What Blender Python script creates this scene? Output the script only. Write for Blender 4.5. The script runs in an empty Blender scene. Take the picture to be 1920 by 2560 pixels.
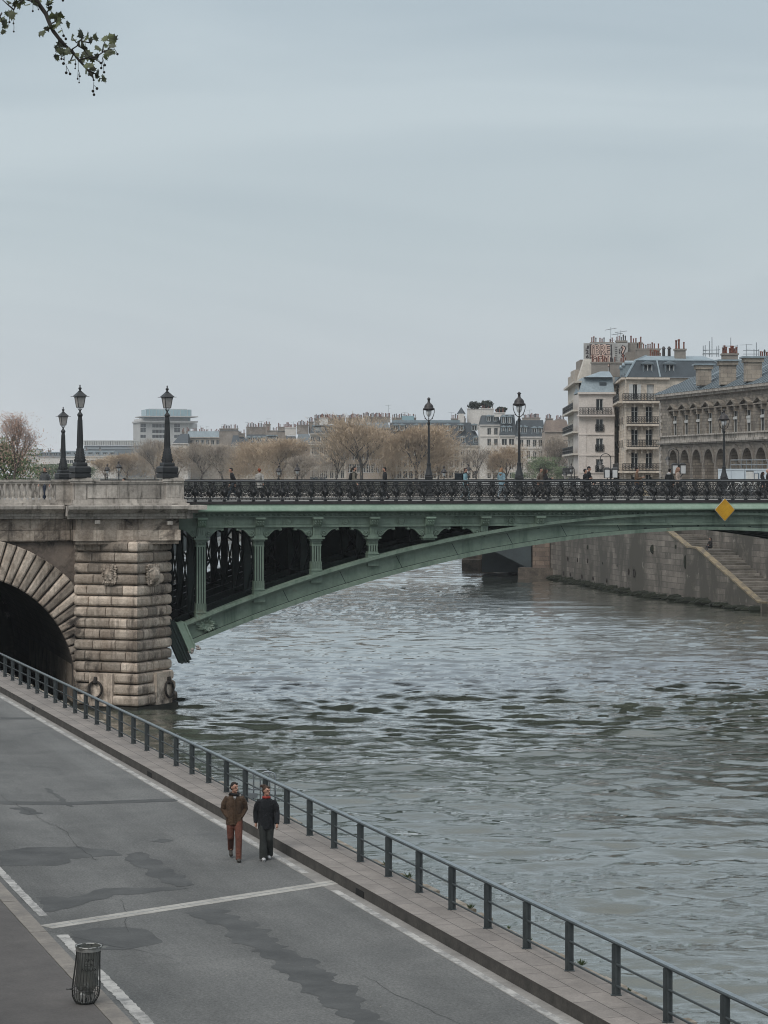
import bpy, bmesh, math, random
from mathutils import Vector, Matrix
R=math.radians; PI=math.pi
scene=bpy.context.scene; COL=scene.collection
F=5800.0; CX=960.0; HY=1185.0; ZC=11.8
def W(px,py,Y): return Vector(((px-CX)*Y/F,Y,ZC-(py-HY)*Y/F))
def G(px,py,z=0.0):
    Y=(ZC-z)*F/(py-HY); return Vector(((px-CX)*Y/F,Y,z))
# ---------------------------------------------------------------- materials
MATS={}
def new_mat(name):
    m=bpy.data.materials.new(name); m.use_nodes=True
    nt=m.node_tree; b=nt.nodes['Principled BSDF']; MATS[name]=m
    return m,nt,b
def lk(nt,a,b): nt.links.new(a,b)
def node(nt,t,**kw):
    n=nt.nodes.new(t)
    for k,v in kw.items():
        if k.startswith('i_'): n.inputs[k[2:].replace('_',' ')].default_value=v
        else: setattr(n,k,v)
    return n
def coords(nt,scale=(1,1,1),kind='pos'):
    mp=node(nt,'ShaderNodeMapping'); mp.inputs['Scale'].default_value=scale
    if kind=='pos': g=node(nt,'ShaderNodeNewGeometry'); lk(nt,g.outputs['Position'],mp.inputs[0])
    elif kind=='uv': g=node(nt,'ShaderNodeUVMap'); lk(nt,g.outputs['UV'],mp.inputs[0])
    else: g=node(nt,'ShaderNodeTexCoord'); lk(nt,g.outputs['Object'],mp.inputs[0])
    return mp.outputs[0]
def noise(nt,vec,scale,detail=5,rough=.6,dist=0):
    n=node(nt,'ShaderNodeTexNoise'); n.inputs['Scale'].default_value=scale
    n.inputs['Detail'].default_value=detail; n.inputs['Roughness'].default_value=rough
    n.inputs['Distortion'].default_value=dist
    lk(nt,vec,n.inputs['Vector']); return n.outputs['Fac']
def ramp(nt,fac,stops):
    r=node(nt,'ShaderNodeValToRGB'); e=r.color_ramp.elements
    while len(e)<len(stops): e.new(.5)
    for i,(p,c) in enumerate(stops):
        e[i].position=p
        if not hasattr(c,'__len__'): c=(c,c,c)
        e[i].color=(c[0],c[1],c[2],1)
    lk(nt,fac,r.inputs[0]); return r.outputs[0]
def mix(nt,fac,a,b,mode='MIX'):
    m=node(nt,'ShaderNodeMix',data_type='RGBA',blend_type=mode)
    for s,v in ((0,fac),(6,a),(7,b)):
        if hasattr(v,'is_linked') or isinstance(v,bpy.types.NodeSocket): lk(nt,v,m.inputs[s])
        elif s==0: m.inputs[0].default_value=v
        else: m.inputs[s].default_value=(v[0],v[1],v[2],1)
    return m.outputs[2]
def bump(nt,b,h,st=.3,dist=.02):
    n=node(nt,'ShaderNodeBump'); n.inputs['Strength'].default_value=st; n.inputs['Distance'].default_value=dist
    lk(nt,h,n.inputs['Height']); lk(nt,n.outputs[0],b.inputs['Normal'])
def M(name,col,rough=.8,c2=None,sc=1.5,lo=.35,hi=.65,sx=(1,1,1),bp=0,bd=.02,metal=0,tone=0,fine=0,kind='pos',stain=None,spec=.5,streak=None):
    m,nt,b=new_mat(name)
    c2=c2 or tuple(x*.72 for x in col)
    v=coords(nt,sx,kind)
    f=noise(nt,v,sc,6,.65)
    c=ramp(nt,f,[(lo,c2),(hi,col)])
    if fine:
        f2=noise(nt,v,sc*fine,3,.7)
        c=mix(nt,.5,c,ramp(nt,f2,[(.3,.55),(.7,1.0)]),'MULTIPLY')
    if streak:   # vertical run-off streaks
        v2=coords(nt,(streak[1],streak[1],streak[1]*.12)); f3=noise(nt,v2,1,5,.7)
        c=mix(nt,ramp(nt,f3,[(.5,0.0),(.68,1.0)]),c,streak[0])
    if stain:
        v3=coords(nt); f4=noise(nt,v3,stain[1],7,.7,.6)
        c=mix(nt,ramp(nt,f4,[(stain[2],0.0),(stain[2]+.12,1.0)]),c,stain[0])
    if tone:
        a=node(nt,'ShaderNodeAttribute',attribute_name='tone')
        mr=node(nt,'ShaderNodeMapRange'); lk(nt,a.outputs['Fac'],mr.inputs[0])
        mr.inputs['To Min'].default_value=1-tone; mr.inputs['To Max'].default_value=1+tone*.5
        h=node(nt,'ShaderNodeVectorMath',operation='SCALE'); lk(nt,c,h.inputs[0]); lk(nt,mr.outputs[0],h.inputs['Scale']); c=h.outputs[0]
    lk(nt,c,b.inputs['Base Color'])
    b.inputs['Roughness'].default_value=rough; b.inputs['Metallic'].default_value=metal
    b.inputs['Specular IOR Level'].default_value=spec
    if bp: bump(nt,b,noise(nt,v,sc*max(4,fine),6,.7),bp,bd)
    return m
def blocks(name,c1,c2,mortar,w,h,rough=.9,ms=.02,stain=None,off=.5,patch=None,kind='uv'):
    m,nt,b=new_mat(name); v=coords(nt,(1,1,1),kind)
    br=node(nt,'ShaderNodeTexBrick'); lk(nt,v,br.inputs['Vector'])
    br.inputs['Scale'].default_value=1; br.inputs['Brick Width'].default_value=w; br.inputs['Row Height'].default_value=h
    br.inputs['Mortar Size'].default_value=ms; br.inputs['Mortar Smooth'].default_value=.4; br.offset=off
    br.inputs['Color1'].default_value=(*c1,1); br.inputs['Color2'].default_value=(*c2,1); br.inputs['Mortar'].default_value=(*mortar,1)
    c=br.outputs['Color']; f=noise(nt,v,.6,7,.7)
    c=mix(nt,1,c,ramp(nt,f,[(.3,.6),(.7,1.15)]),'MULTIPLY')
    f=noise(nt,v,7,4,.7); c=mix(nt,.6,c,ramp(nt,f,[(.3,.7),(.7,1.1)]),'MULTIPLY')
    if stain:
        for (sc_,colr,th_,sx_) in stain:
            v2=coords(nt,sx_,kind); f=noise(nt,v2,sc_,7,.7,.4)
            c=mix(nt,ramp(nt,f,[(th_,0.0),(th_+.12,1.0)]),c,colr)
    lk(nt,c,b.inputs['Base Color']); b.inputs['Roughness'].default_value=rough
    bump(nt,b,br.outputs['Fac'],-.5,.03)
    return m
# ---------------------------------------------------------------- mesh builder
class MB:
    def __init__(s): s.v=[]; s.f=[]; s.t=[]; s.mi=[]; s.sm=[]; s.m=0; s.tone=.5; s.smooth=False
    def add(s,vs,fs,tone=None):
        o=len(s.v); s.v+= [tuple(p) for p in vs]
        t=s.tone if tone is None else tone
        for f in fs: s.f.append(tuple(o+i for i in f)); s.t.append(t); s.mi.append(s.m); s.sm.append(s.smooth)
        return s
    def quad(s,a,b,c,d): return s.add([a,b,c,d],[(0,1,2,3)])
    def poly(s,ps): return s.add(ps,[tuple(range(len(ps)))])
    def obox(s,o,a,b,c):
        o,a,b,c=Vector(o),Vector(a),Vector(b),Vector(c)
        vs=[o,o+a,o+a+b,o+b,o+c,o+a+c,o+a+b+c,o+b+c]
        fs=[(0,3,2,1),(4,5,6,7),(0,1,5,4),(1,2,6,5),(2,3,7,6),(3,0,4,7)]
        if a.cross(b).dot(c)<0: fs=[tuple(reversed(f)) for f in fs]
        return s.add(vs,fs)
    def box(s,x0,x1,y0,y1,z0,z1): return s.obox((x0,y0,z0),(x1-x0,0,0),(0,y1-y0,0),(0,0,z1-z0))
    def bar(s,p,q,w,h,up=(0,0,1)):
        p,q=Vector(p),Vector(q); d=q-p; sd=d.cross(Vector(up))
        if sd.length<1e-6: sd=Vector((1,0,0))
        sd.normalize(); u=sd.cross(d).normalized()
        return s.obox(p-sd*w/2-u*h/2,d,sd*w,u*h)
    def tube(s,pts,r,n=6,cap=True):
        pts=[Vector(p) for p in pts]; k=len(pts)
        if not hasattr(r,'__len__'): r=[r]*k
        vs=[]; prev=None
        for i,p in enumerate(pts):
            d=(pts[min(i+1,k-1)]-pts[max(i-1,0)])
            d=d.normalized() if d.length>1e-9 else Vector((0,0,1))
            if prev is None: a=Vector((0,0,1)) if abs(d.z)<.9 else Vector((1,0,0)); x=d.cross(a).normalized()
            else:
                x=prev-d*prev.dot(d); x=x.normalized() if x.length>1e-6 else d.orthogonal().normalized()
            prev=x; y=d.cross(x)
            for j in range(n):
                an=2*PI*j/n; vs.append(p+(x*math.cos(an)+y*math.sin(an))*r[i])
        fs=[(i*n+j,i*n+(j+1)%n,(i+1)*n+(j+1)%n,(i+1)*n+j) for i in range(k-1) for j in range(n)]
        if cap: fs+= [tuple(reversed(range(n))),tuple(range((k-1)*n,k*n))]
        return s.add(vs,fs)
    def etube(s,rings,n=10):   # rings: (x,y,z,rx,ry) stacked horizontally
        vs=[]; k=len(rings)
        for (x,y,z,rx,ry) in rings:
            for j in range(n):
                a=2*PI*j/n; vs.append((x+rx*math.cos(a),y+ry*math.sin(a),z))
        up=rings[-1][2]>rings[0][2]
        fs=[(i*n+j,i*n+(j+1)%n,(i+1)*n+(j+1)%n,(i+1)*n+j) for i in range(k-1) for j in range(n)]
        fs+= [tuple(reversed(range(n))),tuple(range((k-1)*n,k*n))]
        if not up: fs=[tuple(reversed(f)) for f in fs]
        return s.add(vs,fs)
    def lathe(s,prof,n=12,o=(0,0,0),sq=False):
        if prof[0][1]>prof[-1][1]: prof=list(reversed(prof))
        m=1.0
        return s.etube([(o[0],o[1],o[2]+z,max(r,.0005)*m,max(r,.0005)*m) for r,z in prof],n)
    def sqp(s,prof,o=(0,0,0),rot=PI/4):  # square section stacked profile
        if prof[0][1]>prof[-1][1]: prof=list(reversed(prof))
        vs=[];k=len(prof)
        for r,z in prof:
            for j in range(4):
                a=rot+j*PI/2; vs.append((o[0]+r*1.4142*math.cos(a),o[1]+r*1.4142*math.sin(a),o[2]+z))
        fs=[(i*4+j,i*4+(j+1)%4,(i+1)*4+(j+1)%4,(i+1)*4+j) for i in range(k-1) for j in range(4)]
        fs+= [(3,2,1,0),tuple(range((k-1)*4,k*4))]
        return s.add(vs,fs)
    def ball(s,c,r,n=8,m=6):
        if not hasattr(r,'__len__'): r=(r,r,r)
        vs=[(c[0],c[1],c[2]-r[2])]
        for i in range(1,m):
            a=PI*i/m
            for j in range(n):
                b=2*PI*j/n; vs.append((c[0]+r[0]*math.sin(a)*math.cos(b),c[1]+r[1]*math.sin(a)*math.sin(b),c[2]-r[2]*math.cos(a)))
        vs.append((c[0],c[1],c[2]+r[2])); L=len(vs)-1
        fs=[(0,1+(j+1)%n,1+j) for j in range(n)]
        for i in range(m-2):
            for j in range(n):
                a=1+i*n+j; b=1+i*n+(j+1)%n; fs.append((a,b,b+n,a+n))
        o=1+(m-2)*n
        fs+= [(o+j,o+(j+1)%n,L) for j in range(n)]
        return s.add(vs,fs)
    def prism(s,poly,fn,dv):   # poly of (a,b); fn maps to 3D ; dv extrusion vector
        dv=Vector(dv); A=[Vector(fn(*p)) for p in poly]; n=len(A)
        B=[p+dv for p in A]
        fs=[tuple(range(n)),tuple(reversed(range(n,2*n)))]+[(i+n,(i+1)%n+n,(i+1)%n,i) for i in range(n)]
        nrm=Vector((0,0,0))
        for i in range(n): nrm+=A[i].cross(A[(i+1)%n])
        if nrm.dot(dv)>0: fs=[tuple(reversed(f)) for f in fs]
        return s.add(A+B,fs)
    def mesh(s,name,mats,uv=True,inv=None):
        me=bpy.data.meshes.new(name)
        vs=s.v if inv is None else [tuple(inv@Vector(p)) for p in s.v]
        me.from_pydata(vs,[],s.f)
        if not isinstance(mats,(list,tuple)): mats=[mats]
        for m in mats: me.materials.append(m)
        me.polygons.foreach_set('material_index',s.mi)
        me.polygons.foreach_set('use_smooth',s.sm)
        a=me.attributes.new('tone','FLOAT','FACE'); a.data.foreach_set('value',s.t)
        if uv and len(s.f)<60000:
            u=me.uv_layers.new(name='UVMap'); d=u.data; i=0
            for p in me.polygons:
                n=p.normal
                if abs(n.z)>.85: 
                    for vi in p.vertices: c=vs[vi]; d[i].uv=(c[0],c[1]); i+=1
                else:
                    l=math.hypot(n.x,n.y) or 1; tx,ty=-n.y/l,n.x/l
                    for vi in p.vertices: c=vs[vi]; d[i].uv=(c[0]*tx+c[1]*ty,c[2]); i+=1
        me.validate(); me.update()
        return me
    def build(s,name,mats,parent=None,world=False,label=None,**kw):
        inv=None
        if world and parent is not None: inv=wmat(parent).inverted()
        o=bpy.data.objects.new(name,s.mesh(name,mats,inv=inv)); COL.objects.link(o)
        if parent is not None: o.parent=parent
        if label or kw: tag(o,label,**kw)
        return o
def wmat(o):
    m=Matrix.Translation(o.location)@o.rotation_euler.to_matrix().to_4x4()@Matrix.Diagonal((*o.scale,1))
    return wmat(o.parent)@m if o.parent else m
def tag(o,label=None,cat=None,group=None,kind=None):
    if label: o['label']=label
    if cat: o['category']=cat
    if group: o['group']=group
    if kind: o['kind']=kind
    return o
def empty(name,loc,label=None,cat=None,group=None,rz=0):
    o=bpy.data.objects.new(name,None); COL.objects.link(o); o.location=loc; o.rotation_euler=(0,0,rz)
    o.empty_display_size=.2
    return tag(o,label,cat,group)
def inst(name,me,parent,loc,rz=0,sc=1,rx=0,ry=0):
    o=bpy.data.objects.new(name,me); COL.objects.link(o); o.location=loc; o.rotation_euler=(rx,ry,rz)
    o.scale=(sc,sc,sc) if not hasattr(sc,'__len__') else sc
    if parent is not None: o.parent=parent
    return o
KIDS={}
def tree_copy(o,parent=None):
    c=o.copy(); COL.objects.link(c); c.parent=parent
    for ch in list(o.children): tree_copy(ch,c)
    return c
def retag(o,label,loc=None,rz=None,group=None):
    o['label']=label
    if loc is not None: o.location=loc
    if rz is not None: o.rotation_euler=(0,0,rz)
    if group: o['group']=group
    return o
def remesh(mb,name,mats,parent,vox,smooth=4,world=False):
    me=mb.mesh(name,mats,uv=False); o=bpy.data.objects.new(name,me); COL.objects.link(o)
    r=o.modifiers.new('r','REMESH'); r.mode='VOXEL'; r.voxel_size=vox
    sm=o.modifiers.new('s','SMOOTH'); sm.factor=.5; sm.iterations=smooth
    dg=bpy.context.evaluated_depsgraph_get(); dg.update()
    me2=bpy.data.meshes.new_from_object(o.evaluated_get(dg)); o.modifiers.clear(); o.data=me2; me2.name=name
    me2.materials.clear()
    me2.materials.append(mats if not isinstance(mats,(list,tuple)) else mats[0])
    me2.polygons.foreach_set('use_smooth',[True]*len(me2.polygons))
    if parent is not None: o.parent=parent
    return o
# ---------------------------------------------------------------- facade helper
class Fac:
    def __init__(s,P0,P1):
        s.p=Vector((P0[0],P0[1],0)); q=Vector((P1[0],P1[1],0)); s.L=(q-s.p).length; s.d=(q-s.p).normalized()
        s.n=Vector((s.d.y,-s.d.x,0)); s.rz=math.atan2(s.d.y,s.d.x)
    def hit(s,px,py=HY):
        k=(px-CX)/F; t=(k*s.p.y-s.p.x)/(s.d.x-k*s.d.y); Y=s.p.y+t*s.d.y
        return t,ZC-(py-HY)*Y/F
    def pt(s,t,z,o=0): v=s.p+s.d*t+s.n*o; v.z=z; return v
def pfac(x0,Y0,x1,Y1): return Fac(((x0-CX)*Y0/F,Y0),((x1-CX)*Y1/F,Y1))
def wall(mb,fc,s0,s1,z0,z1,holes=(),depth=.25,o=0):
    ss=sorted({s0,s1,*[min(max(a,s0),s1) for h in holes for a in h[:2]]}); zs=sorted({z0,z1,*[min(max(a,z0),z1) for h in holes for a in h[2:4]]})
    for i in range(len(ss)-1):
        if ss[i+1]-ss[i]<1e-5: continue
        for j in range(len(zs)-1):
            if zs[j+1]-zs[j]<1e-5: continue
            sc,zc=(ss[i]+ss[i+1])/2,(zs[j]+zs[j+1])/2
            if any(h[0]<sc<h[1] and h[2]<zc<h[3] for h in holes): continue
            mb.quad(fc.pt(ss[i],zs[j],o),fc.pt(ss[i+1],zs[j],o),fc.pt(ss[i+1],zs[j+1],o),fc.pt(ss[i],zs[j+1],o))
    for a,b,c,d in [h[:4] for h in holes]:
        P=lambda t,z,q:fc.pt(t,z,o-q)
        mb.quad(P(a,c,0),P(a,d,0),P(a,d,depth),P(a,c,depth)); mb.quad(P(b,c,depth),P(b,d,depth),P(b,d,0),P(b,c,0))
        mb.quad(P(a,c,0),P(a,c,depth),P(b,c,depth),P(b,c,0)); mb.quad(P(a,d,depth),P(a,d,0),P(b,d,0),P(b,d,depth))
def fbox(mb,fc,s0,s1,z0,z1,o0,o1):   # box on a facade, from offset o0 to o1 (outwards)
    mb.obox(fc.pt(s0,z0,o0),fc.d*(s1-s0),fc.n*(o1-o0),(0,0,z1-z0))
# ---------------------------------------------------------------- material set
stone=M('pier_stone',(.71,.605,.505),.92,(.31,.24,.185),1.1,.3,.68,bp=.8,bd=.04,tone=.55,fine=8,stain=((.05,.04,.034),.42,.53),streak=((.06,.048,.04),1.5))
stone_l=M('pale_stone',(.58,.53,.475),.9,(.28,.25,.22),.9,.3,.7,bp=.4,tone=.3,fine=8,stain=((.07,.06,.052),.7,.6),streak=((.09,.08,.07),2.2))
stone_d=M('shaded_stone',(.16,.13,.105),.95,(.06,.05,.042),.9,bp=.5,tone=.4,fine=8)  # far bridge base; the shade under its arch is put into the colour
green=M('green_paint',(.20,.262,.205),.55,(.125,.175,.14),.8,.25,.7,fine=6,stain=((.13,.095,.055),.8,.64),bp=.2,bd=.012,streak=((.075,.115,.085),1.3))
green_l=M('green_paint_lit_weathered',(.27,.35,.28),.6,(.16,.25,.185),.6,.3,.7,fine=9,bp=.1,bd=.01,stain=((.13,.17,.12),.8,.66))  # lighter copy of the green; sky light on the cornice put into its colour
green_d=M('green_paint_shaded',(.018,.036,.031),.6,(.010,.018,.016),1,fine=5)  # green for inner ironwork, grooves and joints; shade is put into the colour
iron=M('black_iron',(.018,.019,.021),.45,(.010,.011,.012),2,fine=5)
iron_b=M('brown_black_iron',(.035,.028,.028),.5,(.02,.017,.017),3,fine=5)
steel=M('painted_grey_steel',(.058,.070,.074),.45,(.036,.045,.049),4,fine=5)
steel_r=M('handrail_steel',(.21,.25,.27),.33,(.14,.17,.185),5,fine=4,metal=.3)
rust=M('rusty_iron',(.035,.027,.022),.8,(.018,.015,.013),6,fine=4,bp=.4)
lampglass=M('frosted_lamp_glass',(.62,.63,.63),.35,(.5,.51,.52),3)
lampgrey=M('lantern_glass',(.38,.36,.34),.25,(.28,.26,.25),5)
winglass,nt,b=new_mat('dark_window_glass'); b.inputs['Base Color'].default_value=(.02,.025,.028,1); b.inputs['Roughness'].default_value=.12
b.inputs['Base Color'].default_value=(.022,.027,.03,1)
whitew=M('white_window_frame',(.55,.55,.53),.6,(.42,.42,.41),3)
slate=M('slate_roof',(.046,.062,.075),.55,(.03,.041,.05),.8,fine=8,bp=.2)
zinc=M('zinc_roof',(.27,.33,.365),.5,(.19,.24,.27),.5,fine=8,stain=((.14,.17,.18),.5,.6))
zinc_d=M('weathered_zinc',(.155,.185,.205),.5,(.12,.15,.17),.5,fine=8)
def plaster(n,c,dk=.75): return M(n,c,.92,tuple(x*dk for x in c),.22,.3,.7,fine=9,stain=(tuple(x*.62 for x in c),.35,.6),streak=(tuple(x*.72 for x in c),1.0))
cream=plaster('cream_plaster',(.66,.61,.54)); white=plaster('white_plaster',(.76,.72,.675)); beige=plaster('beige_plaster',(.47,.42,.365))
greyw=plaster('grey_render',(.29,.26,.23)); tan=plaster('tan_render',(.42,.35,.295)); pale=plaster('pale_concrete',(.50,.49,.475),.9)
party=M('party_wall',(.33,.29,.255),.95,(.20,.175,.155),.35,.35,.62,fine=7,stain=((.42,.40,.37),.3,.6))
potred=M('terracotta',(.22,.075,.05),.85,(.10,.05,.04),2)
haus=blocks('ashlar_facade',(.72,.63,.53),(.62,.54,.45),(.36,.31,.26),1.2,.42,stain=[(.5,(.27,.22,.18),.60,(1,1,1))])
hosp=blocks('dark_weathered_masonry',(.31,.27,.225),(.19,.165,.14),(.07,.06,.05),.9,.38,stain=[(.5,(.075,.065,.056),.56,(1,1,1)),(1.6,(.46,.41,.35),.585,(1,1,1))])
quaywall=blocks('river_wall_blocks',(.25,.22,.19),(.13,.115,.10),(.085,.077,.068),1.5,.55,stain=[(.22,(.07,.064,.054),.43,(1,.45,1)),(.9,(.34,.31,.275),.62,(1,.6,1)),(.5,(.03,.033,.025),.62,(1,.3,1))],ms=.03)
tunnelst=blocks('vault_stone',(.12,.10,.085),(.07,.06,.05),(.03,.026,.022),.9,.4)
treebark=M('grey_bark',(.115,.098,.085),.95,(.065,.055,.047),3,fine=4)
twigc=M('brown_twigs',(.50,.38,.265),.95,(.36,.275,.19),.25,.35,.65)
twigg=M('grey_twigs',(.42,.355,.285),.95,(.28,.235,.195),.25,.35,.65)
leafb=M('autumn_leaves',(.42,.29,.225),.8,(.27,.18,.14),2)
leafg=M('green_leaves',(.10,.14,.055),.75,(.05,.075,.03),1.2)
leafd=M('dark_shrub_leaves',(.022,.032,.018),.85,(.01,.014,.01),2)
planel=M('plane_leaves',(.075,.09,.028),.6,(.03,.035,.02),9,.4,.6)
moss=M('moss_and_hole_dark',(.018,.022,.012),.95,(.008,.01,.006),2,bp=.6)
def cloth(n,c,r=.9): return M(n,c,r,tuple(x*.55 for x in c),6,.3,.7,fine=3,kind='obj',bp=.9,bd=.05)
skin=M('skin',(.42,.235,.17),.6,(.33,.18,.13),20,kind='obj')
# ================================================================ SETTING
rdv=Vector((-.331,1,0)).normalized(); rnv=Vector((rdv.y,-rdv.x,0)); RO=Vector((15.75,0,0)); RZ=math.atan2(rdv.y,rdv.x)
ZR=2.85; ZP=3.09; ZS=2.96
def RF(s,t,z=0): v=RO+rdv*s+rnv*t; v.z=z; return v
def roadobj(mb,name,mats,kind='structure'):
    o=mb.build(name,mats); o.location=RO; o.rotation_euler=(0,0,RZ); o['kind']=kind; return o
# local frame of road objects: x = s, y = -t
asphalt,nt,b=new_mat('asphalt')
v=coords(nt,kind='obj'); v2=coords(nt,(.05,.55,1),'obj')
c=ramp(nt,noise(nt,v,.35,6,.7,.4),[(.32,(.088,.090,.088)),(.68,(.142,.142,.137))])
c=mix(nt,1,c,ramp(nt,noise(nt,v2,1,4,.6),[(.3,.70),(.7,1.18)]),'MULTIPLY')
c=mix(nt,.85,c,ramp(nt,noise(nt,v,19,4,.85),[(.32,.40),(.68,1.35)]),'MULTIPLY')
c=mix(nt,ramp(nt,noise(nt,v,.22,7,.75,.8),[(.6,0.0),(.66,.7)]),c,(.068,.07,.071))
lk(nt,c,b.inputs['Base Color']); b.inputs['Roughness'].default_value=.9; bump(nt,b,noise(nt,v,60,3,.8),.5,.01)
apatch=M('fresh_tar',(.078,.080,.079),.85,(.045,.047,.047),1.1,fine=18,bp=.3,kind='obj')
footway=M('reddish_asphalt_footway',(.118,.108,.102),.92,(.078,.072,.069),.7,fine=26,bp=.4,kind='obj',stain=((.06,.052,.05),.5,.62))
paint,nt,b=new_mat('worn_white_paint'); v=coords(nt,kind='obj')
c=ramp(nt,noise(nt,v,2.2,8,.8),[(.42,(.20,.197,.19)),(.56,(.39,.38,.36))]); lk(nt,c,b.inputs['Base Color']); b.inputs['Roughness'].default_value=.85
gutter=M('dusty_gutter',(.30,.285,.265),.92,(.19,.18,.168),.8,fine=14,kind='obj')
granite,nt,b=new_mat('granite_slabs'); v=coords(nt,kind='obj')
br=node(nt,'ShaderNodeTexBrick'); lk(nt,v,br.inputs['Vector']); br.inputs['Scale'].default_value=1; br.inputs['Brick Width'].default_value=1.15
br.inputs['Row Height'].default_value=.43; br.inputs['Mortar Size'].default_value=.011; br.inputs['Mortar Smooth'].default_value=.3
br.inputs['Color1'].default_value=(.235,.21,.19,1); br.inputs['Color2'].default_value=(.20,.18,.165,1); br.inputs['Mortar'].default_value=(.06,.052,.046,1)
c=mix(nt,.9,br.outputs['Color'],ramp(nt,noise(nt,v,1.4,7,.75),[(.3,.68),(.68,1.2)]),'MULTIPLY'); c=mix(nt,.6,c,ramp(nt,noise(nt,v,22,3,.8),[(.3,.65),(.7,1.15)]),'MULTIPLY')
lk(nt,c,b.inputs['Base Color']); b.inputs['Roughness'].default_value=.9; bump(nt,b,noise(nt,v,30,3,.8),.4,.01)
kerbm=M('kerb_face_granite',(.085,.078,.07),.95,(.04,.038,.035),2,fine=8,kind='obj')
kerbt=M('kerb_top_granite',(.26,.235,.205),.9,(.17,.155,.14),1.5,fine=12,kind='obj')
S0,S1=8.0,150.0
mb=MB(); mb.box(S0,S1,-.2,9.0-1.9,-1.5,ZR); roadobj(mb,'quay_road',asphalt)
# platform with chipped outer edge
mb=MB(); random.seed(3)
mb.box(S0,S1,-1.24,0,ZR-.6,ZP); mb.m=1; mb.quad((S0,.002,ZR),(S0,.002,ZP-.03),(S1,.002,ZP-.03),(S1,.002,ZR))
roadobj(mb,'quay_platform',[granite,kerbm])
mb=MB(); s=S0
while s<S1:
    L=random.uniform(.25,.9); e=random.uniform(.0,.12); mb.box(s,s+L*.985,-1.30-e,-1.243,ZP-.35,ZP-random.choice((.004,.02,.05,.11))); s+=L
roadobj(mb,'quay_edge_stones',M('broken_edge_stone',(.36,.32,.27),.9,(.16,.13,.09),3,fine=5,kind='obj'))
mb=MB(); mb.quad((S0,-1.22,-2),(S1,-1.22,-2),(S1,-1.22,ZP-.36),(S0,-1.22,ZP-.36)); roadobj(mb,'quay_river_wall',quaywall)
# gutter, kerb strips, footway
mb=MB()
mb.add([(S0,.004,ZR+.004),(S1,.004,ZR+.004),(S1,.40,ZR+.004),(S0,.40,ZR+.004)],[(0,1,2,3)]); roadobj(mb,'gutter',gutter)
TL=7.05
mb=MB(); s=S0; random.seed(5)
while s<S1:
    L=random.uniform(.9,1.3); mb.tone=random.random(); mb.box(s,s+L-.012,TL,TL+.32,ZR-.1,ZS+random.uniform(-.004,.004)); s+=L
roadobj(mb,'left_kerb',kerbt)
mb=MB(); mb.box(S0,S1,TL+.33,TL+7.5,0,ZS-.006); roadobj(mb,'footway',footway)
# painted lines (sheets 4mm apart)
def rline(name,s0,s1,t0,t1,z,mat,n=60,jit=.012,seed=1):
    random.seed(seed); mb=MB(); k=max(2,int((s1-s0)*9)); A=[];B=[]
    for i in range(k+1):
        s=s0+(s1-s0)*i/k; A.append((s,-t0+random.uniform(-jit,jit),z)); B.append((s,-t1+random.uniform(-jit,jit),z))
    for i in range(k): mb.quad(A[i+1],A[i],B[i],B[i+1]) if t1<t0 else mb.quad(A[i],A[i+1],B[i+1],B[i])
    return roadobj(mb,name,mat)
def s_of(p): return (p-RO).dot(rdv)
sA=s_of(G(770,2183,ZR)); sB=s_of(G(846,2226,ZR))
rline('road_marking',sA,S1,-.36,-.20,ZR+.008,paint,seed=1)
rline('road_marking',S0,sB,-.38,-.22,ZR+.008,paint,seed=2)
sC=s_of(G(112,2290,ZR)); sD=s_of(G(148,2338,ZR))
rline('road_marking',sC,S1,-TL+.22,-TL+.40,ZR+.008,paint,seed=3,jit=.012)
rline('road_marking',S0,sD,-TL+.20,-TL+.42,ZR+.008,paint,seed=4,jit=.016)
# paved cross strip with metal slot
p,q=G(116,2318,ZR),G(858,2203,ZR); d=(q-p).normalized(); nn=Vector((-d.y,d.x,0))
mb=MB(); L=(q-p).length; random.seed(8); s=0
for off in (-.06,.17):
    s=0
    while s<L:
        l=min(random.uniform(.5,.9),L-s); mb.tone=random.random(); mb.obox(p+d*s+nn*(off-.16)+Vector((0,0,.0)),d*(l-.012),nn*.215,(0,0,.009)); s+=l
mb.build('cross_strip',M('pale_strip_stone',(.40,.385,.355),.9,(.27,.26,.24),2.2,fine=9),label=None,kind='structure')
mb=MB(); mb.obox(p+nn*-.004+d*.1,d*(L-.2),nn*.012,(0,0,.012)); mb.build('slot_rail',steel_r,kind='structure')
# tar patches
def patch(pts,z,seed,jit=.05,sub=5,sc=1.728,oy=1600):
    random.seed(seed); P=[G(x/sc,oy+y/sc,ZR) for x,y in pts]; out=[]
    for i in range(len(P)):
        a,b=P[i],P[(i+1)%len(P)]; k=max(2,int((b-a).length/.13)); w1=random.uniform(0,6); nrm=Vector((-(b-a).y,(b-a).x,0)).normalized()
        for j in range(k):
            q=a.lerp(b,j/k)+nrm*(random.uniform(-jit,jit)*.55+jit*(math.sin(j*.9+w1)+.8*math.sin(j*.37+2*w1))); loc=q-RO; out.append((loc.dot(rdv),-loc.dot(rnv),z))
    bm=bmesh.new(); vs=[bm.verts.new(v) for v in out]; f=bm.faces.new(vs); f.normal_update()
    if f.normal.z<0: f.normal_flip()
    bmesh.ops.triangulate(bm,faces=[f]); me=bpy.data.meshes.new('tar_patch'); bm.to_mesh(me); bm.free(); me.materials.append(apatch)
    o=bpy.data.objects.new('tar_patch',me); COL.objects.link(o); o.location=RO; o.rotation_euler=(0,0,RZ); o['kind']='structure'
zp=ZR+.004
patch([(0,915),(120,895),(330,893),(500,910),(530,930),(310,945),(300,965),(240,975),(0,975)],zp,1,.03)
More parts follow.
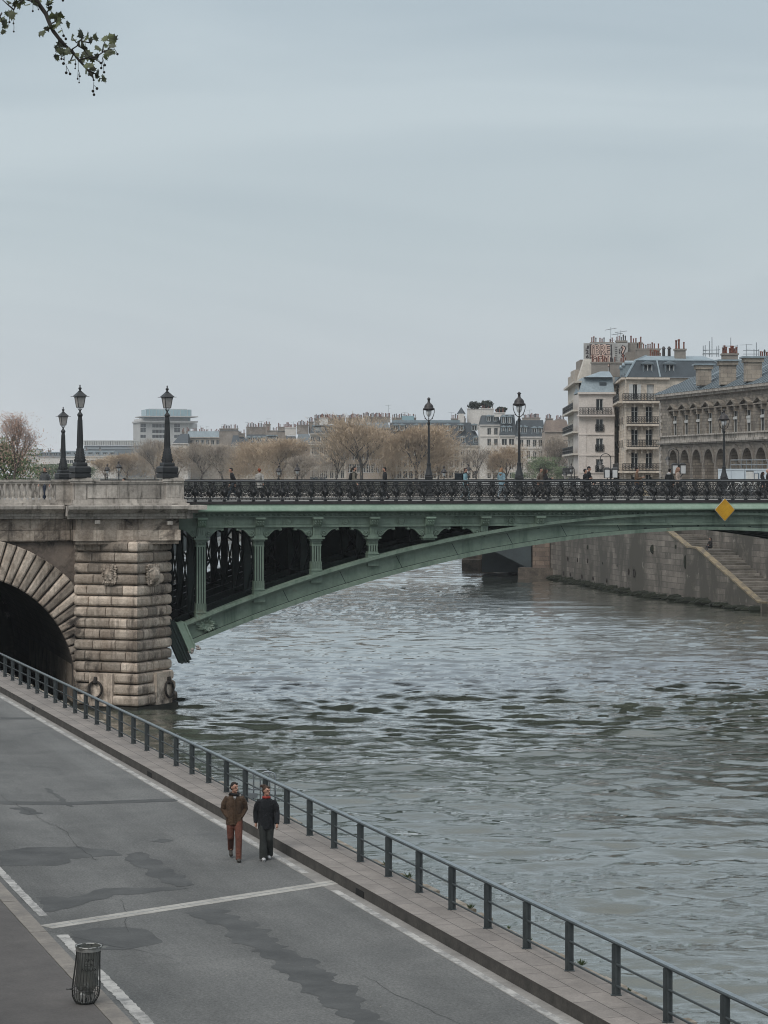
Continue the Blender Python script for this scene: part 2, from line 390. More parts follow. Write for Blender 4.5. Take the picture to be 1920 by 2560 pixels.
patch([(540,925),(620,915),(700,965),(800,1030),(845,1060),(760,1066),(700,1045),(640,1015),(620,990),(560,965)],zp+.001,2)
patch([(160,1115),(230,1105),(300,1115),(450,1072),(720,1068),(835,1072),(500,1105),(400,1130),(300,1160),(200,1175)],zp,3)
patch([(300,1262),(400,1245),(540,1240),(640,1252),(700,1305),(560,1338),(450,1340),(340,1320)],zp,4,.02)
patch([(800,1180),(930,1165),(1000,1180),(1130,1250),(1250,1330),(1400,1420),(1500,1490),(1600,1590),(1700,1680),(1560,1680),(1420,1600),(1380,1550),(1280,1490),(1200,1430),(1180,1390),(1090,1345),(1010,1290),(980,1240),(900,1215)],zp,5,.09)
patch([(0,696),(300,700),(770,685),(770,697),(300,714),(0,710)],zp+.001,6,.02)
patch([(0,334),(150,336),(150,343),(0,343)],zp,7,.02)
patch([(190,640),(212,640),(320,720),(300,722)],zp+.002,8,.03)
patch([(650,870),(690,860),(745,865),(700,877)],zp,9,.03)
patch([(40,725),(130,722),(185,752),(120,758)],zp,10,.05)
# cracks and sealed joints in the asphalt
def crack(p0,p1,w_,seed):
    random.seed(seed); a,b=G(*p0,ZR),G(*p1,ZR); n=max(6,int((b-a).length/.25)); nrm=Vector((-(b-a).y,(b-a).x,0)).normalized(); off=0; L=[];Rr=[]
    for i in range(n+1):
        off+=random.gauss(0,.035); off*=.93; q=a.lerp(b,i/n)+nrm*off-RO; ww=w_*random.uniform(.3,1.2); c=Vector((q.dot(rdv),-q.dot(rnv),ZR+.0075)); e=Vector((nrm.dot(rdv),-nrm.dot(rnv),0)); L.append(c+e*ww); Rr.append(c-e*ww)
    mb=MB()
    for i in range(n): mb.quad(L[i],Rr[i],Rr[i+1],L[i+1])
    roadobj(mb,'asphalt_crack',crackm)
crackm=M('crack_fill',(.032,.033,.033),.9,(.02,.021,.021),5,kind='obj')
for i,(a_,b_,w_) in enumerate((((0,1985),(250,2150),.007),((120,2330),(420,2400),.007),((900,2440),(1150,2560),.006),((300,2250),(330,2330),.005),((60,1830),(300,1800),.006),((0,1905),(180,1925),.009))): crack(a_,b_,w_,i)
mb=MB(); random.seed(31)
for i in range(260):
    s=random.uniform(S0+3,S0+90); t=random.uniform(.1,TL-.1); r_=random.uniform(.006,.022); a0=random.uniform(0,6); mb.add([(s+r_*math.cos(a0+k*2.1)*random.uniform(.6,1.4),t+r_*math.sin(a0+k*2.1),ZR+.010) for k in range(3)],[(0,1,2)])
o=roadobj(mb,'road_litter',M('dry_leaf_specks',(.30,.26,.2),.9,(.12,.10,.08),9,kind='obj')); o['kind']='stuff'
# drains in kerb face: near-black boxes put the shade inside into colour
for px,py in ((87,1771),(385,1934),(920,2229)):
    s=s_of(G(px,py,ZR+.1)); mb=MB(); mb.box(s-.28,s+.28,-.05,.012,ZR+.012,ZP-.09); roadobj(mb,'drain_opening',M('drain_dark',(.008,.008,.008),1) if 'drain_dark' not in MATS else MATS['drain_dark'])
# retaining wall and upper quay behind the camera side
mb=MB(); mb.box(S0-40,S1-30,TL+7.5,TL+8.1,0,10.2); mb.box(S0-40,S1-30,TL+8.1,TL+60,9.2,10.15); roadobj(mb,'upper_quay',quaywall)
# river bed / water sheet
water,nt,b=new_mat('river_water'); g=node(nt,'ShaderNodeNewGeometry'); P=g.outputs['Position']
def mp(sx,sy,rz=0):
    m_=node(nt,'ShaderNodeMapping'); m_.inputs['Scale'].default_value=(sx,sy,1); m_.inputs['Rotation'].default_value=(0,0,rz); lk(nt,P,m_.inputs[0]); return m_.outputs[0]
n1=noise(nt,mp(.30,.42,.25),1,3,.55,1.2); n2=noise(nt,mp(.9,1.25,-.15),1,4,.6,.8); n3=noise(nt,mp(2.6,4.6,.2),1,4,.65,.6)
big=noise(nt,mp(.035,.035),1,3,.5,1.5)
def math_(op,a,b_):
    m_=node(nt,'ShaderNodeMath',operation=op)
    for i,x in enumerate((a,b_)):
        if isinstance(x,bpy.types.NodeSocket): lk(nt,x,m_.inputs[i])
        else: m_.inputs[i].default_value=x
    return m_.outputs[0]
amp=ramp(nt,big,[(.36,.35),(.62,1.4)])
h=math_('ADD',math_('ADD',math_('MULTIPLY',n1,.3),math_('MULTIPLY',n2,.7)),math_('MULTIPLY',n3,.55))
h=math_('MULTIPLY',h,amp)
bp_=node(nt,'ShaderNodeBump'); bp_.inputs['Strength'].default_value=1; bp_.inputs['Distance'].default_value=.035; lk(nt,h,bp_.inputs['Height']); lk(nt,bp_.outputs[0],b.inputs['Normal'])
c=ramp(nt,noise(nt,mp(.05,.05),1,4,.6,1),[(.3,(.045,.052,.040)),(.7,(.070,.078,.060))]); lk(nt,c,b.inputs['Base Color'])
b.inputs['Roughness'].default_value=.03; b.inputs['IOR'].default_value=1.34; b.inputs['Specular IOR Level'].default_value=.5; b.inputs['Coat Weight'].default_value=1.0; b.inputs['Coat Roughness'].default_value=.02; b.inputs['Coat IOR'].default_value=1.55; lk(nt,bp_.outputs[0],b.inputs['Coat Normal'])
import numpy as np
def river():
    rng=np.random.default_rng(7); Y=[28.0]
    while Y[-1]<330: Y.append(Y[-1]*1.0025)
    Y=np.array(Y); nc=540; t=np.linspace(-1,1,nc)
    X=np.outer(.22*Y+6,t)+(0.0*Y)[:,None]; YY=np.repeat(Y[:,None],nc,1)
    wx=X+1.1*np.sin(YY*.11+1)+.7*np.sin(X*.17+YY*.06); wy=YY+1.2*np.sin(X*.13)+.6*np.sin(YY*.21+X*.08+2)
    h=np.zeros_like(X)
    am=.55+.5*np.sin(X*.045+YY*.02+1.5*np.sin(YY*.03+.6))*np.sin(YY*.055-X*.02+1.2*np.sin(X*.05)); am=np.clip(am+.2*np.sin(YY*.11+X*.07),.42,1.0)
    for k in range(170):
        lam=.36*(8.0/.36)**(rng.random()**1.1); a=rng.normal(0.1,.75); kk=2*np.pi/lam
        s=.056*lam/6.28*(1.12 if lam<1.3 else .95 if lam<2.5 else .5 if lam<5 else .36); ph=rng.random()*6.28
        arg=kk*(wy*np.cos(a)+wx*np.sin(a)*.62)+ph
        m=np.sin(arg*.13+ph*3+wx*.05)*.5+.6
        h+=s*m*(np.sin(arg)+.28*np.cos(2*arg))*(am if lam<2.2 else .8)
    res=np.clip(1.1-(YY-60)/190,.42,1); h*=res
    h[:, :3]*=.0; h[:,-3:]*=.0; h[:2]*=0; h[-2:]*=0
    X[:,0]=-420; X[:,-1]=520; YY[0]=-60; YY[-1]=620
    v=np.stack([X,YY,h],-1).reshape(-1,3); nr=len(Y)
    idx=np.arange(nr*nc).reshape(nr,nc); f=np.stack([idx[:-1,:-1],idx[:-1,1:],idx[1:,1:],idx[1:,:-1]],-1).reshape(-1,4)
    me=bpy.data.meshes.new('river'); me.vertices.add(len(v)); me.vertices.foreach_set('co',v.ravel().astype('f'))
    me.loops.add(f.size); me.loops.foreach_set('vertex_index',f.ravel().astype('i')); me.polygons.add(len(f)); me.polygons.foreach_set('loop_start',np.arange(0,f.size,4)); me.polygons.foreach_set('loop_total',np.full(len(f),4))
    me.polygons.foreach_set('use_smooth',np.ones(len(f),bool)); me.update(); me.validate(); me.materials.append(water)
    o=bpy.data.objects.new('river',me); COL.objects.link(o); o['kind']='structure'
river()
# far ground to the horizon, island bank, left bank
gm=M('far_ground',(.12,.115,.10),.95,(.07,.075,.06),.05)
mb=MB(); mb.box(-1200,1200,590,2400,-3,9.9); mb.build('far_ground',gm,kind='structure')
mb=MB(); pts=[(-17.5,146),(-56,400),(-92,592),(-900,592),(-900,146)]
mb.prism(pts,lambda x,y:(x,y,-2),(0,0,12.2)); mb.build('left_bank',quaywall,kind='structure')
# ---------------------------------------------------------------- world
w=bpy.data.worlds.new('World'); scene.world=w; w.use_nodes=True; nt=w.node_tree; bg=nt.nodes['Background']
sky=node(nt,'ShaderNodeTexSky'); sky.sky_type='NISHITA'; sky.sun_disc=False; sky.sun_elevation=R(46); sky.sun_rotation=R(215); sky.dust_density=4; sky.air_density=1.5
tc=node(nt,'ShaderNodeTexCoord'); sep=node(nt,'ShaderNodeSeparateXYZ'); lk(nt,tc.outputs['Generated'],sep.inputs[0])
gz=ramp(nt,sep.outputs['Z'],[(0.0,(4.95,5.2,5.4)),(.045,(4.75,5.15,5.4)),(.10,(4.28,4.87,5.15)),(.2,(3.85,4.52,4.95)),(.6,(5.0,5.5,5.9)),(1.0,(12.5,12.8,13.0))])
mpn=node(nt,'ShaderNodeMapping'); mpn.inputs['Scale'].default_value=(1.7,1.7,8.5); lk(nt,tc.outputs['Generated'],mpn.inputs[0])
nz=noise(nt,mpn.outputs[0],1.3,4,.5,.7)
cl=mix(nt,1,gz,ramp(nt,nz,[(.36,(.86,.885,.91)),(.64,(1.07,1.065,1.06))]),'MULTIPLY')
lk(nt,mix(nt,.96,sky.outputs[0],cl),bg.inputs['Color']); bg.inputs['Strength'].default_value=.116
sl=bpy.data.lights.new('Sun','SUN'); sl.energy=1.5; sl.angle=R(32); sl.color=(1,.96,.9); so=bpy.data.objects.new('sun',sl); COL.objects.link(so)
az=R(215); el=R(46)   # direction towards the sun
dv=Vector((math.sin(az)*math.cos(el),math.cos(az)*math.cos(el),math.sin(el))); so.rotation_euler=dv.to_track_quat('Z','Y').to_euler(); so.location=(0,0,60)
# ---------------------------------------------------------------- camera
cam=bpy.data.cameras.new('Camera'); co=bpy.data.objects.new('camera',cam); COL.objects.link(co); scene.camera=co
co.location=(0,0,ZC); co.rotation_euler=(R(90),0,0); cam.sensor_fit='VERTICAL'; cam.sensor_height=36; cam.lens=F/2560*36
cam.shift_y=(HY-1280)/2560.0; cam.clip_end=9000; cam.clip_start=.5
scene.view_settings.view_transform='Standard'; scene.view_settings.look='None'; scene.view_settings.exposure=.1; scene.cycles.filter_width=1.05; scene.render.resolution_x=768; scene.render.resolution_y=1024
# haze
hz,nt,b=new_mat('haze_air'); nt.nodes.remove(b); pv=node(nt,'ShaderNodeVolumePrincipled'); pv.inputs['Color'].default_value=(.93,.96,1,1); pv.inputs['Density'].default_value=.00013
pv.inputs['Anisotropy'].default_value=.1
lk(nt,pv.outputs[0],nt.nodes['Material Output'].inputs['Volume'])
mb=MB(); mb.box(-1250,1250,-120,2450,-5,75); mb.build('haze',hz,kind='stuff')
# ---------------------------------------------------------------- quay railing
P0=Vector((4.51,36.87,0)); stp=rdv*2.005; N0=-6; N1=46
rail=empty('quay_railing',(*(P0+stp*N0).xy,ZP),'long grey steel railing with flat posts and three rails along the quay edge','railing')
def rl(mb,z,w,h):
    a=P0+stp*(N0-.3); b_=P0+stp*(N1+.3); a.z=b_.z=z; mb.bar(a,b_,w,h)
mb=MB(); rl(mb,ZP+.90,.105,.035); mb.build('top_rail',steel_r,rail,world=True)
mb=MB(); rl(mb,ZP+.865,.05,.03); mb.build('rail_web',steel,rail,world=True)
for z in (.52,.16):
    mb=MB(); a=P0+stp*(N0-.3); b_=P0+stp*(N1+.3); a.z=b_.z=ZP+z; mb.tube([a,b_],.021,8); mb.build('lower_rail',steel,rail,world=True)
mb=MB(); mb.box(-.075,.075,-.012,.012,0,.86); mb.box(-.02,.02,-.04,.04,0,.86)
mb.box(-.09,.09,-.06,.06,0,.012); pm=mb.mesh('post',steel)
for i in range(N0,N1+1):
    p=P0+stp*i-rail.location; inst('post',pm,rail,(p.x,p.y,0),0)
# ladder hoops
p=G(660,2001,ZP); lad=empty('ladder_handrail',(p.x,p.y,ZP),'small pale grey hooped ladder handrails behind the railing by the walking couple','handrail')
hoopm=M('galvanised_pipe',(.28,.31,.33),.4,(.2,.22,.24),4,metal=.5)
def hoop(x0,x1,ytop,Y,name='hoop'):
    a=W(x0,0,Y);b_=W(x1,0,Y); zt=ZC-(ytop-HY)*Y/F; zb=ZP-.5
    mb=MB(); r=.12; pts=[(a.x,Y,zb),(a.x,Y,zt-r),(a.x+r*.3,Y,zt-r*.3),(a.x+r,Y,zt),(b_.x-r,Y,zt),(b_.x-r*.3,Y,zt-r*.3),(b_.x,Y,zt-r),(b_.x,Y,zb)]
    mb.smooth=True; mb.tube(pts,.021,8); mb.build(name,hoopm,lad,world=True)
hoop(634,674,1924,p.y+.5); hoop(651,688,1930,p.y-.1)
mb=MB(); a=G(616,1996,ZP); mb.box(a.x-.15,a.x+.3,a.y-.02,a.y+.02,ZP+.02,ZP+.14); mb.box(a.x-.1,a.x+.35,a.y+.1,a.y+.16,ZP+.2,ZP+.24); mb.build('base_plate',hoopm,lad,world=True)
# ---------------------------------------------------------------- weeds
def weed(px,py,sz,label,seed):
    random.seed(seed); sz*=.72; p=G(px,py,ZP); mb=MB()
    for i in range(34):
        a=random.uniform(0,2*PI); l=sz*random.uniform(.4,1); e=random.uniform(.5,1.4); r0=sz*.25*random.random()
        b0=Vector((r0*math.cos(a),r0*math.sin(a),0)); t=b0+Vector((math.cos(a)*math.cos(e),math.sin(a)*math.cos(e),math.sin(e)))*l
        w_=Vector((-math.sin(a),math.cos(a),0))*sz*.07; m_=(b0+t)/2+Vector((0,0,l*.1)); mb.add([b0,m_-w_,t,m_+w_],[(0,1,2,3)])
    o=mb.build('weed',leafg,label=label,cat='weed'); o.location=p
wp=[(966,2163,.22),(1020,2196,.25),(1176,2272,.2),(1272,2322,.12),(1325,2352,.12),(1455,2414,.2),(1573,2480,.13)]
wl=['bushy weed leftmost beside the railing foot near the walkers','tall dark weed at the foot of the railing post left of centre','low green tuft in the platform edge, third from left','tiny weed in the stone edge, fourth from left','tiny weed against a railing post, fifth from left','spindly upright weed between two posts, sixth from left','small rust coloured tuft nearest the lower right corner']
for i,(x,y,s) in enumerate(wp): weed(x,y,s,wl[i],i+1)
# ================================================================ IRON ARCH BRIDGE (local frame u,v,z)
TH=R(15); BC,BS=math.cos(TH),math.sin(TH); BOY=118.0; BOX=(440-CX)*BOY/F
def Bu(px,py=HY,v=0):
    k=(px-CX)/F; u=(k*(BOY+v*BC)-BOX+v*BS)/(BC-k*BS); Y=BOY+u*BS+v*BC
    return u,ZC-(py-HY)*Y/F
def BW(u,v,z=0): return Vector((BOX+u*BC-v*BS,BOY+u*BS+v*BC,z))
def zt(u): t=u-28.2 if u<29 else u-29.6; return 9.728-.006851*t*t-3.389e-7*t**4
def zl(u): t=u-30.0 if u<29 else u-28.0; return 8.794-.006402*t*t-2.9365e-7*t**4
WB=20.5; UE=58.0
br=empty('iron_arch_bridge',(BOX,BOY,0),'long green painted iron arch bridge with black ornamental railing over the river','bridge',rz=TH)
us=[i*.5 for i in range(0,117)]
def band(mb,f0,f1,v0,v1,ua=.9,ub=57.1,flip=0,sk=None):
    L=[u for u in us if ua<u<ub]; L=[ua]+L+[ub]
    for i in range(len(L)-1):
        a,b_=L[i],L[i+1]; za0,za1,zb0,zb1=f0(a),f1(a),f0(b_),f1(b_); al,ah=a,a
        if i==0 and sk: al,ah=.83-.48*sk[0],.83-.48*sk[1]; za0,za1=f0(al),f1(ah)
        P=[(al,v0,za0),(b_,v0,zb0),(b_,v0,zb1),(ah,v0,za1),(al,v1,za0),(b_,v1,zb0),(b_,v1,zb1),(ah,v1,za1)]
        mb.add(P,[(0,1,2,3),(7,6,5,4),(3,2,6,7),(4,5,1,0)]+([(0,3,7,4)] if i==0 else [])+([(1,5,6,2)] if i==len(L)-2 else []))
H=lambda f:(lambda u:zl(u)+(zt(u)-zl(u))*f)
# front rib with flanges
mb=MB(); band(mb,H(.20),H(.80),.15,.42,.99,sk=(.2,.8)); mb.build('arch_rib',green,br)
mb=MB(); band(mb,H(.86),H(1.0),-.22,.50,.99,sk=(.86,1)); band(mb,H(.78),H(.845),-.06,.46,.99,sk=(.78,.845)); mb.build('top_flange',green,br)
mb=MB(); band(mb,H(0),H(.18),-.16,.50,.99,sk=(0,.18)); mb.build('bottom_flange',green,br)
mb=MB(); band(mb,H(.845),H(.86),.10,.3,.99,sk=(.845,.86)); mb.build('flange_groove',green_d,br); mb=MB(); band(mb,H(.18),H(.2),.10,.3,.99,sk=(.18,.2)); mb.build('flange_groove',green_d,br)
# plate joints
for i in range(1,14):
    u=1.3+3.03*i+1.35; mb=MB()
    mb.add([(u-.02+.25,.145,H(.2)(u)),(u+.02+.25,.145,H(.2)(u)),(u+.01-.12,.145,H(.8)(u)),(u-.03-.12,.145,H(.8)(u))],[(0,1,2,3)])
    mb.build('plate_joint',green_d,br)
# rear ribs
for k in range(1,7):
    v=k*WB/6.6
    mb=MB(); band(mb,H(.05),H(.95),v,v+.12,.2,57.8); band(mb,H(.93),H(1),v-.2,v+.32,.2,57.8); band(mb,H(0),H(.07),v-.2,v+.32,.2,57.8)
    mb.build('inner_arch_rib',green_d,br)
for v in (7.2,14.0):  # added solid plates that stop daylight showing through the inner spandrels
    mb=MB(); L=[u for u in us if 6.6<=u<=51.5]
    for a,b_ in zip(L,L[1:]): mb.quad((a,v,zt(a)-.1),(b_,v,zt(b_)-.1),(b_,v,9.5),(a,v,9.5))
    mb.build('inner_blackout_plate',green_d,br)
# cross bracing: between ribs (horizontal struts and X)
for i in range(0,19):
    u=1.3+3.03*i; mb=MB(); mx=MB()
    if u>57: break
    for k in range(6):
        v=k*WB/6.6; v2=(k+1)*WB/6.6
        mb.box(u-.06,u+.06,v+.1,v2,zt(u)-.3,zt(u)-.12); mb.box(u-.06,u+.06,v+.1,v2,zl(u)+.1,zl(u)+.25)
        if 9.0-zt(u)>1.4:
            mx.bar((u,v+.1,zt(u)),(u,v2,8.9),.07,.07); mx.bar((u,v2,zt(u)),(u,v+.1,8.9),.07,.07); mx.bar((u,v+.1,8.95),(u,v2,8.95),.1,.15)
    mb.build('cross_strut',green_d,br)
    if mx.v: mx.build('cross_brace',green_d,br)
# inner columns: along rear ribs
cm=None
for i in range(0,19):
    u=1.3+3.03*i
    for k in range(1,7):
        if 9.05-zt(u)<.35: continue
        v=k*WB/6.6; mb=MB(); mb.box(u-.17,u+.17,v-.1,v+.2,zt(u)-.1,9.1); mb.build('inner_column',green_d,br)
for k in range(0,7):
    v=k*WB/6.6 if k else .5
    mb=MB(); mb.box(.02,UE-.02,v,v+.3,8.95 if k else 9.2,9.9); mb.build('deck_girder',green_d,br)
# diagonal lattice in side view behind the columns
for i in range(0,5):
    u=1.3+3.03*i; ub=u+3.03
    if i<4:
        for v in (6.9,13.2):
            mb=MB(); mb.bar((u,v,zt(u)),(ub,v,8.9),.05,.1); mb.bar((u,v,8.9),(ub,v,zt(ub)),.05,.1); mb.build('diagonal_brace',green_d,br)
# front columns
cols=[1.30+3.025*i for i in range(20)]
def column(u,z0,z1):
    mb=MB(); w_=.235
    zc=8.5  # capital underside level
    if zc-z0>.5:
        mb.box(u-.29,u+.29,-.02,.5,z0-.5,z0+.12); mb.box(u-.31,u+.31,-.06,.5,z0+.12,z0+.17)
        body0=z0+.17
        if zc-.45>body0+.15:
            mb.m=1; mb.box(u-w_,u+w_,.10,.46,body0,zc-.4); mb.m=0
            mb.box(u-.265,u+.265,0,.48,body0,body0+.42 if zc-.45-body0>1 else body0+.08)
            for j in range(4):
                x=u-.195+j*.13; mb.box(x-.036,x+.036,.0,.11,body0+.06,zc-.42)
        mb.box(u-.26,u+.26,.0,.48,zc-.42,zc-.32); 
        for j in range(7): mb.ball((u-.21+j*.07,-.01,zc-.26),(.03,.03,.06),6,4)
        mb.box(u-.25,u+.25,.02,.48,zc-.32,zc-.16)
    if zc-z0>-.2:
        mb.box(u-.3,u+.3,-.04,.5,max(zc-.16,z0),zc-.06); mb.box(u-.39,u+.39,-.18,.52,max(zc-.06,z0),zc+.03)
        mb.box(u-.27,u+.27,-.02,.5,zc+.03,zc+.12)
    return mb
for i,u in enumerate(cols):
    if u>57.5: break
    z0=zt(u)
    if z0<8.55:
        column(u,z0,8.5).build('front_column',[green,green_d],br)
    if z0<9.15:   # pilaster block + scroll brackets
        mb=MB(); mb.box(u-.2,u+.2,-.02,.5,8.62 if z0<8.6 else z0,9.08)
        for j in range(3): mb.box(u-.13+j*.1,u-.08+j*.1,-.05,0,max(8.7,z0+.05),9.02)
        mb.build('pilaster_block',green,br)
        for sg in (-1,1):
            if zt(u+sg*.5)<8.8:
                mb=MB(); mb.smooth=False
                pts=[]
                poly=[(0.22,9.06),(1.18,9.06),(1.2,8.93),(1.08,8.9),(1.0,8.98),(.8,8.93),(.62,8.78),(.5,8.64),(.36,8.58),(.22,8.62)]
                mb.prism([(u+sg*a,b_) for a,b_ in poly],lambda a,b_:(a,.08,b_),(0,.3,0))
                a0=[(u+sg*(.37+.14*math.cos(t)*(1-t/14)),.05,8.74+.14*math.sin(t)*(1-t/14)) for t in [j*.5 for j in range(18)]]
                mb.tube(a0,.028,5); mb.ball((u+sg*.37,.05,8.74),.05,8,5)
                mb.tube([(u+sg*a,.06,b_) for a,b_ in poly[2:9]],.03,5); mb.ball((u+sg*1.13,.05,8.95),.06,8,5)
                mb.build('scroll_bracket',green,br)
    # corbel under cornice
    if z0<9.5:
        mb=MB(); poly=[(-.42,9.56),(-.42,9.46),(-.34,9.40),(-.30,9.28),(-.2,9.14),(-.06,9.08),(.0,9.10),(.0,9.56)]
        mb.prism(poly,lambda a,b_:(u-.22,a,b_),(.44,0,0)); mb.box(u-.26,u+.26,-.46,0,9.49,9.57)
        mb.smooth=True
        for j in range(3):
            for q in range(2): mb.ball((u-.13+.13*j,-.37+.1*q,9.36-.13*q),(.05,.04,.05),6,5)
        mb.build('corbel',green_l if i%4==0 else green,br)
    um=u+1.51
    if zt(um)<9.1:
        mb=MB(); n=20
        for rr,vv in ((.21,-.0),(.13,-.02)):
            mb.tube([(um+rr*math.cos(2*PI*j/n),vv,9.33+rr*math.sin(2*PI*j/n)) for j in range(n+1)],.025,5,False)
        for j in range(8): a=2*PI*j/8; mb.ball((um+.08*math.cos(a),-.02,9.33+.08*math.sin(a)),(.04,.03,.04),6,4)
        mb.ball((um,-.04,9.33),.05,8,5); mb.build('rosette',green,br)
# frieze with panels (clipped where the arch rises through it)
mb=MB()
mb.box(-.1,UE,.04,.45,9.16,9.58); mb.box(-.1,UE,-.04,.45,9.06,9.13)
mb.box(-.1,UE,-.02,.3,9.13,9.16)
for i,u in enumerate(cols):
    for a,b_ in ((u+.3,u+1.2),(u+1.82,u+2.72)):
        mb.box(a,b_,.015,.05,9.5,9.53); mb.box(a,b_,.015,.05,9.2,9.23); mb.box(a,a+.03,.015,.05,9.231,9.499); mb.box(b_-.03,b_,.015,.05,9.231,9.499)
mb.build('frieze',green,br)
# ornament rope moulding and cornice
mb=MB(); mb.box(-.1,UE,-.14,.3,9.585,9.62); mb.box(-.1,UE,-.05,.3,9.62,9.80)
u=0
mb.smooth=True
while u<UE:
    mb.ball((u,-.10,9.70),(.10,.07,.06),6,5); u+=.27
mb.build('egg_moulding',green,br)
mb=MB(); prof=[(-.1,9.82),(-.42,9.85),(-.48,9.90),(-.47,9.96),(-.40,10.05),(-.30,10.14),(-.26,10.20),(-.26,10.245),(.4,10.245),(.4,9.82)]
mb.prism(prof,lambda a,b_:(.75,a,b_),(UE-.8,0,0)); mb.build('cornice',green_l,br)
mb=MB(); mb.box(.2,UE,-.30,.1,10.249,10.28); mb.box(.2,UE,-.24,.12,10.28,10.395); mb.build('railing_plinth',iron_b,br)
# deck
deckm=M('deck_footway',(.26,.25,.235),.9,(.18,.175,.165),.6,fine=12); 
mb=MB(); mb.box(-.2,UE,.13,4.2,10.0,10.40); mb.box(-.2,UE,WB-4.0,WB,10.0,10.41); mb.m=1; mb.box(-.2,UE,4.2,WB-4.0,9.96,10.27); mb.build('deck',[deckm,asphalt],br)
# railing
def railing_post():
    mb=MB(); mb.smooth=True
    mb.lathe([(.08,0),(.08,.12),(.055,.15),(.06,.25),(.105,.36),(.12,.46),(.09,.56),(.055,.66),(.06,.78),(.08,.82),(.08,.97)],8)
    mb.smooth=False; mb.box(-.085,.085,-.07,.07,0,.1); mb.box(-.085,.085,-.07,.07,.83,.99); 
    for s in (-1,1): mb.tube([(s*.06,-.02,.28),(s*.13,-.02,.40),(s*.13,-.02,.54),(s*.05,-.02,.68)],.022,4)
    mb.ball((0,-.08,.46),.075,8,5); return mb
def spiral(mb,cx,cz,r,a0,turn,rad=.023,n=9,dirn=1):
    pts=[]
    for j in range(n+1):
        t=j/n; a=a0+dirn*turn*t; rr=r*(1-.75*t); pts.append((cx+rr*math.cos(a),0,cz+rr*math.sin(a)))
    mb.tube(pts,rad,4,False)
def panel(x0,x1,seed=0):
    mb=MB(); w_=x1-x0; c=(x0+x1)/2
    mb.box(x0,x1,-.02,.02,.775,.825); mb.box(x0,x1,-.02,.02,.145,.185); mb.box(x0,x1,-.015,.015,.055,.09)
    for s in (-1,1):
        spiral(mb,c+s*.17,.62,.12,PI*(.5 if s>0 else .5),PI*2.3,dirn=-s); spiral(mb,c+s*.16,.33,.12,-PI/2,PI*2.3,dirn=s)
        spiral(mb,c+s*.27,.47,.07,0 if s<0 else PI,PI*2,dirn=s)
        mb.tube([(c+s*.05,0,.74),(c+s*.02,0,.6),(c+s*.1,0,.47),(c+s*.02,0,.34),(c+s*.05,0,.2)],.014,4,False)
        mb.ball((c+s*.17,0,.62),.032,6,4); mb.ball((c+s*.16,0,.33),.032,6,4)
        mb.tube([(c+s*.3,0,.76),(c+s*.22,0,.72),(c+s*.28,0,.58)],.012,4,False); mb.tube([(c+s*.3,0,.18),(c+s*.2,0,.22),(c+s*.27,0,.36)],.012,4,False)
    mb.ball((c,0,.47),(.05,.03,.06),8,5)
    n=12; mb.tube([(c+.1*math.cos(2*PI*j/n),0,.47+.1*math.sin(2*PI*j/n)) for j in range(n+1)],.012,4,False)
    for j in range(3): x=x0+w_*(j+.5)/3; mb.ball((x,0,.12),.03,6,4); mb.ball((x,0,.85),(.02,.02,.035),6,4)
    return mb
rp=railing_post().mesh('railing_post',iron); SP=.7575
pn=panel(.055,SP-.055).mesh('railing_panel',iron)
U0r=.22; nP=int((UE-U0r)/SP)
for i in range(nP+1):
    u=U0r+SP*i; inst('railing_post',rp,br,(u,-.06,10.395))
    if i<nP: inst('railing_panel',pn,br,(u,-.06,10.395))
mb=MB(); mb.prism([(-.15,11.37),(-.17,11.43),(-.12,11.475),(.0,11.482),(.04,11.43),(.02,11.37)],lambda a,b_:(.1,a,b_),(UE-.1,0,0)); mb.build('handrail',M('handrail_black',(.03,.032,.034),.3,(.02,.02,.022),3),br)
# far railing in sections
mb=MB(); 
def addmesh(dst,src,off):
    o=len(dst.v); dst.v+=[(p[0]+off[0],p[1]+off[1],p[2]+off[2]) for p in src.v]; dst.f+=[tuple(i+o for i in f) for f in src.f]; dst.t+=src.t; dst.mi+=src.mi; dst.sm+=src.sm
ps=railing_post(); pp=panel(.055,SP-.055); sec=MB()
for j in range(6): addmesh(sec,ps,(j*SP,0,0)); addmesh(sec,pp,(j*SP,0,0))
sec.box(0,6*SP,-.09,.09,.975,1.07); sec.box(0,6*SP,-.1,.1,-.13,0)
sm=sec.mesh('rear_railing_section',iron)
for i in range(13): inst('rear_railing_section',sm,br,(-1+i*6*SP,WB-.2,10.41))
# skewback shoe at the left springing
sh=empty('springing_shoe',(0,0,0)); sh.parent=br
mb=MB(); d=Vector((math.cos(R(24)),0,math.sin(R(24)))); n_=Vector((-math.sin(R(24)),0,math.cos(R(24))))
base=Vector((.9,0,3.05))
def sl(mb,a0,a1,h0,h1,v0,v1): mb.obox(base+d*a0+n_*h0+Vector((0,v0,0)),d*(a1-a0),n_*(h1-h0),(0,v1-v0,0))
mb=MB(); sl(mb,-.28,-.0,-.12,1.38,-.22,.5); sl(mb,0,.07,-.03,1.3,-.27,.5); sl(mb,-.36,-.28,-.2,1.45,-.3,.5); mb.build('shoe_plate',green_l,sh)
mb=MB()
for q in range(4): sl(mb,-.60-.13*q,-.52-.13*q,-.68+.05*q,1.75-.1*q,-.15+.06*q,.6); sl(mb,-.52-.13*q,-.36 if q==0 else -.47-.13*q,-.6,1.6,.0,.6)
mb.build('skewback_ribs',green_d,sh)
mb=MB(); random.seed(4)
for q in range(7): mb.ball(base+d*random.uniform(-.35,.25)+n_*random.uniform(-.25,-.05)+Vector((0,-.2,0)),(random.uniform(.06,.12),.08,random.uniform(.05,.1)),6,5)
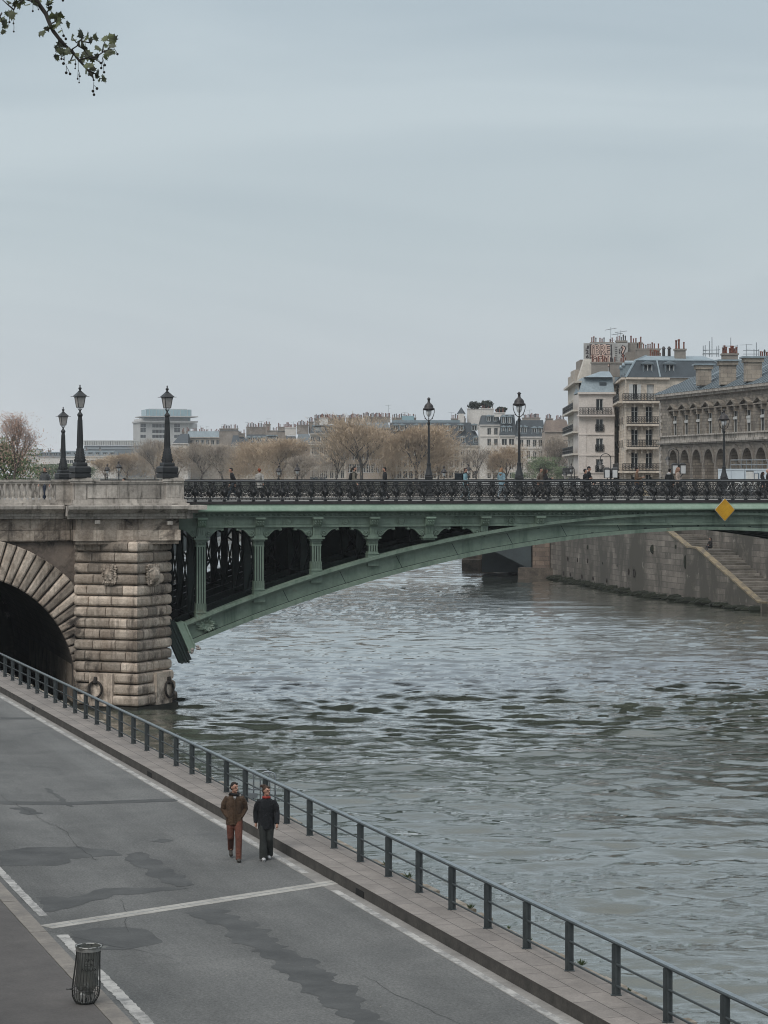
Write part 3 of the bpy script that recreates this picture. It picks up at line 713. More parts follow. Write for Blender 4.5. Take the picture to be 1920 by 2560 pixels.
mb.build('lime_crust',M('lime_crust',(.42,.37,.34),.95,(.25,.22,.2),9,bp=.6),sh)
# wreath ornament
mb=MB(); random.seed(9); c0=Vector((1.62,.10,4.05))
c0.z=(zl(1.62)+zt(1.62))/2
mb.ball(c0,(.25,.14,.27),12,8)
for q in range(16):
    a=2*PI*q/16; l=random.uniform(.42,.70); e=c0+Vector((math.cos(a)*l,0,math.sin(a)*l*.8)); m_=c0+Vector((math.cos(a+.25)*l*.6,-.16,math.sin(a+.25)*l*.5)); mb.tube([c0,m_,e],[.06,.075,.02],5)
mb.build('wreath_relief',green,br)
# navigation diamond sign
u,z=Bu(1811.5,1274.5,-.62)
sg=empty('navigation_sign',tuple(BW(u,-.62,z)),'yellow diamond shaped board hung on the bridge side below the railing','sign',rz=TH-R(3))
yel=M('yellow_paint',(.56,.31,.02),.45,(.48,.25,.015),2.5,fine=6,spec=.3)
def rdiam(mb,a,h,y0,y1,r=.05):
    pts=[(a,0),(0,-h),(-a,0),(0,h)]; out=[]
    for i in range(4):
        p=Vector(pts[i]); q0=Vector(pts[i-1]); q1=Vector(pts[(i+1)%4]); A=p+(q0-p).normalized()*r; B_=p+(q1-p).normalized()*r
        for t in (0,.25,.5,.75,1): out.append(((1-t)**2*A+2*t*(1-t)*p+t*t*B_))
    mb.prism([(p.x,p.y) for p in out],lambda x,y:(x,y0,y),(0,y1-y0,0))
mb=MB(); rdiam(mb,.56,.61,-.045,-.04+.0,.05); rdiam(mb,.54,.59,-.055,-.0452,.05); mb.build('board',yel,sg)
mb=MB(); rdiam(mb,.575,.625,-.038,.0,.05); mb.build('rim',whitew,sg)
mb=MB(); mb.box(-.3,.3,.002,.2,-.06,.0); mb.box(-.04,.04,.002,.25,-.35,.45); mb.tube([(-.02,.02,.5),(-.22,.02,.62),(-.38,.02,.72)],.012,5); mb.build('bracket',steel,sg)

# ================================================================ STONE PIER AND PARAPET
ab=empty('stone_bridge_pier',(BOX,BOY,0),'rusticated stone bridge pier with angled face, carved masks and an arched vault','bridge pier',rz=TH)
A_=Vector((-5.1,-.1,0)); B_=Vector((-2.38,-2.16,0)); C_=Vector((-.40,.02,0)); D_=Vector((-.34,WB+1,0))
def course(mb,poly,z0,z1,joints,bulge=.13,closed=False):
    # poly: plan polyline with outward normals to the right-hand (toward -v); sweep a pillow profile
    prof=[(-.04,0),(bulge*.3,.01),(bulge*.75,.09),(bulge*.97,.24),(bulge,.5),(bulge*.97,.76),(bulge*.75,.91),(bulge*.3,.99),(-.04,1)]
    # distances
    pts=[];seg=[]
    dist=[0]
    for i in range(len(poly)-1): dist.append(dist[-1]+(poly[i+1]-poly[i]).length)
    T=dist[-1]
    stations=[]
    for s in dist: stations.append((s,1.0,0))
    for j in joints: stations+= [(j-.035,1.0,0),(j,.35,0),(j+.035,1.0,0)]
    stations=sorted(stations)
    def at(s):
        for i in range(len(poly)-1):
            if s<=dist[i+1]+1e-6:
                t=(s-dist[i])/(dist[i+1]-dist[i]); p=poly[i].lerp(poly[i+1],t)
                d1=(poly[i+1]-poly[i]).normalized(); n1=Vector((d1.y,-d1.x,0))
                if abs(t-1)<1e-4 and i+2<len(poly): d2=(poly[i+2]-poly[i+1]).normalized(); n2=Vector((d2.y,-d2.x,0)); m=(n1+n2).normalized(); return p,m/max(.4,m.dot(n1))
                if abs(t)<1e-4 and i>0: d2=(poly[i]-poly[i-1]).normalized(); n2=Vector((d2.y,-d2.x,0)); m=(n1+n2).normalized(); return p,m/max(.4,m.dot(n1))
                return p,n1
    rows=[]
    for s,f,_ in stations:
        p,n=at(max(0,min(T,s))); rows.append([p+n*(o*f)+Vector((0,0,z0+(z1-z0)*h)) for o,h in prof])
    k=len(prof); tone=random.random()
    for i in range(len(rows)-1):
        smid=(stations[i][0]+stations[i+1][0])/2
        if any(abs(stations[i][0]-j)<1e-6 for j in joints): tone=random.random()
        mb.add(rows[i]+rows[i+1],[(q,k+q,k+q+1,q+1) for q in range(k-1)],tone)
    mb.add(rows[0],[tuple(reversed(range(k)))],tone); mb.add(rows[-1],[tuple(range(k))],tone)
random.seed(21)
mb=MB(); mb.smooth=False
Zc0=.25; ch=.547; NC=15
ringA=[]; 
mk_rows=(0,)
for i in range(NC):
    z0=Zc0+ch*i+.028; z1=Zc0+ch*(i+1)-.028
    grow=.10*max(0,3-i)
    poly=[A_+Vector((0,-grow*.5,0)),B_+Vector((0,-grow,0)),C_+Vector((grow,0,0)),D_+Vector((grow,0,0))]
    T1=(poly[1]-poly[0]).length; T2=T1+(poly[2]-poly[1]).length
    js=[]; s=random.uniform(.5,1.1)
    while s<T2-.35:
        if abs(s-T1)>.3: js.append(s)
        s+=random.uniform(.8,1.6)
    s=T2+.8
    while s<T2+WB: js.append(s); s+=1.6
    course(mb,poly,z0,z1,js,.17)
mb.smooth=False
# core behind the joints
core=[A_+Vector((.0,.06,0)),B_+Vector((0,.06,0)),C_+Vector((-.03,.03,0)),D_+Vector((-.03,0,0)),Vector((-5.1,WB+1,0))]
mb.tone=.15; mb.prism([(p.x,p.y) for p in core],lambda x,y:(x,y,-1.5),(0,0,10.0))
mb.build('rusticated_courses',stone,ab)
mb=MB(); bp0=[A_+Vector((0,-.3,0)),B_+Vector((0,-.45,0)),C_+Vector((.5,-.1,0)),D_+Vector((.4,0,0)),Vector((-5.3,WB+1,0))]
mb.prism([(p.x,p.y) for p in bp0],lambda x,y:(x,y,-1.5),(0,0,1.72)); mb.build('footing',M('wet_dark_stone',(.045,.042,.034),.6,(.018,.019,.014),1.2,fine=6),ab)
# flat ring blocks with mooring rings, cut into the lower courses
def on_facet(P,Q,px,py):
    fc=Fac(BW(P.x,P.y).xy,BW(Q.x,Q.y).xy); t,z=fc.hit(px,py); return fc,t,z
for (P,Q,px,lab,x0,x1,y0,y1) in ((A_,B_,250,0,233,290,1682,1763),(B_,C_,403,1,375,414,1682,1757)):
    fc,t0,za=on_facet(P,Q,x0,y0); _,t1,_z=on_facet(P,Q,x1,y0); _,t,zc=on_facet(P,Q,px,1722); _,_,zb=on_facet(P,Q,px,y1)
    mb=MB(); mb.tone=.9; fbox(mb,fc,t0,t1,zb,za,.0,.40); mb.build('ring_block',stone,ab,world=True)
    c=fc.pt(t,zc,.50); n=24; mb=MB(); mb.smooth=True; r=.37
    mb.tube([c+fc.d*(r*math.cos(2*PI*j/n))+Vector((0,0,r*1.1*math.sin(2*PI*j/n)))+fc.n*(-.03*math.sin(2*PI*j/n)) for j in range(n+1)],.06,8,False)
    rg=mb.build('mooring_ring',rust,ab,world=True)
    mb=MB(); mb.bar(fc.pt(t,zc+.62,.42),fc.pt(t,zc+.3,.52),.13,.2,fc.n); mb.ball(fc.pt(t,zc+.36,.50),(.1,.1,.12),8,6); mb.build('ring_hook',rust,ab,world=True)
# carved masks
for P,Q,x0,x1 in ((A_,B_,260,296),(B_,C_,357,389)):
    fc,t0,za=on_facet(P,Q,x0,1410); _,t1,zb=on_facet(P,Q,x1,1462)
    tc_=(t0+t1)/2; zc=(za+zb)/2; h=(za-zb); w_=(t1-t0)
    mb=MB(); o=.12; random.seed(int(x0)); T=lambda a,b_,q:fc.pt(tc_+a*w_/2,zc+b_*h/2,q)
    mb.ball(T(0,0,.16),(w_*.36,w_*.36,h*.42),12,8)
    for s in (-1,1):
        mb.ball(T(s*.45,.2,.3),.09,8,6); mb.tube([T(s*.15,.35,.33),T(s*.5,.5,.36),T(s*.8,.3,.25)],[.05,.07,.04],6)
        for q in range(7): 
            a=q/6; mb.tube([T(s*(.4+.3*a),.9-1.5*a,.2),T(s*(.95+.1*math.sin(q*2)),.75-1.4*a,.22),T(s*(.75),.55-1.5*a,.28)],[.08,.07,.03],5)
        mb.tube([T(s*.1,-.35,.36),T(s*.4,-.45,.34),T(s*.5,-.7,.25)],[.06,.06,.03],6)
    mb.tube([T(0,.4,.32),T(0,.0,.46),T(0,-.15,.42)],[.05,.09,.07],6)
    for q in range(5): mb.tube([T((q-2)*.25,-.5,.25),T((q-2)*.3,-.8,.3),T((q-2)*.2,-1.05,.2)],[.08,.07,.03],5)
    for q in range(5): mb.tube([T((q-2)*.2,.6,.28),T((q-2)*.35,.95,.3)],[.09,.05],5)
    mb.tone=.8; mb.build('carved_mask',stone,ab,world=True)
# wall with vault opening to the left
uc,zc=Bu(-90,1715); RI=(Bu(187,1715)[0]-uc); RE=RI*1.345; UL=uc-6.0
def arcpt(a,r): return (uc+r*math.cos(a),zc+r*math.sin(a))
mb=MB(); n=26; top=8.5
# spandrel wall: between extrados and top, u from UL-8 to A
inner=[arcpt(PI/2*(1-i/n),RI*1.02) for i in range(n+1)]
for i in range(n):
    (x0,z0),(x1,z1)=inner[i],inner[i+1]; mb.quad((x0,.12,z0),(x1,.12,z1),(x1,.12,top),(x0,.12,top))
x=inner[-1][0]; mb.quad((x,.12,-1.5),(-5.1,.12,-1.5),(-5.1,.12,top),(x,.12,top))
mb.quad((UL,.12,zc+RI*1.02),(uc,.12,zc+RI*1.02),(uc,.12,top),(UL,.12,top))
inl=[(2*UL-2*0-(p[0]-uc)-UL+0,p[1]) for p in inner]  # mirrored quarter at the left end
inl=[(UL-(p[0]-uc),p[1]) for p in inner]
for i in range(n):
    (x0,z0),(x1,z1)=inl[i+1],inl[i]; mb.quad((x0,.12,z0),(x1,.12,z1),(x1,.12,top),(x0,.12,top))
xl=inl[-1][0]; mb.quad((xl-8,.12,-1.5),(xl,.12,-1.5),(xl,.12,top),(xl-8,.12,top))
mb.build('spandrel_wall',M('spandrel_ashlar',(.25,.20,.165),.92,(.12,.095,.08),.8,bp=.4,fine=7,stain=((.05,.042,.035),.5,.5)),ab)
# vault interior, lengthened and closed by an end wall to keep it dark
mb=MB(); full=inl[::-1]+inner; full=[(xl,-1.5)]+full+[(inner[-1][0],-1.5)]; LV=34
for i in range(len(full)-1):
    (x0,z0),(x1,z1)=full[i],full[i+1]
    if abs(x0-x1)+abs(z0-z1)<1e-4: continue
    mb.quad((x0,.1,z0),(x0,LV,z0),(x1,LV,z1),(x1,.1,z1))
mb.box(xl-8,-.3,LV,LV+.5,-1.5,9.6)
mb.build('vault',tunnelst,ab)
# voussoirs
mb=MB(); random.seed(12); da=20.0/277; a=PI*.5+da*4; XR=-5.06
def vous(a0,a1):
    def ray(a):
        r=RE; 
        c=math.cos(a)
        if c>0 and uc+r*c>XR: r=(XR-uc)/c
        return r
    e0,e1=ray(a0),ray(a1); ti=random.random()
    def P(r,a,v): x,z=arcpt(a,r); return (x,v,z)
    g=.004
    am=(a0+a1)/2; a0+=g;a1-=g
    q=.05/RI; b1=-.16; r0,r1=RI,min(e0,e1)
    r0s=RI; k=[(a0,b1+.12),(a0+q*.6,b1+.02),(a0+q*1.6,b1-.02),(a1-q*1.6,b1-.02),(a1-q*.6,b1+.02),(a1,b1+.12)]
    rows=[]
    for (aa,v) in k:
        eo=e0+(e1-e0)*(aa-a0)/(a1-a0)
        rows.append([P(RI,aa,.3),P(RI,aa,v+.06),P(RI+.07,aa,v),P(eo-.05,aa,v),P(eo,aa,v+.08),P(eo,aa,.3)])
    for i in range(len(rows)-1):
        mb.add(rows[i]+rows[i+1],[(j,j+1,6+j+1,6+j) for j in range(5)],ti)
a=PI/2+da*5
while a>R(4):
    vous(a-da,a); a-=da
zlast=zc+ (XR-uc)*math.tan(a)
mb.tone=.5
mb.build('voussoirs',stone,ab)
# flat top of opening: straight voussoirs to the left (outside frame)
mb=MB(); x=UL
while x<uc-.3: mb.tone=random.random(); mb.box(x+.01,x+.39,-.16,.3,zc+RI,zc+RE); x+=.4
mb.build('flat_voussoirs',stone,ab)
# entablature
def entab(mb,u0,u1,vf,z0,z1): mb.box(u0,u1,vf,3.0,z0,z1)
mb=MB(); random.seed(30)
u=-5.35
while u<-.05:      # block band on the pier (patched stones)
    L=random.uniform(.5,1.3); L=min(L,-.02-u); mb.tone=random.random(); mb.box(u,u+L-.008,-1.50,2.5,8.47,9.0); u+=L
mb.tone=.2; mb.box(-5.25,-.1,-1.4,2.5,8.30,9.55)
mb.tone=.3; mb.box(-24,-5.3,-.05,2.5,9.0,9.57); u=-24
while u<-5.4:
    L=random.uniform(.5,1.3); L=min(L,-5.37-u); mb.tone=random.random()*.6; mb.box(u,u+L-.01,-.12,2.5,8.47,8.97); u+=L
mb.tone=.2; mb.box(-24,-5.37,.0,2.5,8.4,9.01)
mb.build('frieze_blocks',stone,ab)
mb=MB(); prof=[(0,9.55),(-.12,9.57),(-.14,9.68),(-.2,9.69),(-.22,9.84),(-.36,9.86),(-.48,9.94),(-.62,10.02),(-.68,10.05),(-.70,10.20),(-.66,10.235),(0,10.235)]
u=-24; 
def cseg(u0,u1,vf,tone):
    mb.tone=tone; mb.prism(prof,lambda a,b_:(u0,a+vf,b_),(u1-u0,0,0))
random.seed(5)
while u<-5.75:
    L=min(random.uniform(1.4,2.2),-5.74-u); cseg(u,u+L-.006,-.15,random.random()); u+=L
u=-5.73
while u<.2:
    L=min(random.uniform(1.2,1.9),.25-u); cseg(u,u+L-.006,-1.52,random.random()); u+=L
# right-hand end of the cornice with return profile
u=.25
for (o,z0,z1) in ((.30,9.57,9.86),(.55,9.86,10.02),(.95,10.02,10.23)):
    mb.tone=random.random(); mb.box(u,u+o,-1.52-.22-(o-.3)*.7,1.0,z0,z1)
mb.box(-24,.26,-1.4+1.3,2.4,9.6,10.2); mb.box(-5.7,.26,-1.5,2.4,9.7,10.2)
mb.build('cornice',stone_l,ab)
for px,py in ((243,1305),(424,1307)):
    u,z=Bu(px,py,-1.55); mb=MB(); mb.tone=1; mb.box(u-.13,u+.13,-1.72,-1.38,z-.09,z+.09); mb.tube([(u,-1.75,z),(u,-1.6,z)],.05,8); mb.build('drain_spout',stone_l,ab)
# parapet
mb=MB(); vf=-1.25
mb.tone=.7; mb.box(-5.5,.42,vf-.3,vf+.55,10.237,10.33); mb.box(-5.4,.3,vf-.12,vf+.5,10.33,10.52)
mb.tone=.55; mb.box(-5.2,.12,vf,vf+.38,10.52,11.32)
for a,b_ in ((-5.3,-4.75),(-.75,.17)): mb.tone=.75; mb.box(a,b_,vf-.07,vf+.45,10.523,11.33)
random.seed(2); u=-4.7
for L in (.95,.65,1.15,.95):      # raised panels
    mb.tone=random.random(); mb.box(u+.02,u+L-.02,vf-.03,vf+.01,10.60,11.24); u+=L+.0
for a in (-.68,-.45,-.22): mb.tone=.6; mb.box(a,a+.16,vf-.095,vf-.05,10.62,11.26)
mb.tone=.9; mb.box(-4.6,-.75,vf-.08,vf+.46,11.325,11.405); mb.tone=.5; mb.box(-4.6,-.75,vf-.12,vf+.5,11.405,11.47)
for cu in (-4.92,-.36):
    mb.tone=.85; mb.box(cu-.52,cu+.52,vf-.16,vf+.78,11.335,11.45); mb.box(cu-.56,cu+.56,vf-.2,vf+.8,11.45,11.53); mb.prism([(-.5,11.53),(-.38,11.62),(.38,11.62),(.5,11.53)],lambda a,b_:(cu+a,vf-.1,b_),(0,.8,0))
mb.box(-5.3,-5.0,vf,.4,10.3,11.33); mb.box(-.1,.15,vf,.2,10.3,11.33)
# left part with balustrade
vb=-.15
mb.tone=.6; mb.box(-24,-5.3,vb-.25,vb+.5,10.237,10.36); mb.box(-24,-5.3,vb-.1,vb+.4,10.36,10.52)
mb.tone=.8; mb.box(-24,-5.2,vb-.08,vb+.42,11.32,11.40); mb.tone=.5; mb.box(-24,-5.2,vb-.12,vb+.46,11.40,11.47)
bays=[(-6.1,-5.3),(-9.9,-8.92),(-13.7,-12.7),(-17.5,-16.5),(-21.5,-20.4)]
for a,b_ in bays: mb.tone=random.random(); mb.box(a,b_,vb,vb+.34,10.52,11.32)
mb.build('parapet',stone_l,ab)
bal=MB(); bal.smooth=True; bal.tone=.7; bal.lathe([(.085,0),(.085,.07),(.05,.1),(.06,.16),(.105,.27),(.10,.36),(.06,.52),(.045,.62),(.06,.7),(.075,.72),(.075,.8)],10); bal.smooth=False; bal.box(-.09,.09,-.09,.09,0,.06); bal.box(-.085,.085,-.085,.085,.72,.8)
bme=bal.mesh('baluster',stone_l)
for i in range(len(bays)-1):
    a=bays[i+1][1]; b_=bays[i][0]; n=int((b_-a)/.27)
    for j in range(n): inst('baluster',bme,ab,(a+(j+.5)*(b_-a)/n,vb+.17,10.52))
# approach deck behind the parapet
mb=MB(); mb.box(-24,-.2,.2,WB,9.9,10.40); mb.box(-5.2,-.2,-1.0,.2,9.9,10.39); mb.build('approach_deck',deckm,ab)
mb=MB(); mb.box(-24,-.2,WB-.2,WB+.2,10.40,11.47); mb.build('rear_parapet',stone_l,ab)
# ================================================================ LAMPS
def pedestal_lamp(loc,label):
    r=empty('pedestal_lamp',loc,label,'street lamp','black lanterns on the stone parapet'); m=.00779
    mb=MB()
    mb.sqp([(.40,0),(.42,.03),(.42,.2),(.37,.23),(.37,.27),(.42,.30),(.42,.52),(.38,.57),(.30,.60)]); mb.sqp([(.28,.6),(.29,.62),(.29,.72),(.26,.78)])
    mb.tube([(-.56,0,.27),(.56,0,.27)],.022,6); mb.build('plinth',iron,r)
    mb=MB(); mb.lathe([(.27,.78),(.28,.82),(.27,.98),(.235,1.2),(.20,1.38),(.17,1.5),(.165,1.6),(.12,2.9),(.105,3.05),(.14,3.1),(.15,3.16),(.12,3.22),(.09,3.24),(.06,3.3)],8)
    for j in range(8):
        a=2*PI*j/8
        for q in range(5): z=.9+.13*q; rr=.285-.028*q; mb.ball((rr*math.cos(a),rr*math.sin(a),z),(.035,.035,.055),5,4)
        mb.tube([(.165*math.cos(a),.165*math.sin(a),1.6),(.12*math.cos(a),.12*math.sin(a),2.9)],.012,4)
    mb.build('column',iron,r)
    mb=MB(); mb.tube([(0,0,3.22),(0,0,3.38)],.05,8)
    for s in (-1,1): mb.tube([(s*.03,0,3.36),(s*.1,0,3.45),(s*.11,0,3.52)],.018,5); mb.tube([(0,s*.03,3.36),(0,s*.1,3.45),(0,s*.11,3.52)],.018,5)
    def ring(z,h,w_): mb.sqp([(h,z),(h,z+w_)])
    ring(3.51,.145,.03)
    for sx in (-1,1):
        for sy in (-1,1): mb.bar((sx*.135,sy*.135,3.52),(sx*.205,sy*.205,4.02),.028,.028)
    mb.sqp([(.23,4.02),(.23,4.05),(.30,4.06),(.28,4.09),(.18,4.2),(.11,4.28),(.1,4.3)])
    for sx in (-1,1):
        for sy in (-1,1): mb.tube([(sx*.27,sy*.27,4.07),(sx*.36,sy*.36,4.07)],.012,4)
    mb.lathe([(.1,4.28),(.11,4.32),(.06,4.36),(.05,4.4),(.09,4.46),(.085,4.5),(.03,4.53),(.03,4.57),(.045,4.6),(.01,4.66)],8)
    ln=mb.build('lantern',iron,r)
    mb=MB(); mb.sqp([(.13,3.53),(.20,4.03)]); mb.build('glass',lampgrey,ln)
    return r
def street_lamp(loc,label,group,hp=1.1,base=True,pole=1.0,nm='street_lamp'):
    r=empty(nm,loc,label,'street lamp',group); k=.00503; Z=lambda y:hp+((1020-y)*k if y>=850 or True else 0)
    zc=lambda y:hp+(1020-y)*k*1.0-(1-pole)*(2.25 if y<850 else 0)
    mb=MB(); mb.sqp([(.20,0),(.22,.02),(.22,.12),(.18,.18),(.18,hp-.14),(.23,hp-.1),(.23,hp)] if base else [(.12,0),(.12,hp)])
    mb.lathe([(.22,zc(1000)),(.235,zc(985)),(.21,zc(970)),(.15,zc(925)),(.115,zc(885)),(.12,zc(870)),(.125,zc(850)),(.085,zc(845)),(.08,zc(838)),(.058,zc(400)),(.085,zc(392)),(.09,zc(372)),(.06,zc(366)),(.04,zc(345))],10)
    mb.sqp([(.235,hp),(.235,zc(1003)),(.2,zc(995))]); mb.build('pole',iron,r)
    mb=MB()
    for j in range(4):
        a=PI/4+j*PI/2 if j<0 else j*PI/2; c,s=math.cos(a),math.sin(a)
        pts=[(0,345),(60,340),(150,310),(200,280),(290,245),(330,225),(335,212)]
        pp_=[(0.0,345),(.10,342),(.2,322),(.28,290),(.325,255),(.335,215)]
        mb.tube([(rr*c,rr*s,zc(y)) for rr,y in pp_],[.03,.025,.024,.022,.02,.02],5)
        mb.ball((.22*c,.22*s,zc(325)),.035,6,4)
    mb.smooth=True
    mb.lathe([(.16,zc(232)),(.30,zc(226)),(.345,zc(215)),(.35,zc(206)),(.28,zc(200)),(.275,zc(185)),(.24,zc(168)),(.17,zc(152)),(.10,zc(143)),(.075,zc(130)),(.07,zc(105)),(.11,zc(98)),(.11,zc(92)),(.07,zc(88)),(.05,zc(80)),(.01,zc(76))],14)
    ln=mb.build('lantern',iron_b,r)
    mb=MB(); mb.smooth=True; mb.lathe([(.01,zc(306)),(.08,zc(298)),(.135,zc(280)),(.16,zc(260)),(.165,zc(232))],14); mb.build('globe',lampglass,ln)
    return r
def at(px,v,z=0): u,_=Bu(px,HY,v); return BW(u,v,z)
l1=pedestal_lamp(at(200,-1.0,11.60),'taller black lantern on its stone pedestal, middle of the three on the parapet')
l2=tree_copy(l1); retag(l2,'black lantern on the stone pedestal beside the green iron span',at(418,-1.0,11.60))
l3=tree_copy(l1); retag(l3,'black lantern on the far parapet, lowest and leftmost of the three',at(158,26.5,11.28))
for o in (l1,l2,l3): o.rotation_euler=(0,0,R(28))
mb=MB(); p=l3.location; mb.box(-.55,.55,-.5,.5,0,p.z-10.30); mb.tone=.7; o=mb.build('lamp_pedestal',stone_l,label='stone pedestal under the far left black lantern, behind the parapet',cat='pedestal'); o.location=(p.x,p.y,10.3); o.rotation_euler=(0,0,TH)
mb=MB(); mb.box(-24,-.2,WB+.3,WB+8,9.5,10.32); mb.build('rear_quay_street',deckm,ab)
GB='tall lamps along the iron bridge'
s1=street_lamp(at(1298,3.6,10.44),'tallest black globe street lamp on the iron bridge, left of the tall corner houses',GB)
s2=tree_copy(s1); retag(s2,'black globe street lamp on the bridge in front of the brown bare trees',at(1072,WB-3.4,10.44))
s3=tree_copy(s1); retag(s3,'black globe street lamp in front of the dark masonry building above the yellow sign',at(1810,WB-2.0,10.44))
s2.scale=(1,1,1.02); s3.scale=(1,1,.93)
small=None
for i,(px,ty,Y,lab) in enumerate([(268,1160,268,'small distant globe lamp, left one of the pair above the left parapet'),(297,1153,262,'small distant globe lamp, right one of the pair above the left parapet'),(697,1163,262,'small globe lamp beside the woman with red hair'),(743,1160,258,'small globe lamp second right of the woman with red hair'),(1110,1165,262,'small globe lamp between tall bridge lamp and cyclist bag carrier'),(1171,1160,275,'small globe lamp half hidden behind the person with the box backpack'),(1428,1158,300,'small globe lamp at the foot of the pale corner house')]):
    zt_=ZC-(ty-HY)*Y/F
    if small is None: small=street_lamp((0,0,0),lab,'small lamps on the farther bridge',hp=.3,base=False,pole=.25); q=small
    else: q=tree_copy(small)
    q['label']=lab; HT=.3+(1020-76)*.00503-.75*2.25; q.location=((px-CX)*Y/F,Y,zt_-HT*1.0); 
# candelabra with hanging lantern and boxy twin lantern
def arm_lamp(px,Y,ytop,label,flip=-1):
    zt_=ZC-(ytop-HY)*Y/F; m=Y/F; X=(px-CX)*m; H=zt_-10.0
    r=empty('arm_lamp',(X,Y,10.0),label,'street lamp','curved arm lamps on the farther bridge')
    mb=MB(); mb.lathe([(.3,0),(.3,.3),(.12,.5),(.1,H-2.6),(.12,H-2.4),(.07,H-2.2),(.05,H-.5)],8)
    pts=[(0,0,H-.6)]+[(flip*(.65-.65*math.cos(t)),0,H-.6+.6*math.sin(t)) for t in [j*PI/10 for j in range(11)]]
    mb.tube(pts,.055,6); mb.tube([(flip*1.3,0,H-.6),(flip*1.3,0,H-.9)],.04,5); mb.build('post',iron,r)
    mb=MB(); x=flip*1.3; mb.lathe([(.04,H-.9),(.14,H-.98),(.3,H-1.2),(.34,H-1.32)],8,(x,0,0)); mb.build('hanging_hood',iron,r)
    mb=MB(); mb.lathe([(.12,H-1.95),(.26,H-1.33)],8,(x,0,0)); mb.build('hanging_glass',lampgrey,r)
    for s in (-1,1):
        mb=MB(); mb.sqp([(.36,H-2.0),(.4,H-1.9),(.2,H-1.72)],(s*.48,0,0),PI/4); mb.sqp([(.36,H-3.05),(.39,H-3.0)],(s*.48,0,0),PI/4)
        for q in (-1,1):
            for w_ in (-1,1): mb.box(s*.48+q*.34-.03,s*.48+q*.34+.03,w_*.34-.03,w_*.34+.03,H-3.0,H-2.0)
        mb.tube([(s*.48,0,H-3.05),(0,0,H-3.7)],.06,5); ln=mb.build('box_lantern',iron,r)
        mb=MB(); mb.sqp([(.30,H-2.99),(.33,H-2.01)],(s*.48,0,0),PI/4); mb.build('glass',lampglass,ln)
    return r
a1=arm_lamp(1527,290,1134,'curved arm lamp with box lanterns in front of the cream corner house')
a2=tree_copy(a1); retag(a2,'curved arm lamp with box lanterns in front of the dark arcade',((1697-CX)*280/F,280,10.5))
a3=tree_copy(a1); retag(a3,'curved arm lamp with box lanterns cut by the right edge of the photo',((1921-CX)*265/F,265,10.9))
a4=tree_copy(a1); retag(a4,'curved arm lamp smallest and leftmost, at the pale corner house',((1436-CX)*330/F,330,8.6))
# ================================================================ TRASH BIN
zb=ZS-.006; p=G(213,2507,zb); bn=empty('litter_bin',(p.x,p.y,zb),'wire litter bin with a translucent dark bag on the reddish footway','litter bin')
lean=R(3.6)
binm=M('dark_bin_wire',(.10,.105,.10),.4,(.05,.05,.05),20,metal=.5); ringm=M('pale_bin_ring',(.42,.42,.40),.35,(.3,.3,.29),20,metal=.5)
bag,nt,b=new_mat('bin_bag_film'); b.inputs['Base Color'].default_value=(.105,.11,.10,1); b.inputs['Roughness'].default_value=.28; b.inputs['Alpha'].default_value=.72
v=coords(nt,(1,1,.3),'obj'); bump(nt,b,noise(nt,v,9,4,.6,.5),.8,.04)
K=[(0,.155),(.04,.185),(.12,.225),(.25,.235),(.45,.222),(.65,.208),(.82,.20),(.93,.205)]
def lx(z): return z*math.tan(lean)
mb=MB(); n=26
for j in range(n):
    a=2*PI*j/n; mb.tube([(lx(z)+r_*math.cos(a),r_*math.sin(a),z+.01) for z,r_ in K],.0065,4)
mb.build('bars',binm,bn)
mb=MB(); mb.smooth=True
mb.lathe([(.15,.0),(.165,.015),(.165,.045),(.15,.05)],20)
for z,rr in ((.24,.238),): mb.tube([(lx(z)+rr*math.cos(2*PI*j/24),rr*math.sin(2*PI*j/24),z) for j in range(25)],.006,4,False)
mb.tube([(-.22,-.05,.24),(-.31,-.06,.245)],.012,5); mb.build('base',binm,bn)
mb=MB(); mb.smooth=True
mb.tube([(lx(.94)+.213*math.cos(2*PI*j/28),.213*math.sin(2*PI*j/28),.95) for j in range(29)],.012,6,False)
for j in range(28):
    a,b_=2*PI*j/28,2*PI*(j+1)/28; P=lambda a,r_,z:(lx(z)+r_*math.cos(a),r_*math.sin(a),z); mb.quad(P(a,.217,.88),P(b_,.217,.88),P(b_,.217,.945),P(a,.217,.945))
mb.build('rim_ring',ringm,bn)
mb=MB(); mb.smooth=True; random.seed(5); N=30; prof=[(.13,.1),(.2,.12),(.3,.185),(.45,.19),(.6,.186),(.75,.18),(.88,.185),(.955,.205),(.965,.222),(.93,.228)]
rows=[]
for z,r_ in prof:
    rows.append([(lx(z)+(r_*(1+.05*math.sin(5*t)+.035*math.sin(11*t+z*6)))*math.cos(t),(r_*(1+.05*math.sin(5*t)+.035*math.sin(11*t+z*6)))*math.sin(t),z+.01*math.sin(7*t)) for t in [2*PI*j/N for j in range(N)]])
for i in range(len(rows)-1): mb.add(rows[i]+rows[i+1],[(j,(j+1)%N,N+(j+1)%N,N+j) for j in range(N)])
mb.add(rows[0],[tuple(reversed(range(N)))])
mb.add([(lx(.95)+.2,0,.95),(lx(.95)+.33,-.02,.955),(lx(.95)+.29,-.05,.93),(lx(.95)+.2,-.07,.94)],[(0,1,2,3)])
bg_=mb.build('bag',bag,bn)
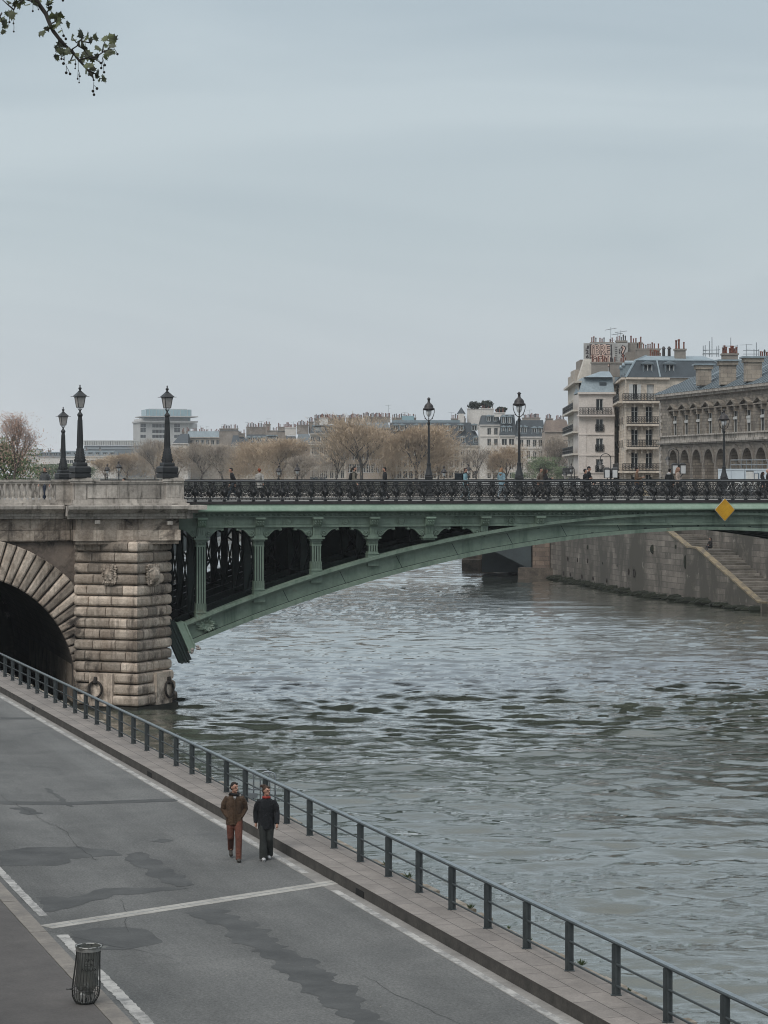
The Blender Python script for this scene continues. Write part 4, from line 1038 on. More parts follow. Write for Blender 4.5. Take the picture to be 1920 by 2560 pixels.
def text_obj(body,size,mat,parent,name='lettering',ext=.004,sx=1.0,align='CENTER'):
    cu=bpy.data.curves.new(name,'FONT'); cu.body=body; cu.size=size; cu.extrude=ext; cu.align_x=align; cu.align_y='CENTER'; cu.resolution_u=2
    o=bpy.data.objects.new(name,cu); COL.objects.link(o); dg=bpy.context.evaluated_depsgraph_get(); me=bpy.data.meshes.new_from_object(o.evaluated_get(dg)); bpy.data.objects.remove(o)
    me.materials.clear(); me.materials.append(mat)
    o=bpy.data.objects.new(name,me); COL.objects.link(o); o.parent=parent; o.scale=(sx,1,1); return o
ink=M('dark_ink',(.008,.009,.008),.8)
# bag print wraps the bag surface: three short lines
for k,(txt,z) in enumerate((('APN',.745),('CON',.665),('INGRAX',.585))):
    o=text_obj(txt,.075,ink,bn,'bag_print',.001); me=o.data
    for vtx in me.vertices:
        x,y,zz=vtx.co; a=-PI/2+R(14)+x/.2; rr=.206+zz; vtx.co=(lx(z+y)+rr*math.cos(a),rr*math.sin(a),z+y)
mb=MB(); random.seed(8)
for i in range(9): mb.ball((lx(.2)+random.uniform(-.1,.1),random.uniform(-.1,.1),random.uniform(.08,.3)),(random.uniform(.03,.06),.04,random.uniform(.04,.07)),7,5)
mb.build('litter',whitew,bn)
mb=MB(); 
for j in range(12): a=2*PI*j/12; mb.box(.15*math.cos(a)-.02,.15*math.cos(a)+.02,.15*math.sin(a)-.002,.15*math.sin(a)+.002,.05,.16)
mb.build('base_plates',ringm,bn)
# ================================================================ OVERHANGING PLANE BRANCH
YB=20.0; SB=4.88
def PB(x,y,dy=0): return W(x/SB,y/SB,YB+dy)
pt=empty('plane_tree',(-9.0,17.0,10.15),'plane tree branch with lobed leaves and hanging seed balls in the top left corner','tree')
mb=MB(); mb.smooth=True; top=PB(430,-20); 
mb.tube([(-9,17,10.1),(-9.1,17,11.5),(-8.9,17.2,14),(-8.6,17.4,17),(-8.2,17.6,21)],[.42,.34,.29,.24,.15],12); mb.build('trunk',treebark,pt,world=True)
mb=MB(); mb.smooth=True
mb.tube([(-8.85,17.2,15),(-7.2,18.2,17.2),(-5,19.4,17.6),(-3.7,19.9,16.9),tuple(top)],[.16,.11,.07,.045,.022],8)
mainp=[(430,-20),(480,60),(560,170),(610,300),(650,380),(720,470),(800,560),(900,650),(960,730),(1050,830),(1130,930),(1140,980)]
mb.tube([PB(x,y,.05*math.sin(i)) for i,(x,y) in enumerate(mainp)],[.02,.019,.0185,.018,.017,.016,.014,.0125,.011,.009,.006,.003],7)
subs=[[(440,30),(300,-10),(200,60),(170,120),(140,190)],[(170,120),(100,60),(20,-10)],[(20,160),(0,200),(40,280),(100,330)],[(560,170),(600,110),(590,40)],[(600,300),(680,260),(700,200)],[(620,330),(560,360),(510,390)],[(720,470),(710,530),(740,600)],[(900,650),(880,600),(940,560),(990,480),(1050,440)],[(990,500),(1080,520),(1150,470)],[(960,730),(1090,700),(1180,690),(1250,640),(1330,600),(1400,600)],[(1250,640),(1260,560),(1290,480)],[(1320,600),(1370,540),(1390,490)],[(1090,700),(1160,720),(1230,770)],[(960,560),(1020,600),(1080,680)],[(1080,860),(1160,900),(1220,960),(1300,955)],[(900,650),(860,740),(830,780)],[(480,60),(440,40),(400,60)],[(1000,480),(930,520),(880,450)]]
for sp in subs: mb.tube([PB(x,y,.1*math.sin(x)) for x,y in sp],[.008-.005*i/(len(sp)-1) for i in range(len(sp))],5)
mb.build('branch',M('branch_bark',(.035,.03,.026),.95,(.02,.018,.015),20),pt,world=True)
leafshape=[(0,-.12),(.10,-.06),(.28,-.16),(.24,-.02),(.50,.02),(.34,.13),(.46,.30),(.25,.30),(.20,.42),(.12,.40),(0,.66),(-.11,.42),(-.19,.44),(-.24,.30),(-.45,.31),(-.33,.13),(-.5,.0),(-.25,-.02),(-.27,-.17),(-.10,-.06)]
leaves=[(190,40,90),(270,20,80),(330,60,80),(110,30,60),(230,70,70),(140,180,110),(60,290,110),(20,240,90),(90,170,70),(180,160,60),(40,390,70),(75,330,80),(430,40,80),(400,15,60),(480,15,60),(600,40,80),(610,100,70),(630,10,60),(700,230,130),(740,190,100),(640,200,90),(690,310,110),(640,330,80),(830,300,80),(730,385,60),(520,400,90),(570,350,80),(480,420,60),(750,540,110),(740,620,110),(700,590,80),(690,700,80),(790,640,90),(830,620,80),(880,450,80),(900,490,60),(990,420,110),(1060,450,110),(1160,460,100),(1110,490,80),(1010,560,100),(960,540,60),(1080,680,130),(1040,640,90),(1120,720,90),(1280,470,90),(1290,560,60),(1380,490,120),(1350,440,70),(1370,560,80),(1200,590,90),(1170,570,50),(1320,650,110),(1370,640,80),(1290,700,70),(1180,690,80),(1010,740,60),(1080,800,110),(1130,840,80),(1050,870,80),(1190,890,80),(1180,930,60),(1270,960,90),(1210,975,50),(890,735,55),(850,760,40),(1110,900,70),(940,670,60),(1000,700,60),(820,590,70),(880,640,60)]
random.seed(77); mb=MB()
for (x,y,sz) in leaves:
    c=PB(x,y,random.uniform(-.15,.15)); k=sz/SB*YB/F*1.45
    M_=Matrix.Rotation(random.uniform(0,2*PI),3,'Y')@Matrix.Rotation(random.uniform(-1.0,1.0),3,'X')@Matrix.Rotation(random.uniform(-.8,.8),3,'Z')
    cu=random.uniform(-.5,.5); pts=[c+M_@(Vector((a,cu*(a*a)+.25*(b_-.1)**2,b_-.15))*k) for a,b_ in leafshape]; cc=c+M_@(Vector((0,0,.0))*k)
    n=len(pts); mb.add([cc]+pts,[(0,1+i,1+(i+1)%n) for i in range(n)])
mb.build('foliage',planel,pt,world=True)
balls=[(400,135,13,400,40),(470,115,10,440,50),(165,285,12,170,170),(168,385,12,168,285),(115,270,14,110,200),(775,435,17,750,340),(803,475,17,770,420),(750,718,15,745,650),(775,725,9,780,650),(775,775,19,790,690),(808,888,18,805,780),(855,902,17,805,800),(920,782,13,915,700),(917,835,10,917,780),(947,962,12,955,740),(975,930,12,955,850),(965,1008,10,960,900),(1143,978,13,1130,900),(1183,1080,18,1145,1040),(1134,1112,18,1145,1000),(1147,1155,17,1140,1100),(1230,768,16,1190,720),(1278,795,17,1245,690),(1235,830,16,1250,700),(1270,881,16,1245,720),(1433,660,15,1390,590),(768,5,16,760,-40),(1050,585,17,1035,520)]
sbm=M('seed_ball',(.02,.018,.014),.95,(.012,.01,.008),60)
for (x,y,r_,sx,sy) in balls:
    c=PB(x,y); rr=r_/SB*YB/F; mb=MB(); mb.smooth=True; mb.ball(c,rr,10,8); mb.smooth=False; mb.tube([c,PB((x+sx)/2+3,(y+sy)/2),PB(sx,sy)],.0022,4); mb.build('seed_ball',sbm,pt,world=True)
# ================================================================ PEOPLE
CL={}
def cm_(c): 
    k=tuple(round(x,3) for x in c)
    if k not in CL: CL[k]=cloth('cloth_%d'%len(CL),c)
    return CL[k]
blackc=(.012,.013,.016)
def person(label,loc,h,face,jacket,trousers,shoes=(.03,.03,.03),hair=(.02,.015,.012),hairstyle='short',stride=.22,ph=1,jl=.80,arms=('down','down'),lean=0,look=0,vox=.022,extras=(),near=False,sleeve=.062,jw=1.0,flare=0,group=None):
    # face: heading angle in degrees; 0 = towards the camera (-Y), 90 = towards +X
    s=h/1.78; r=empty('person',loc,label,'person',group,rz=R(face)); r.scale=(s,s,s)
    L=lean
    def sh(z): return -L*max(0,z-.92)  # forward lean
    hip={};kn={};an={}
    for sd,q in ((-1,ph),(1,-ph)):
        fy=-stride*q; hip[sd]=Vector((sd*.09,0,.93)); 
        kn[sd]=Vector((sd*.085,fy*.5-.03 if q>0 else fy*.25-.10,.51)); an[sd]=Vector((sd*(.07 if q>0 else .06),fy+.02,.09 if q>0 else .09+stride*.42))
    sho={sd:Vector((sd*.175,sh(1.42),1.42)) for sd in (-1,1)}
    el={};wr={}
    for i,sd in enumerate((-1,1)):
        md=arms[i]; q=(ph if sd==1 else -ph)
        if md=='down': el[sd]=Vector((sd*.25,sh(1.15)+.03-q*.06,1.14)); wr[sd]=Vector((sd*.25,sh(.95)-.06-q*.12,.88))
        elif md=='pocket': el[sd]=Vector((sd*.255,sh(1.15)+.06,1.15)); wr[sd]=Vector((sd*.13,sh(.95)-.06,.96))
        elif md=='phone': el[sd]=Vector((sd*.24,sh(1.15)-.04,1.15)); wr[sd]=Vector((sd*.12,sh(1.2)-.32,1.22))
        else: el[sd]=Vector((sd*.24,sh(1.15)+.02,1.15)); wr[sd]=Vector((sd*.14,sh(1.1)-.22,1.08))
    hc=Vector((0,sh(1.66)-.015,1.655)); nk=Vector((0,sh(1.5),1.47))
    # body: one continuous surface
    mb=MB()
    hl=R(look); fw=Vector((math.sin(hl),-math.cos(hl),0)); rt=Vector((math.cos(hl),math.sin(hl),0))
    def HP(a,b_,c): return hc+rt*a+fw*b_+Vector((0,0,c))
    mb.ball(hc+Vector((0,0,.02)),(.076,.092,.098),12,10); mb.ball(HP(0,.022,-.055),(.056,.062,.062),10,8)
    mb.tube([nk+Vector((0,.01,-.06)),nk+Vector((0,.005,.06)),hc+Vector((0,.01,-.04))],[.062,.052,.055],10)
    mb.etube([(0,0,.86,.15,.10),(0,sh(1)*1,1.0,.135,.095),(0,sh(1.2),1.2,.145,.10),(0,sh(1.38),1.38,.16,.095),(0,sh(1.46),1.46,.09,.07)],12)
    for sd in (-1,1):
        mb.tube([sho[sd],el[sd],wr[sd]],[.05,.038,.027],8); mb.tube([hip[sd],kn[sd],an[sd]],[.08,.052,.036],8)
        dv_=(wr[sd]-el[sd]).normalized()
        if near and arms[(sd+1)//2]!='pocket':
            pa=wr[sd]+dv_*.05; mb.tube([wr[sd],pa,wr[sd]+dv_*.09],[.026,.036,.034],8)
            side=Vector((0,-1,0)); side=(side-dv_*side.dot(dv_)).normalized(); inw=Vector((-sd,0,0))
            for f in range(4):
                o_=side*(.026-.0175*f); ln_=[.07,.08,.075,.058][f]; b0=wr[sd]+dv_*.085+o_; mb.tube([b0,b0+dv_*ln_*.5+inw*.004,b0+dv_*ln_*.85+inw*.022],[.0095,.0085,.0075],6)
            b0=wr[sd]+dv_*.035+side*.03; mb.tube([b0,b0+dv_*.035+side*.022,b0+dv_*.07+side*.022+inw*.01],[.011,.0095,.008],6)
        elif arms[(sd+1)//2]=='pocket': mb.ball(wr[sd],(.035,.03,.04),8,6)
        else: mb.tube([wr[sd],wr[sd]+dv_*.09,wr[sd]+dv_*.16],[.028,.036,.018],8)
        mb.tube([an[sd],an[sd]+Vector((0,.0,-.03)),an[sd]+Vector((0,-.12,-.045))],[.036,.035,.025],6)
        mb.ball(HP(sd*.077,-.004,-.005),(.014,.02,.03),6,5)
    # nose, brow, chin, lips
    mb.tube([HP(0,.088,.02),HP(0,.112,-.022),HP(0,.094,-.032)],[.010,.017,.014],6); mb.tube([HP(-.05,.078,.035),HP(0,.09,.032),HP(.05,.078,.035)],.012,6)
    mb.ball(HP(0,.07,-.092),(.025,.024,.02),6,5); mb.tube([HP(-.022,.083,-.062),HP(0,.09,-.06),HP(.022,.083,-.062)],.009,5)
    body=remesh(mb,'body',skin,r,.0075 if near else vox*.75,2 if near else 1)
    if near:
        for sd in (-1,1):
            mb=MB(); mb.ball(HP(sd*.032,.077,.012),(.011,.011,.008),8,6); mb.build('eye',cm_((.03,.025,.02)),body)
    mb=MB(); mb.tube([HP(-.028,.084,-.058),HP(0,.093,-.0565),HP(.028,.084,-.058)],.005,5); mb.build('mouth',cm_((.22,.07,.06)),body) if near else None
    # trousers
    mb=MB(); mb.etube([(0,0,.80,.165,.11),(0,0,.88,.172,.12),(0,0,.98,.15,.11)],12)
    for sd in (-1,1):
        a=an[sd]; f=1+flare; mb.tube([hip[sd]+Vector((sd*-.005,0,.0)),hip[sd].lerp(kn[sd],.45),kn[sd],kn[sd].lerp(a,.5),a+Vector((0,-.01,-.055))],[.102,.098,.082,.075*(1+flare*.6),.068*f],10)
        if near:
            for q in (.2,.55,.8): mm=kn[sd].lerp(a,q); mb.tube([mm+Vector((-.05,-.03,.01)),mm+Vector((.0,-.055,-.008)),mm+Vector((.05,-.03,.012))],.012,5)
    remesh(mb,'trousers',cm_(trousers),r,.010 if near else vox,2)
    for sd in (-1,1):
        a=an[sd]; lift=0 if a.z<.11 else (a.z-.09)*1.3; mb=MB(); tilt=lift
        mb.ball((a.x,a.y-.01,a.z-.035),(.044,.06,.045),8,6); mb.ball((a.x,a.y-.135,a.z-.045-tilt*.6),(.052,.10,.042),10,6); mb.tube([(a.x,a.y+.05,a.z-.06+tilt*.3),(a.x,a.y-.19,a.z-.068-tilt*.6)],[.044,.042],8)
        remesh(mb,'shoe',cm_(shoes),r,.010 if near else vox*.8,1)
    # jacket
    zb_=jl; mb=MB(); w_=jw
    mb.etube([(0,sh(zb_),zb_,.185*w_,.135*w_),(0,sh(.95),max(.95,zb_+.05),.178*w_,.13*w_),(0,sh(1.12),1.12,.172*w_,.127*w_),(0,sh(1.3),1.3,.19*w_,.128*w_),(0,sh(1.41),1.41,.175*w_,.112),(0,sh(1.47),1.475,.10,.085),(0,sh(1.52),1.52,.075,.075)],16)
    for sd in (-1,1):
        e=el[sd]; wv=wr[sd]; mb.tube([sho[sd]+Vector((-sd*.03,0,.0)),sho[sd].lerp(e,.5)+Vector((sd*.012,0,0)),e,e.lerp(wv,.5),wv],[.078,sleeve+.008,sleeve,sleeve*.95,sleeve*.8],10)
        if near:
            for q in (.25,.6,.85):
                mm=sho[sd].lerp(e,q); mb.tube([mm+Vector((-.05,-.045,.02)),mm+Vector((0,-.07,-.01)),mm+Vector((.055,-.035,.015))],.014,5)
                mm=e.lerp(wv,q); mb.tube([mm+Vector((-.04,-.04,.015)),mm+Vector((0,-.06,-.01)),mm+Vector((.045,-.03,.015))],.013,5)
    jk=remesh(mb,'jacket',cm_(jacket),r,.0105 if near else vox,2)
    # hair
    mb=MB(); hcm=cm_(hair)
    if hairstyle!='none':
        mb.ball(HP(0,-.018,.045),(.083,.096,.083),12,8); mb.ball(HP(0,-.045,.0),(.077,.065,.085),10,8)
        mb.ball(HP(0,.05,.085),(.06,.035,.03),8,6)
        if hairstyle=='long': mb.tube([HP(0,-.05,.03),HP(0,-.085,-.1),HP(0,-.10,-.28),HP(0,-.09,-.36)],[.085,.095,.085,.03],10); [mb.tube([HP(sd*.065,-.01,.04),HP(sd*.08,0,-.1),HP(sd*.075,.02,-.24)],[.03,.035,.02],6) for sd in (-1,1)]
        if hairstyle=='curly': 
            random.seed(4)
            for q in range(26): a=random.uniform(0,2*PI); e=random.uniform(-.5,1.4); mb.ball(HP(.085*math.cos(a)*math.cos(e),-.03+.085*math.sin(a)*math.cos(e) if math.sin(a)<.4 else -.01,.035+.085*math.sin(e)),.04,6,5)
        if hairstyle=='bun':
            mb.ball(HP(-.035,-.075,.105),(.055,.05,.05),8,6)
            random.seed(3)
            for q in range(12): a=random.uniform(0,2*PI); p0=HP(-.035,-.075,.105); mb.tube([p0,p0+Vector((.06*math.cos(a),.06*math.sin(a),.03)),p0+Vector((.09*math.cos(a),.09*math.sin(a)+.02,-.03))],[.018,.015,.006],5)
        if hairstyle=='ponytail': mb.tube([HP(0,-.09,.05),HP(0,-.15,.02),HP(0,-.17,-.12),HP(0,-.15,-.22)],[.03,.04,.035,.01],8)
        remesh(mb,'hair',hcm,r,.010 if near else vox*.8,1)
    for ex in extras:
        kd=ex[0]; col=cm_(ex[1])
        mb=MB()
        if kd=='backpack': mb.ball((0,.19+sh(1.2),1.22),(.15,.10,.22),10,8); mb.ball((0,.24+sh(1.2),1.12),(.12,.08,.11),8,6); [mb.tube([(sd*.1,.12,1.4),(sd*.12,.0,1.485),(sd*.13,-.13,1.36),(sd*.15,-.05,1.1)],.02,5) for sd in (-1,1)]; nm='backpack'
        elif kd=='boxpack': mb.box(-.21,.21,.15,.56,1.02,1.47); mb.box(-.215,.215,.145,.565,1.44,1.48); nm='box_backpack'
        elif kd=='scarf': mb.tube([(.075*math.cos(t)*1.25,sh(1.5)+.085*math.sin(t)*1.1,1.495+.015*math.sin(2*t)) for t in [2*PI*j/12 for j in range(13)]],.033,8,False); mb.smooth=True; nm='scarf'
        elif kd=='beanie': mb.ball(HP(0,-.01,.06),(.092,.104,.085),12,8); nm='beanie'
        elif kd=='hood': mb.ball((0,.11+sh(1.45),1.47),(.13,.07,.08),10,6); nm='hood'
        elif kd=='phone': p_=(wr[1]+wr[-1])/2 if arms[0]=='phone' and arms[1]=='phone' else wr[1]; mb.box(p_.x-.04,p_.x+.04,p_.y-.12,p_.y-.1,p_.z,p_.z+.14); nm='phone'
        elif kd=='beard': mb.ball(HP(0,.045,-.08),(.055,.05,.045),8,6); nm='beard'
        elif kd=='pockets':
            for sd in (-1,1): mb.obox((sd*.035,-.150*w_+.012,1.0),(sd*.11,.035,0),(0,.012,0),(0,0,.05)); mb.obox((sd*.035,-.146*w_+.012,.87),(sd*.11,.035,0),(0,.012,0),(0,0,.13))
            mb.box(-.012,.012,-.150*w_,-.13,.82,1.42); nm='pocket_flaps'
        elif kd=='shirt': mb.add([(-.035,-.118,1.46),(.035,-.118,1.46),(.0,-.139,1.33)],[(0,1,2)]); mb.add([(-.035,-.11,1.46),(.035,-.11,1.46),(.0,-.13,1.33)],[(2,1,0)]); nm='shirt'
        elif kd=='scrunchie': p_=HP(0,-.055,.085); mb.tube([p_+Vector((.045*math.cos(t),.04*math.sin(t),.0)) for t in [2*PI*j/10 for j in range(11)]],.018,6,False); mb.smooth=True; nm='hair_tie'
        elif kd=='collar': mb.tube([(.07*math.cos(t)*1.15,sh(1.5)+.078*math.sin(t),1.50) for t in [2*PI*j/12 for j in range(13)]],.028,8,False); nm='collar'
        elif kd=='hat': mb.lathe([(.15,1.70),(.14,1.715),(.09,1.72),(.085,1.80),(.0,1.81)],12,(hc.x,hc.y,0)); nm='hat'
        mb.build(nm,col,r)
    return r
# the walking couple
pm_=G(586,2148,ZR); pw=G(666,2149,ZR)
person('man in a brown jacket and rust red trousers walking on the quay road',pm_,1.80,8,(.105,.062,.036),(.18,.064,.042),(.075,.068,.06),(.028,.018,.013),'short',.34,-1,.80,('pocket','pocket'),look=34,near=True,jw=1.07,sleeve=.068,extras=(('scarf',(.012,.011,.012)),('hood',(.105,.062,.036)),('pockets',(.115,.068,.038)),('shirt',(.6,.6,.6))))
person('woman in a loose black jumper and white shoes walking beside the man',pw,1.72,4,(.008,.010,.014),(.035,.04,.038),(.82,.82,.82),(.075,.042,.028),'bun',.13,1,.74,('down','down'),look=42,near=True,jw=1.10,sleeve=.072,flare=.55,extras=(('collar',(.42,.04,.03)),('scrunchie',(.62,.28,.22))))
GP='people crossing the iron bridge'
def onb(px,v,z=10.41): p=at(px,v,z); return p
K=[
 ('man in a grey jacket and dark scarf behind the left stone balustrade',at(112,6,10.38),1.78,-25,dict(jacket=(.10,.105,.11),trousers=(.02,.03,.055),extras=(('scarf',(.015,.015,.015)),))),
 ('person with dark curly hair and a backpack seen low behind the left parapet',at(321,14,9.95),1.62,-75,dict(jacket=(.05,.07,.075),trousers=(.03,.03,.03),hair=(.02,.014,.012),hairstyle='curly',lean=.35,extras=(('backpack',(.10,.14,.16)),))),
 ('person in a black coat leaning forward near the left end of the iron railing',onb(584,3,10.41),1.72,-80,dict(jacket=blackc,trousers=(.03,.045,.06),shoes=(.5,.5,.5),stride=.34,lean=.18,jl=.72)),
 ('person with red hair and a white coat seen from behind',onb(649,WB-4.3,10.41),1.70,165,dict(jacket=(.5,.48,.45),trousers=(.03,.03,.03),hair=(.30,.075,.03),hairstyle='curly',jl=.6,extras=(('backpack',(.42,.40,.37)),))),
 ('bearded man in a khaki coat with a black backpack',onb(886,3,10.41),1.80,80,dict(jacket=(.20,.18,.145),trousers=(.03,.03,.032),hair=(.012,.01,.01),hairstyle='ponytail',jl=.7,extras=(('backpack',(.012,.013,.016)),('beard',(.015,.012,.01))))),
 ('bearded man in a black coat facing the khaki coated man',onb(962,3,10.41),1.76,-85,dict(jacket=blackc,trousers=(.014,.014,.016),hair=(.012,.01,.01),jl=.68,extras=(('beard',(.015,.012,.01)),))),
 ('person in a light blue jacket carrying a black box backpack',onb(1163,3,10.41),1.72,75,dict(jacket=(.26,.44,.50),trousers=(.22,.28,.30),hair=(.05,.03,.025),extras=(('boxpack',(.012,.02,.028)),('scarf',(.03,.025,.028))))),
 ('person with long blond hair in a light blue jacket and pale jeans',onb(1254,3,10.41),1.74,140,dict(jacket=(.25,.38,.45),trousers=(.36,.42,.46),hair=(.36,.20,.11),hairstyle='long',stride=.3,extras=(('hood',(.28,.42,.48)),))),
 ('woman with long brown hair in a black top near the tallest lamp',onb(1364,3,10.41),1.66,100,dict(jacket=blackc,trousers=(.02,.02,.022),hair=(.045,.026,.02),hairstyle='long',arms=('phone','phone'))),
 ('person in a brown patterned coat behind the long haired woman',onb(1352,5,10.41),1.74,60,dict(jacket=(.17,.13,.10),trousers=(.03,.03,.03),hair=(.02,.016,.014))),
 ('shorter of the black jacketed pair at the pale house, holding a phone',onb(1463,2.6,10.41),1.66,60,dict(jacket=blackc,trousers=blackc,hair=(.012,.01,.01),hairstyle='curly',arms=('phone','phone'),extras=(('phone',(.01,.01,.01)),))),
 ('taller of the black jacketed pair at the pale house, wearing a beanie',onb(1472,3.3,10.41),1.80,70,dict(jacket=blackc,trousers=(.02,.02,.022),extras=(('beanie',(.01,.01,.012)),))),
 ('woman in a brown jacket with tied black hair holding a cup',onb(1592,3,10.41),1.74,80,dict(jacket=(.15,.085,.05),trousers=(.02,.025,.035),hair=(.012,.01,.01),hairstyle='bun',shoes=(.5,.5,.48),arms=('phone','bent'),stride=.3)),
 ('young man in a black jacket with a white hood',onb(1674,3,10.41),1.70,150,dict(jacket=blackc,trousers=(.02,.02,.022),hair=(.012,.01,.01),extras=(('hood',(.5,.5,.5)),))),
 ('person with long blond hair in a beige coat beside the white hooded man',onb(1695,2.8,10.41),1.78,60,dict(jacket=(.46,.36,.30),trousers=(.02,.02,.022),hair=(.33,.19,.13),hairstyle='long',shoes=(.5,.5,.5),jl=.85)),
 ('person with long dark hair near the right edge beside the site cabins',onb(1907,3,10.41),1.52,90,dict(jacket=blackc,trousers=(.02,.02,.022),hair=(.02,.014,.012),hairstyle='long')),
 ('bald person cut by the right edge of the photo',onb(1920,3.4,10.41),1.68,-90,dict(jacket=(.03,.025,.025),trousers=(.02,.02,.022),hairstyle='none')),
]
for i,(lab,loc,h,fc_,kw) in enumerate(K): person(lab,loc,h,fc_,kw.pop('jacket'),kw.pop('trousers'),ph=1 if i%2 else -1,group=GP,**kw)
# parked bicycles on the far footway
def bicycle(px,v,label,rz):
    p=at(px,v,10.42); r=empty('bicycle',p,label,'bicycle','bicycles parked along the far side of the bridge',rz=rz)
    for x in (-.52,.52):
        mb=MB(); mb.tube([(x+.33*math.cos(2*PI*j/18),0,.34+.33*math.sin(2*PI*j/18)) for j in range(19)],.02,5,False); w_=mb.build('wheel',iron,r)
        mb=MB(); 
        for j in range(9): a=PI*j/9; mb.tube([(x-.32*math.cos(a),0,.34-.32*math.sin(a)),(x+.32*math.cos(a),0,.34+.32*math.sin(a))],.004,3)
        mb.build('spokes',hoopm,w_)
    mb=MB(); J={'bb':(-.1,0,.3),'seat':(-.22,0,.85),'head':(.36,0,.85),'r':(-.52,0,.34),'f':(.52,0,.34)}
    for a,b_ in (('bb','seat'),('seat','head'),('bb','head'),('bb','r'),('r','seat'),('head','f')): mb.tube([J[a],J[b_]],.02,5)
    mb.build('frame',whitew,r)
    mb=MB(); mb.ball((-.24,0,.93),(.13,.06,.035),8,5); mb.build('saddle',iron,r)
    mb=MB(); mb.tube([(.36,0,.85),(.33,0,1.0)],.018,5); mb.tube([(.25,-.26,1.02),(.36,-.1,1.0),(.36,.1,1.0),(.25,.26,1.02)],.016,5); mb.build('handlebar',iron,r)
for i,(px,lab) in enumerate(((1836,'parked bicycle with white frame nearest the lamp above the yellow sign'),(1864,'middle one of the three white framed bicycles'),(1894,'parked white framed bicycle nearest the right edge'))): bicycle(px,WB-2.4,lab,TH+R(12*i-10))
# ================================================================ RIVER WALL, STAIRS, FAR BRIDGE
ZG=10.2
wallp=[G(1372,1445),G(1480,1466),G(1575,1486),G(1700,1507),G(1850,1525)]
# stair geometry along the last stretch; wall continues towards the bridge abutment
wd=(wallp[4]-wallp[3]).normalized(); wn=Vector((-wd.y,wd.x,0))
if wn.x<0: wn=-wn
endp=G(1905,1531)
wf=Fac(wallp[2].xy,endp.xy)
qw=empty('river_wall',(wallp[0].x,wallp[0].y,0),'tall stained stone river wall across the water with moss along the waterline','river wall')
mb=MB()
A=[wallp[0]+Vector((-3,14,0))]+wallp[:3]
for i in range(len(A)-1): p,q=A[i],A[i+1]; mb.quad((p.x,p.y,-1),(q.x,q.y,-1),(q.x,q.y,ZG+.1),(p.x,p.y,ZG+.1))
# front wall with sloping top (stairs behind it)
def zt_px(px,py): t,z=wf.hit(px,py); return t,z
prof=[zt_px(1598,1250),zt_px(1665,1327),zt_px(1716,1369),zt_px(1741,1372),zt_px(1893,1506),(wf.hit(1905)[0],.75)]
prof=[(0,ZG+.1),(prof[0][0],ZG+.1)]+prof[1:]
for i in range(len(prof)-1):
    (a,za),(b_,zb_)=prof[i],prof[i+1]; mb.quad(wf.pt(a,-1),wf.pt(b_,-1),wf.pt(b_,zb_),wf.pt(a,za))
    mb.quad(wf.pt(a,za),wf.pt(b_,zb_),wf.pt(b_,zb_,-.5),wf.pt(a,za,-.5)); mb.quad(wf.pt(b_,-1,-.5),wf.pt(a,-1,-.5),wf.pt(a,za,-.5),wf.pt(b_,zb_,-.5))
e_=prof[-1][0]; mb.quad(wf.pt(e_,-1),wf.pt(e_,-1,-.5),wf.pt(e_,.75,-.5),wf.pt(e_,.75))
# back wall behind the stairs, continuing to the near right
SW=3.6
s_r=wf.hit(1598)[0]-2
nb=empty
P_=wf.pt(s_r,0,-SW); Q_=wf.pt(e_+95,0,-SW)
mb.quad(wf.pt(s_r,-1,-SW),wf.pt(e_+95,-1,-SW),wf.pt(e_+95,ZG+.1,-SW),wf.pt(s_r,ZG+.1,-SW))
mb.build('wall',quaywall,qw,world=True)
mb=MB()
cp=M('ochre_coping',(.27,.215,.135),.9,(.14,.12,.09),1.6,lo=.4,hi=.6,fine=6)
for (a,za),(b_,zb_) in zip(prof[1:-1],prof[2:]):
    mb.obox(wf.pt(a,za,-.55),wf.d*(b_-a)+Vector((0,0,zb_-za)),wf.n*.62,(0,0,.16))
mb.build('coping',cp,qw,world=True)
mb=MB(); random.seed(6)
a0=prof[2][0]; n1=9; st1=prof[3];st2=prof[4]
def flight(p,q,n):
    for i in range(n):
        t0,t1=i/n,(i+1)/n; s0=p[0]+(q[0]-p[0])*t0; s1=p[0]+(q[0]-p[0])*t1; z=p[1]+(q[1]-p[1])*t1-.15
        mb.tone=random.random(); mb.obox(wf.pt(s0,-1,-.5),wf.d*(s1-s0),wf.n*-(SW-.52),(0,0,z+1+random.uniform(-.02,.02))); mb.tone=.05; mb.obox(wf.pt(s1,z-.30,-.5),wf.d*.03,wf.n*-(SW-.55),(0,0,.12))  # dark strip below each tread edge paints the riser shadow
flight(prof[2],prof[3],8); mb.obox(wf.pt(st1[0]+.005,-1,-.5),wf.d*(st2[0]-st1[0]-.01),wf.n*-(SW-.52),(0,0,st1[1]+.85)); flight(prof[4],prof[5],20)
mb.obox(wf.pt(prof[5][0],-.8,-.5),wf.d*9,wf.n*-(SW-.52),(0,0,1.25))
mb.build('steps',M('stair_stone',(.27,.245,.215),.92,(.13,.118,.10),1.0,fine=7,tone=.35),qw,world=True)
# moss band
mb=MB(); random.seed(14); mb.smooth=False
L=[*A,wf.pt(e_,0)]
for i in range(len(L)-1):
    p,q=L[i],L[i+1]; n=int((q-p).length/.5); nn_=Vector((-(q-p).y,(q-p).x,0)).normalized(); nn_=-nn_ if nn_.x>0 else nn_
    for j in range(n):
        c=p.lerp(q,(j+random.random())/n); mb.ball((c.x+nn_.x*.05,c.y+nn_.y*.05,random.uniform(0,.3)),(random.uniform(.6,1.3),.22,random.uniform(.12,.4)),7,4)
mb.build('moss',moss,qw,world=True)
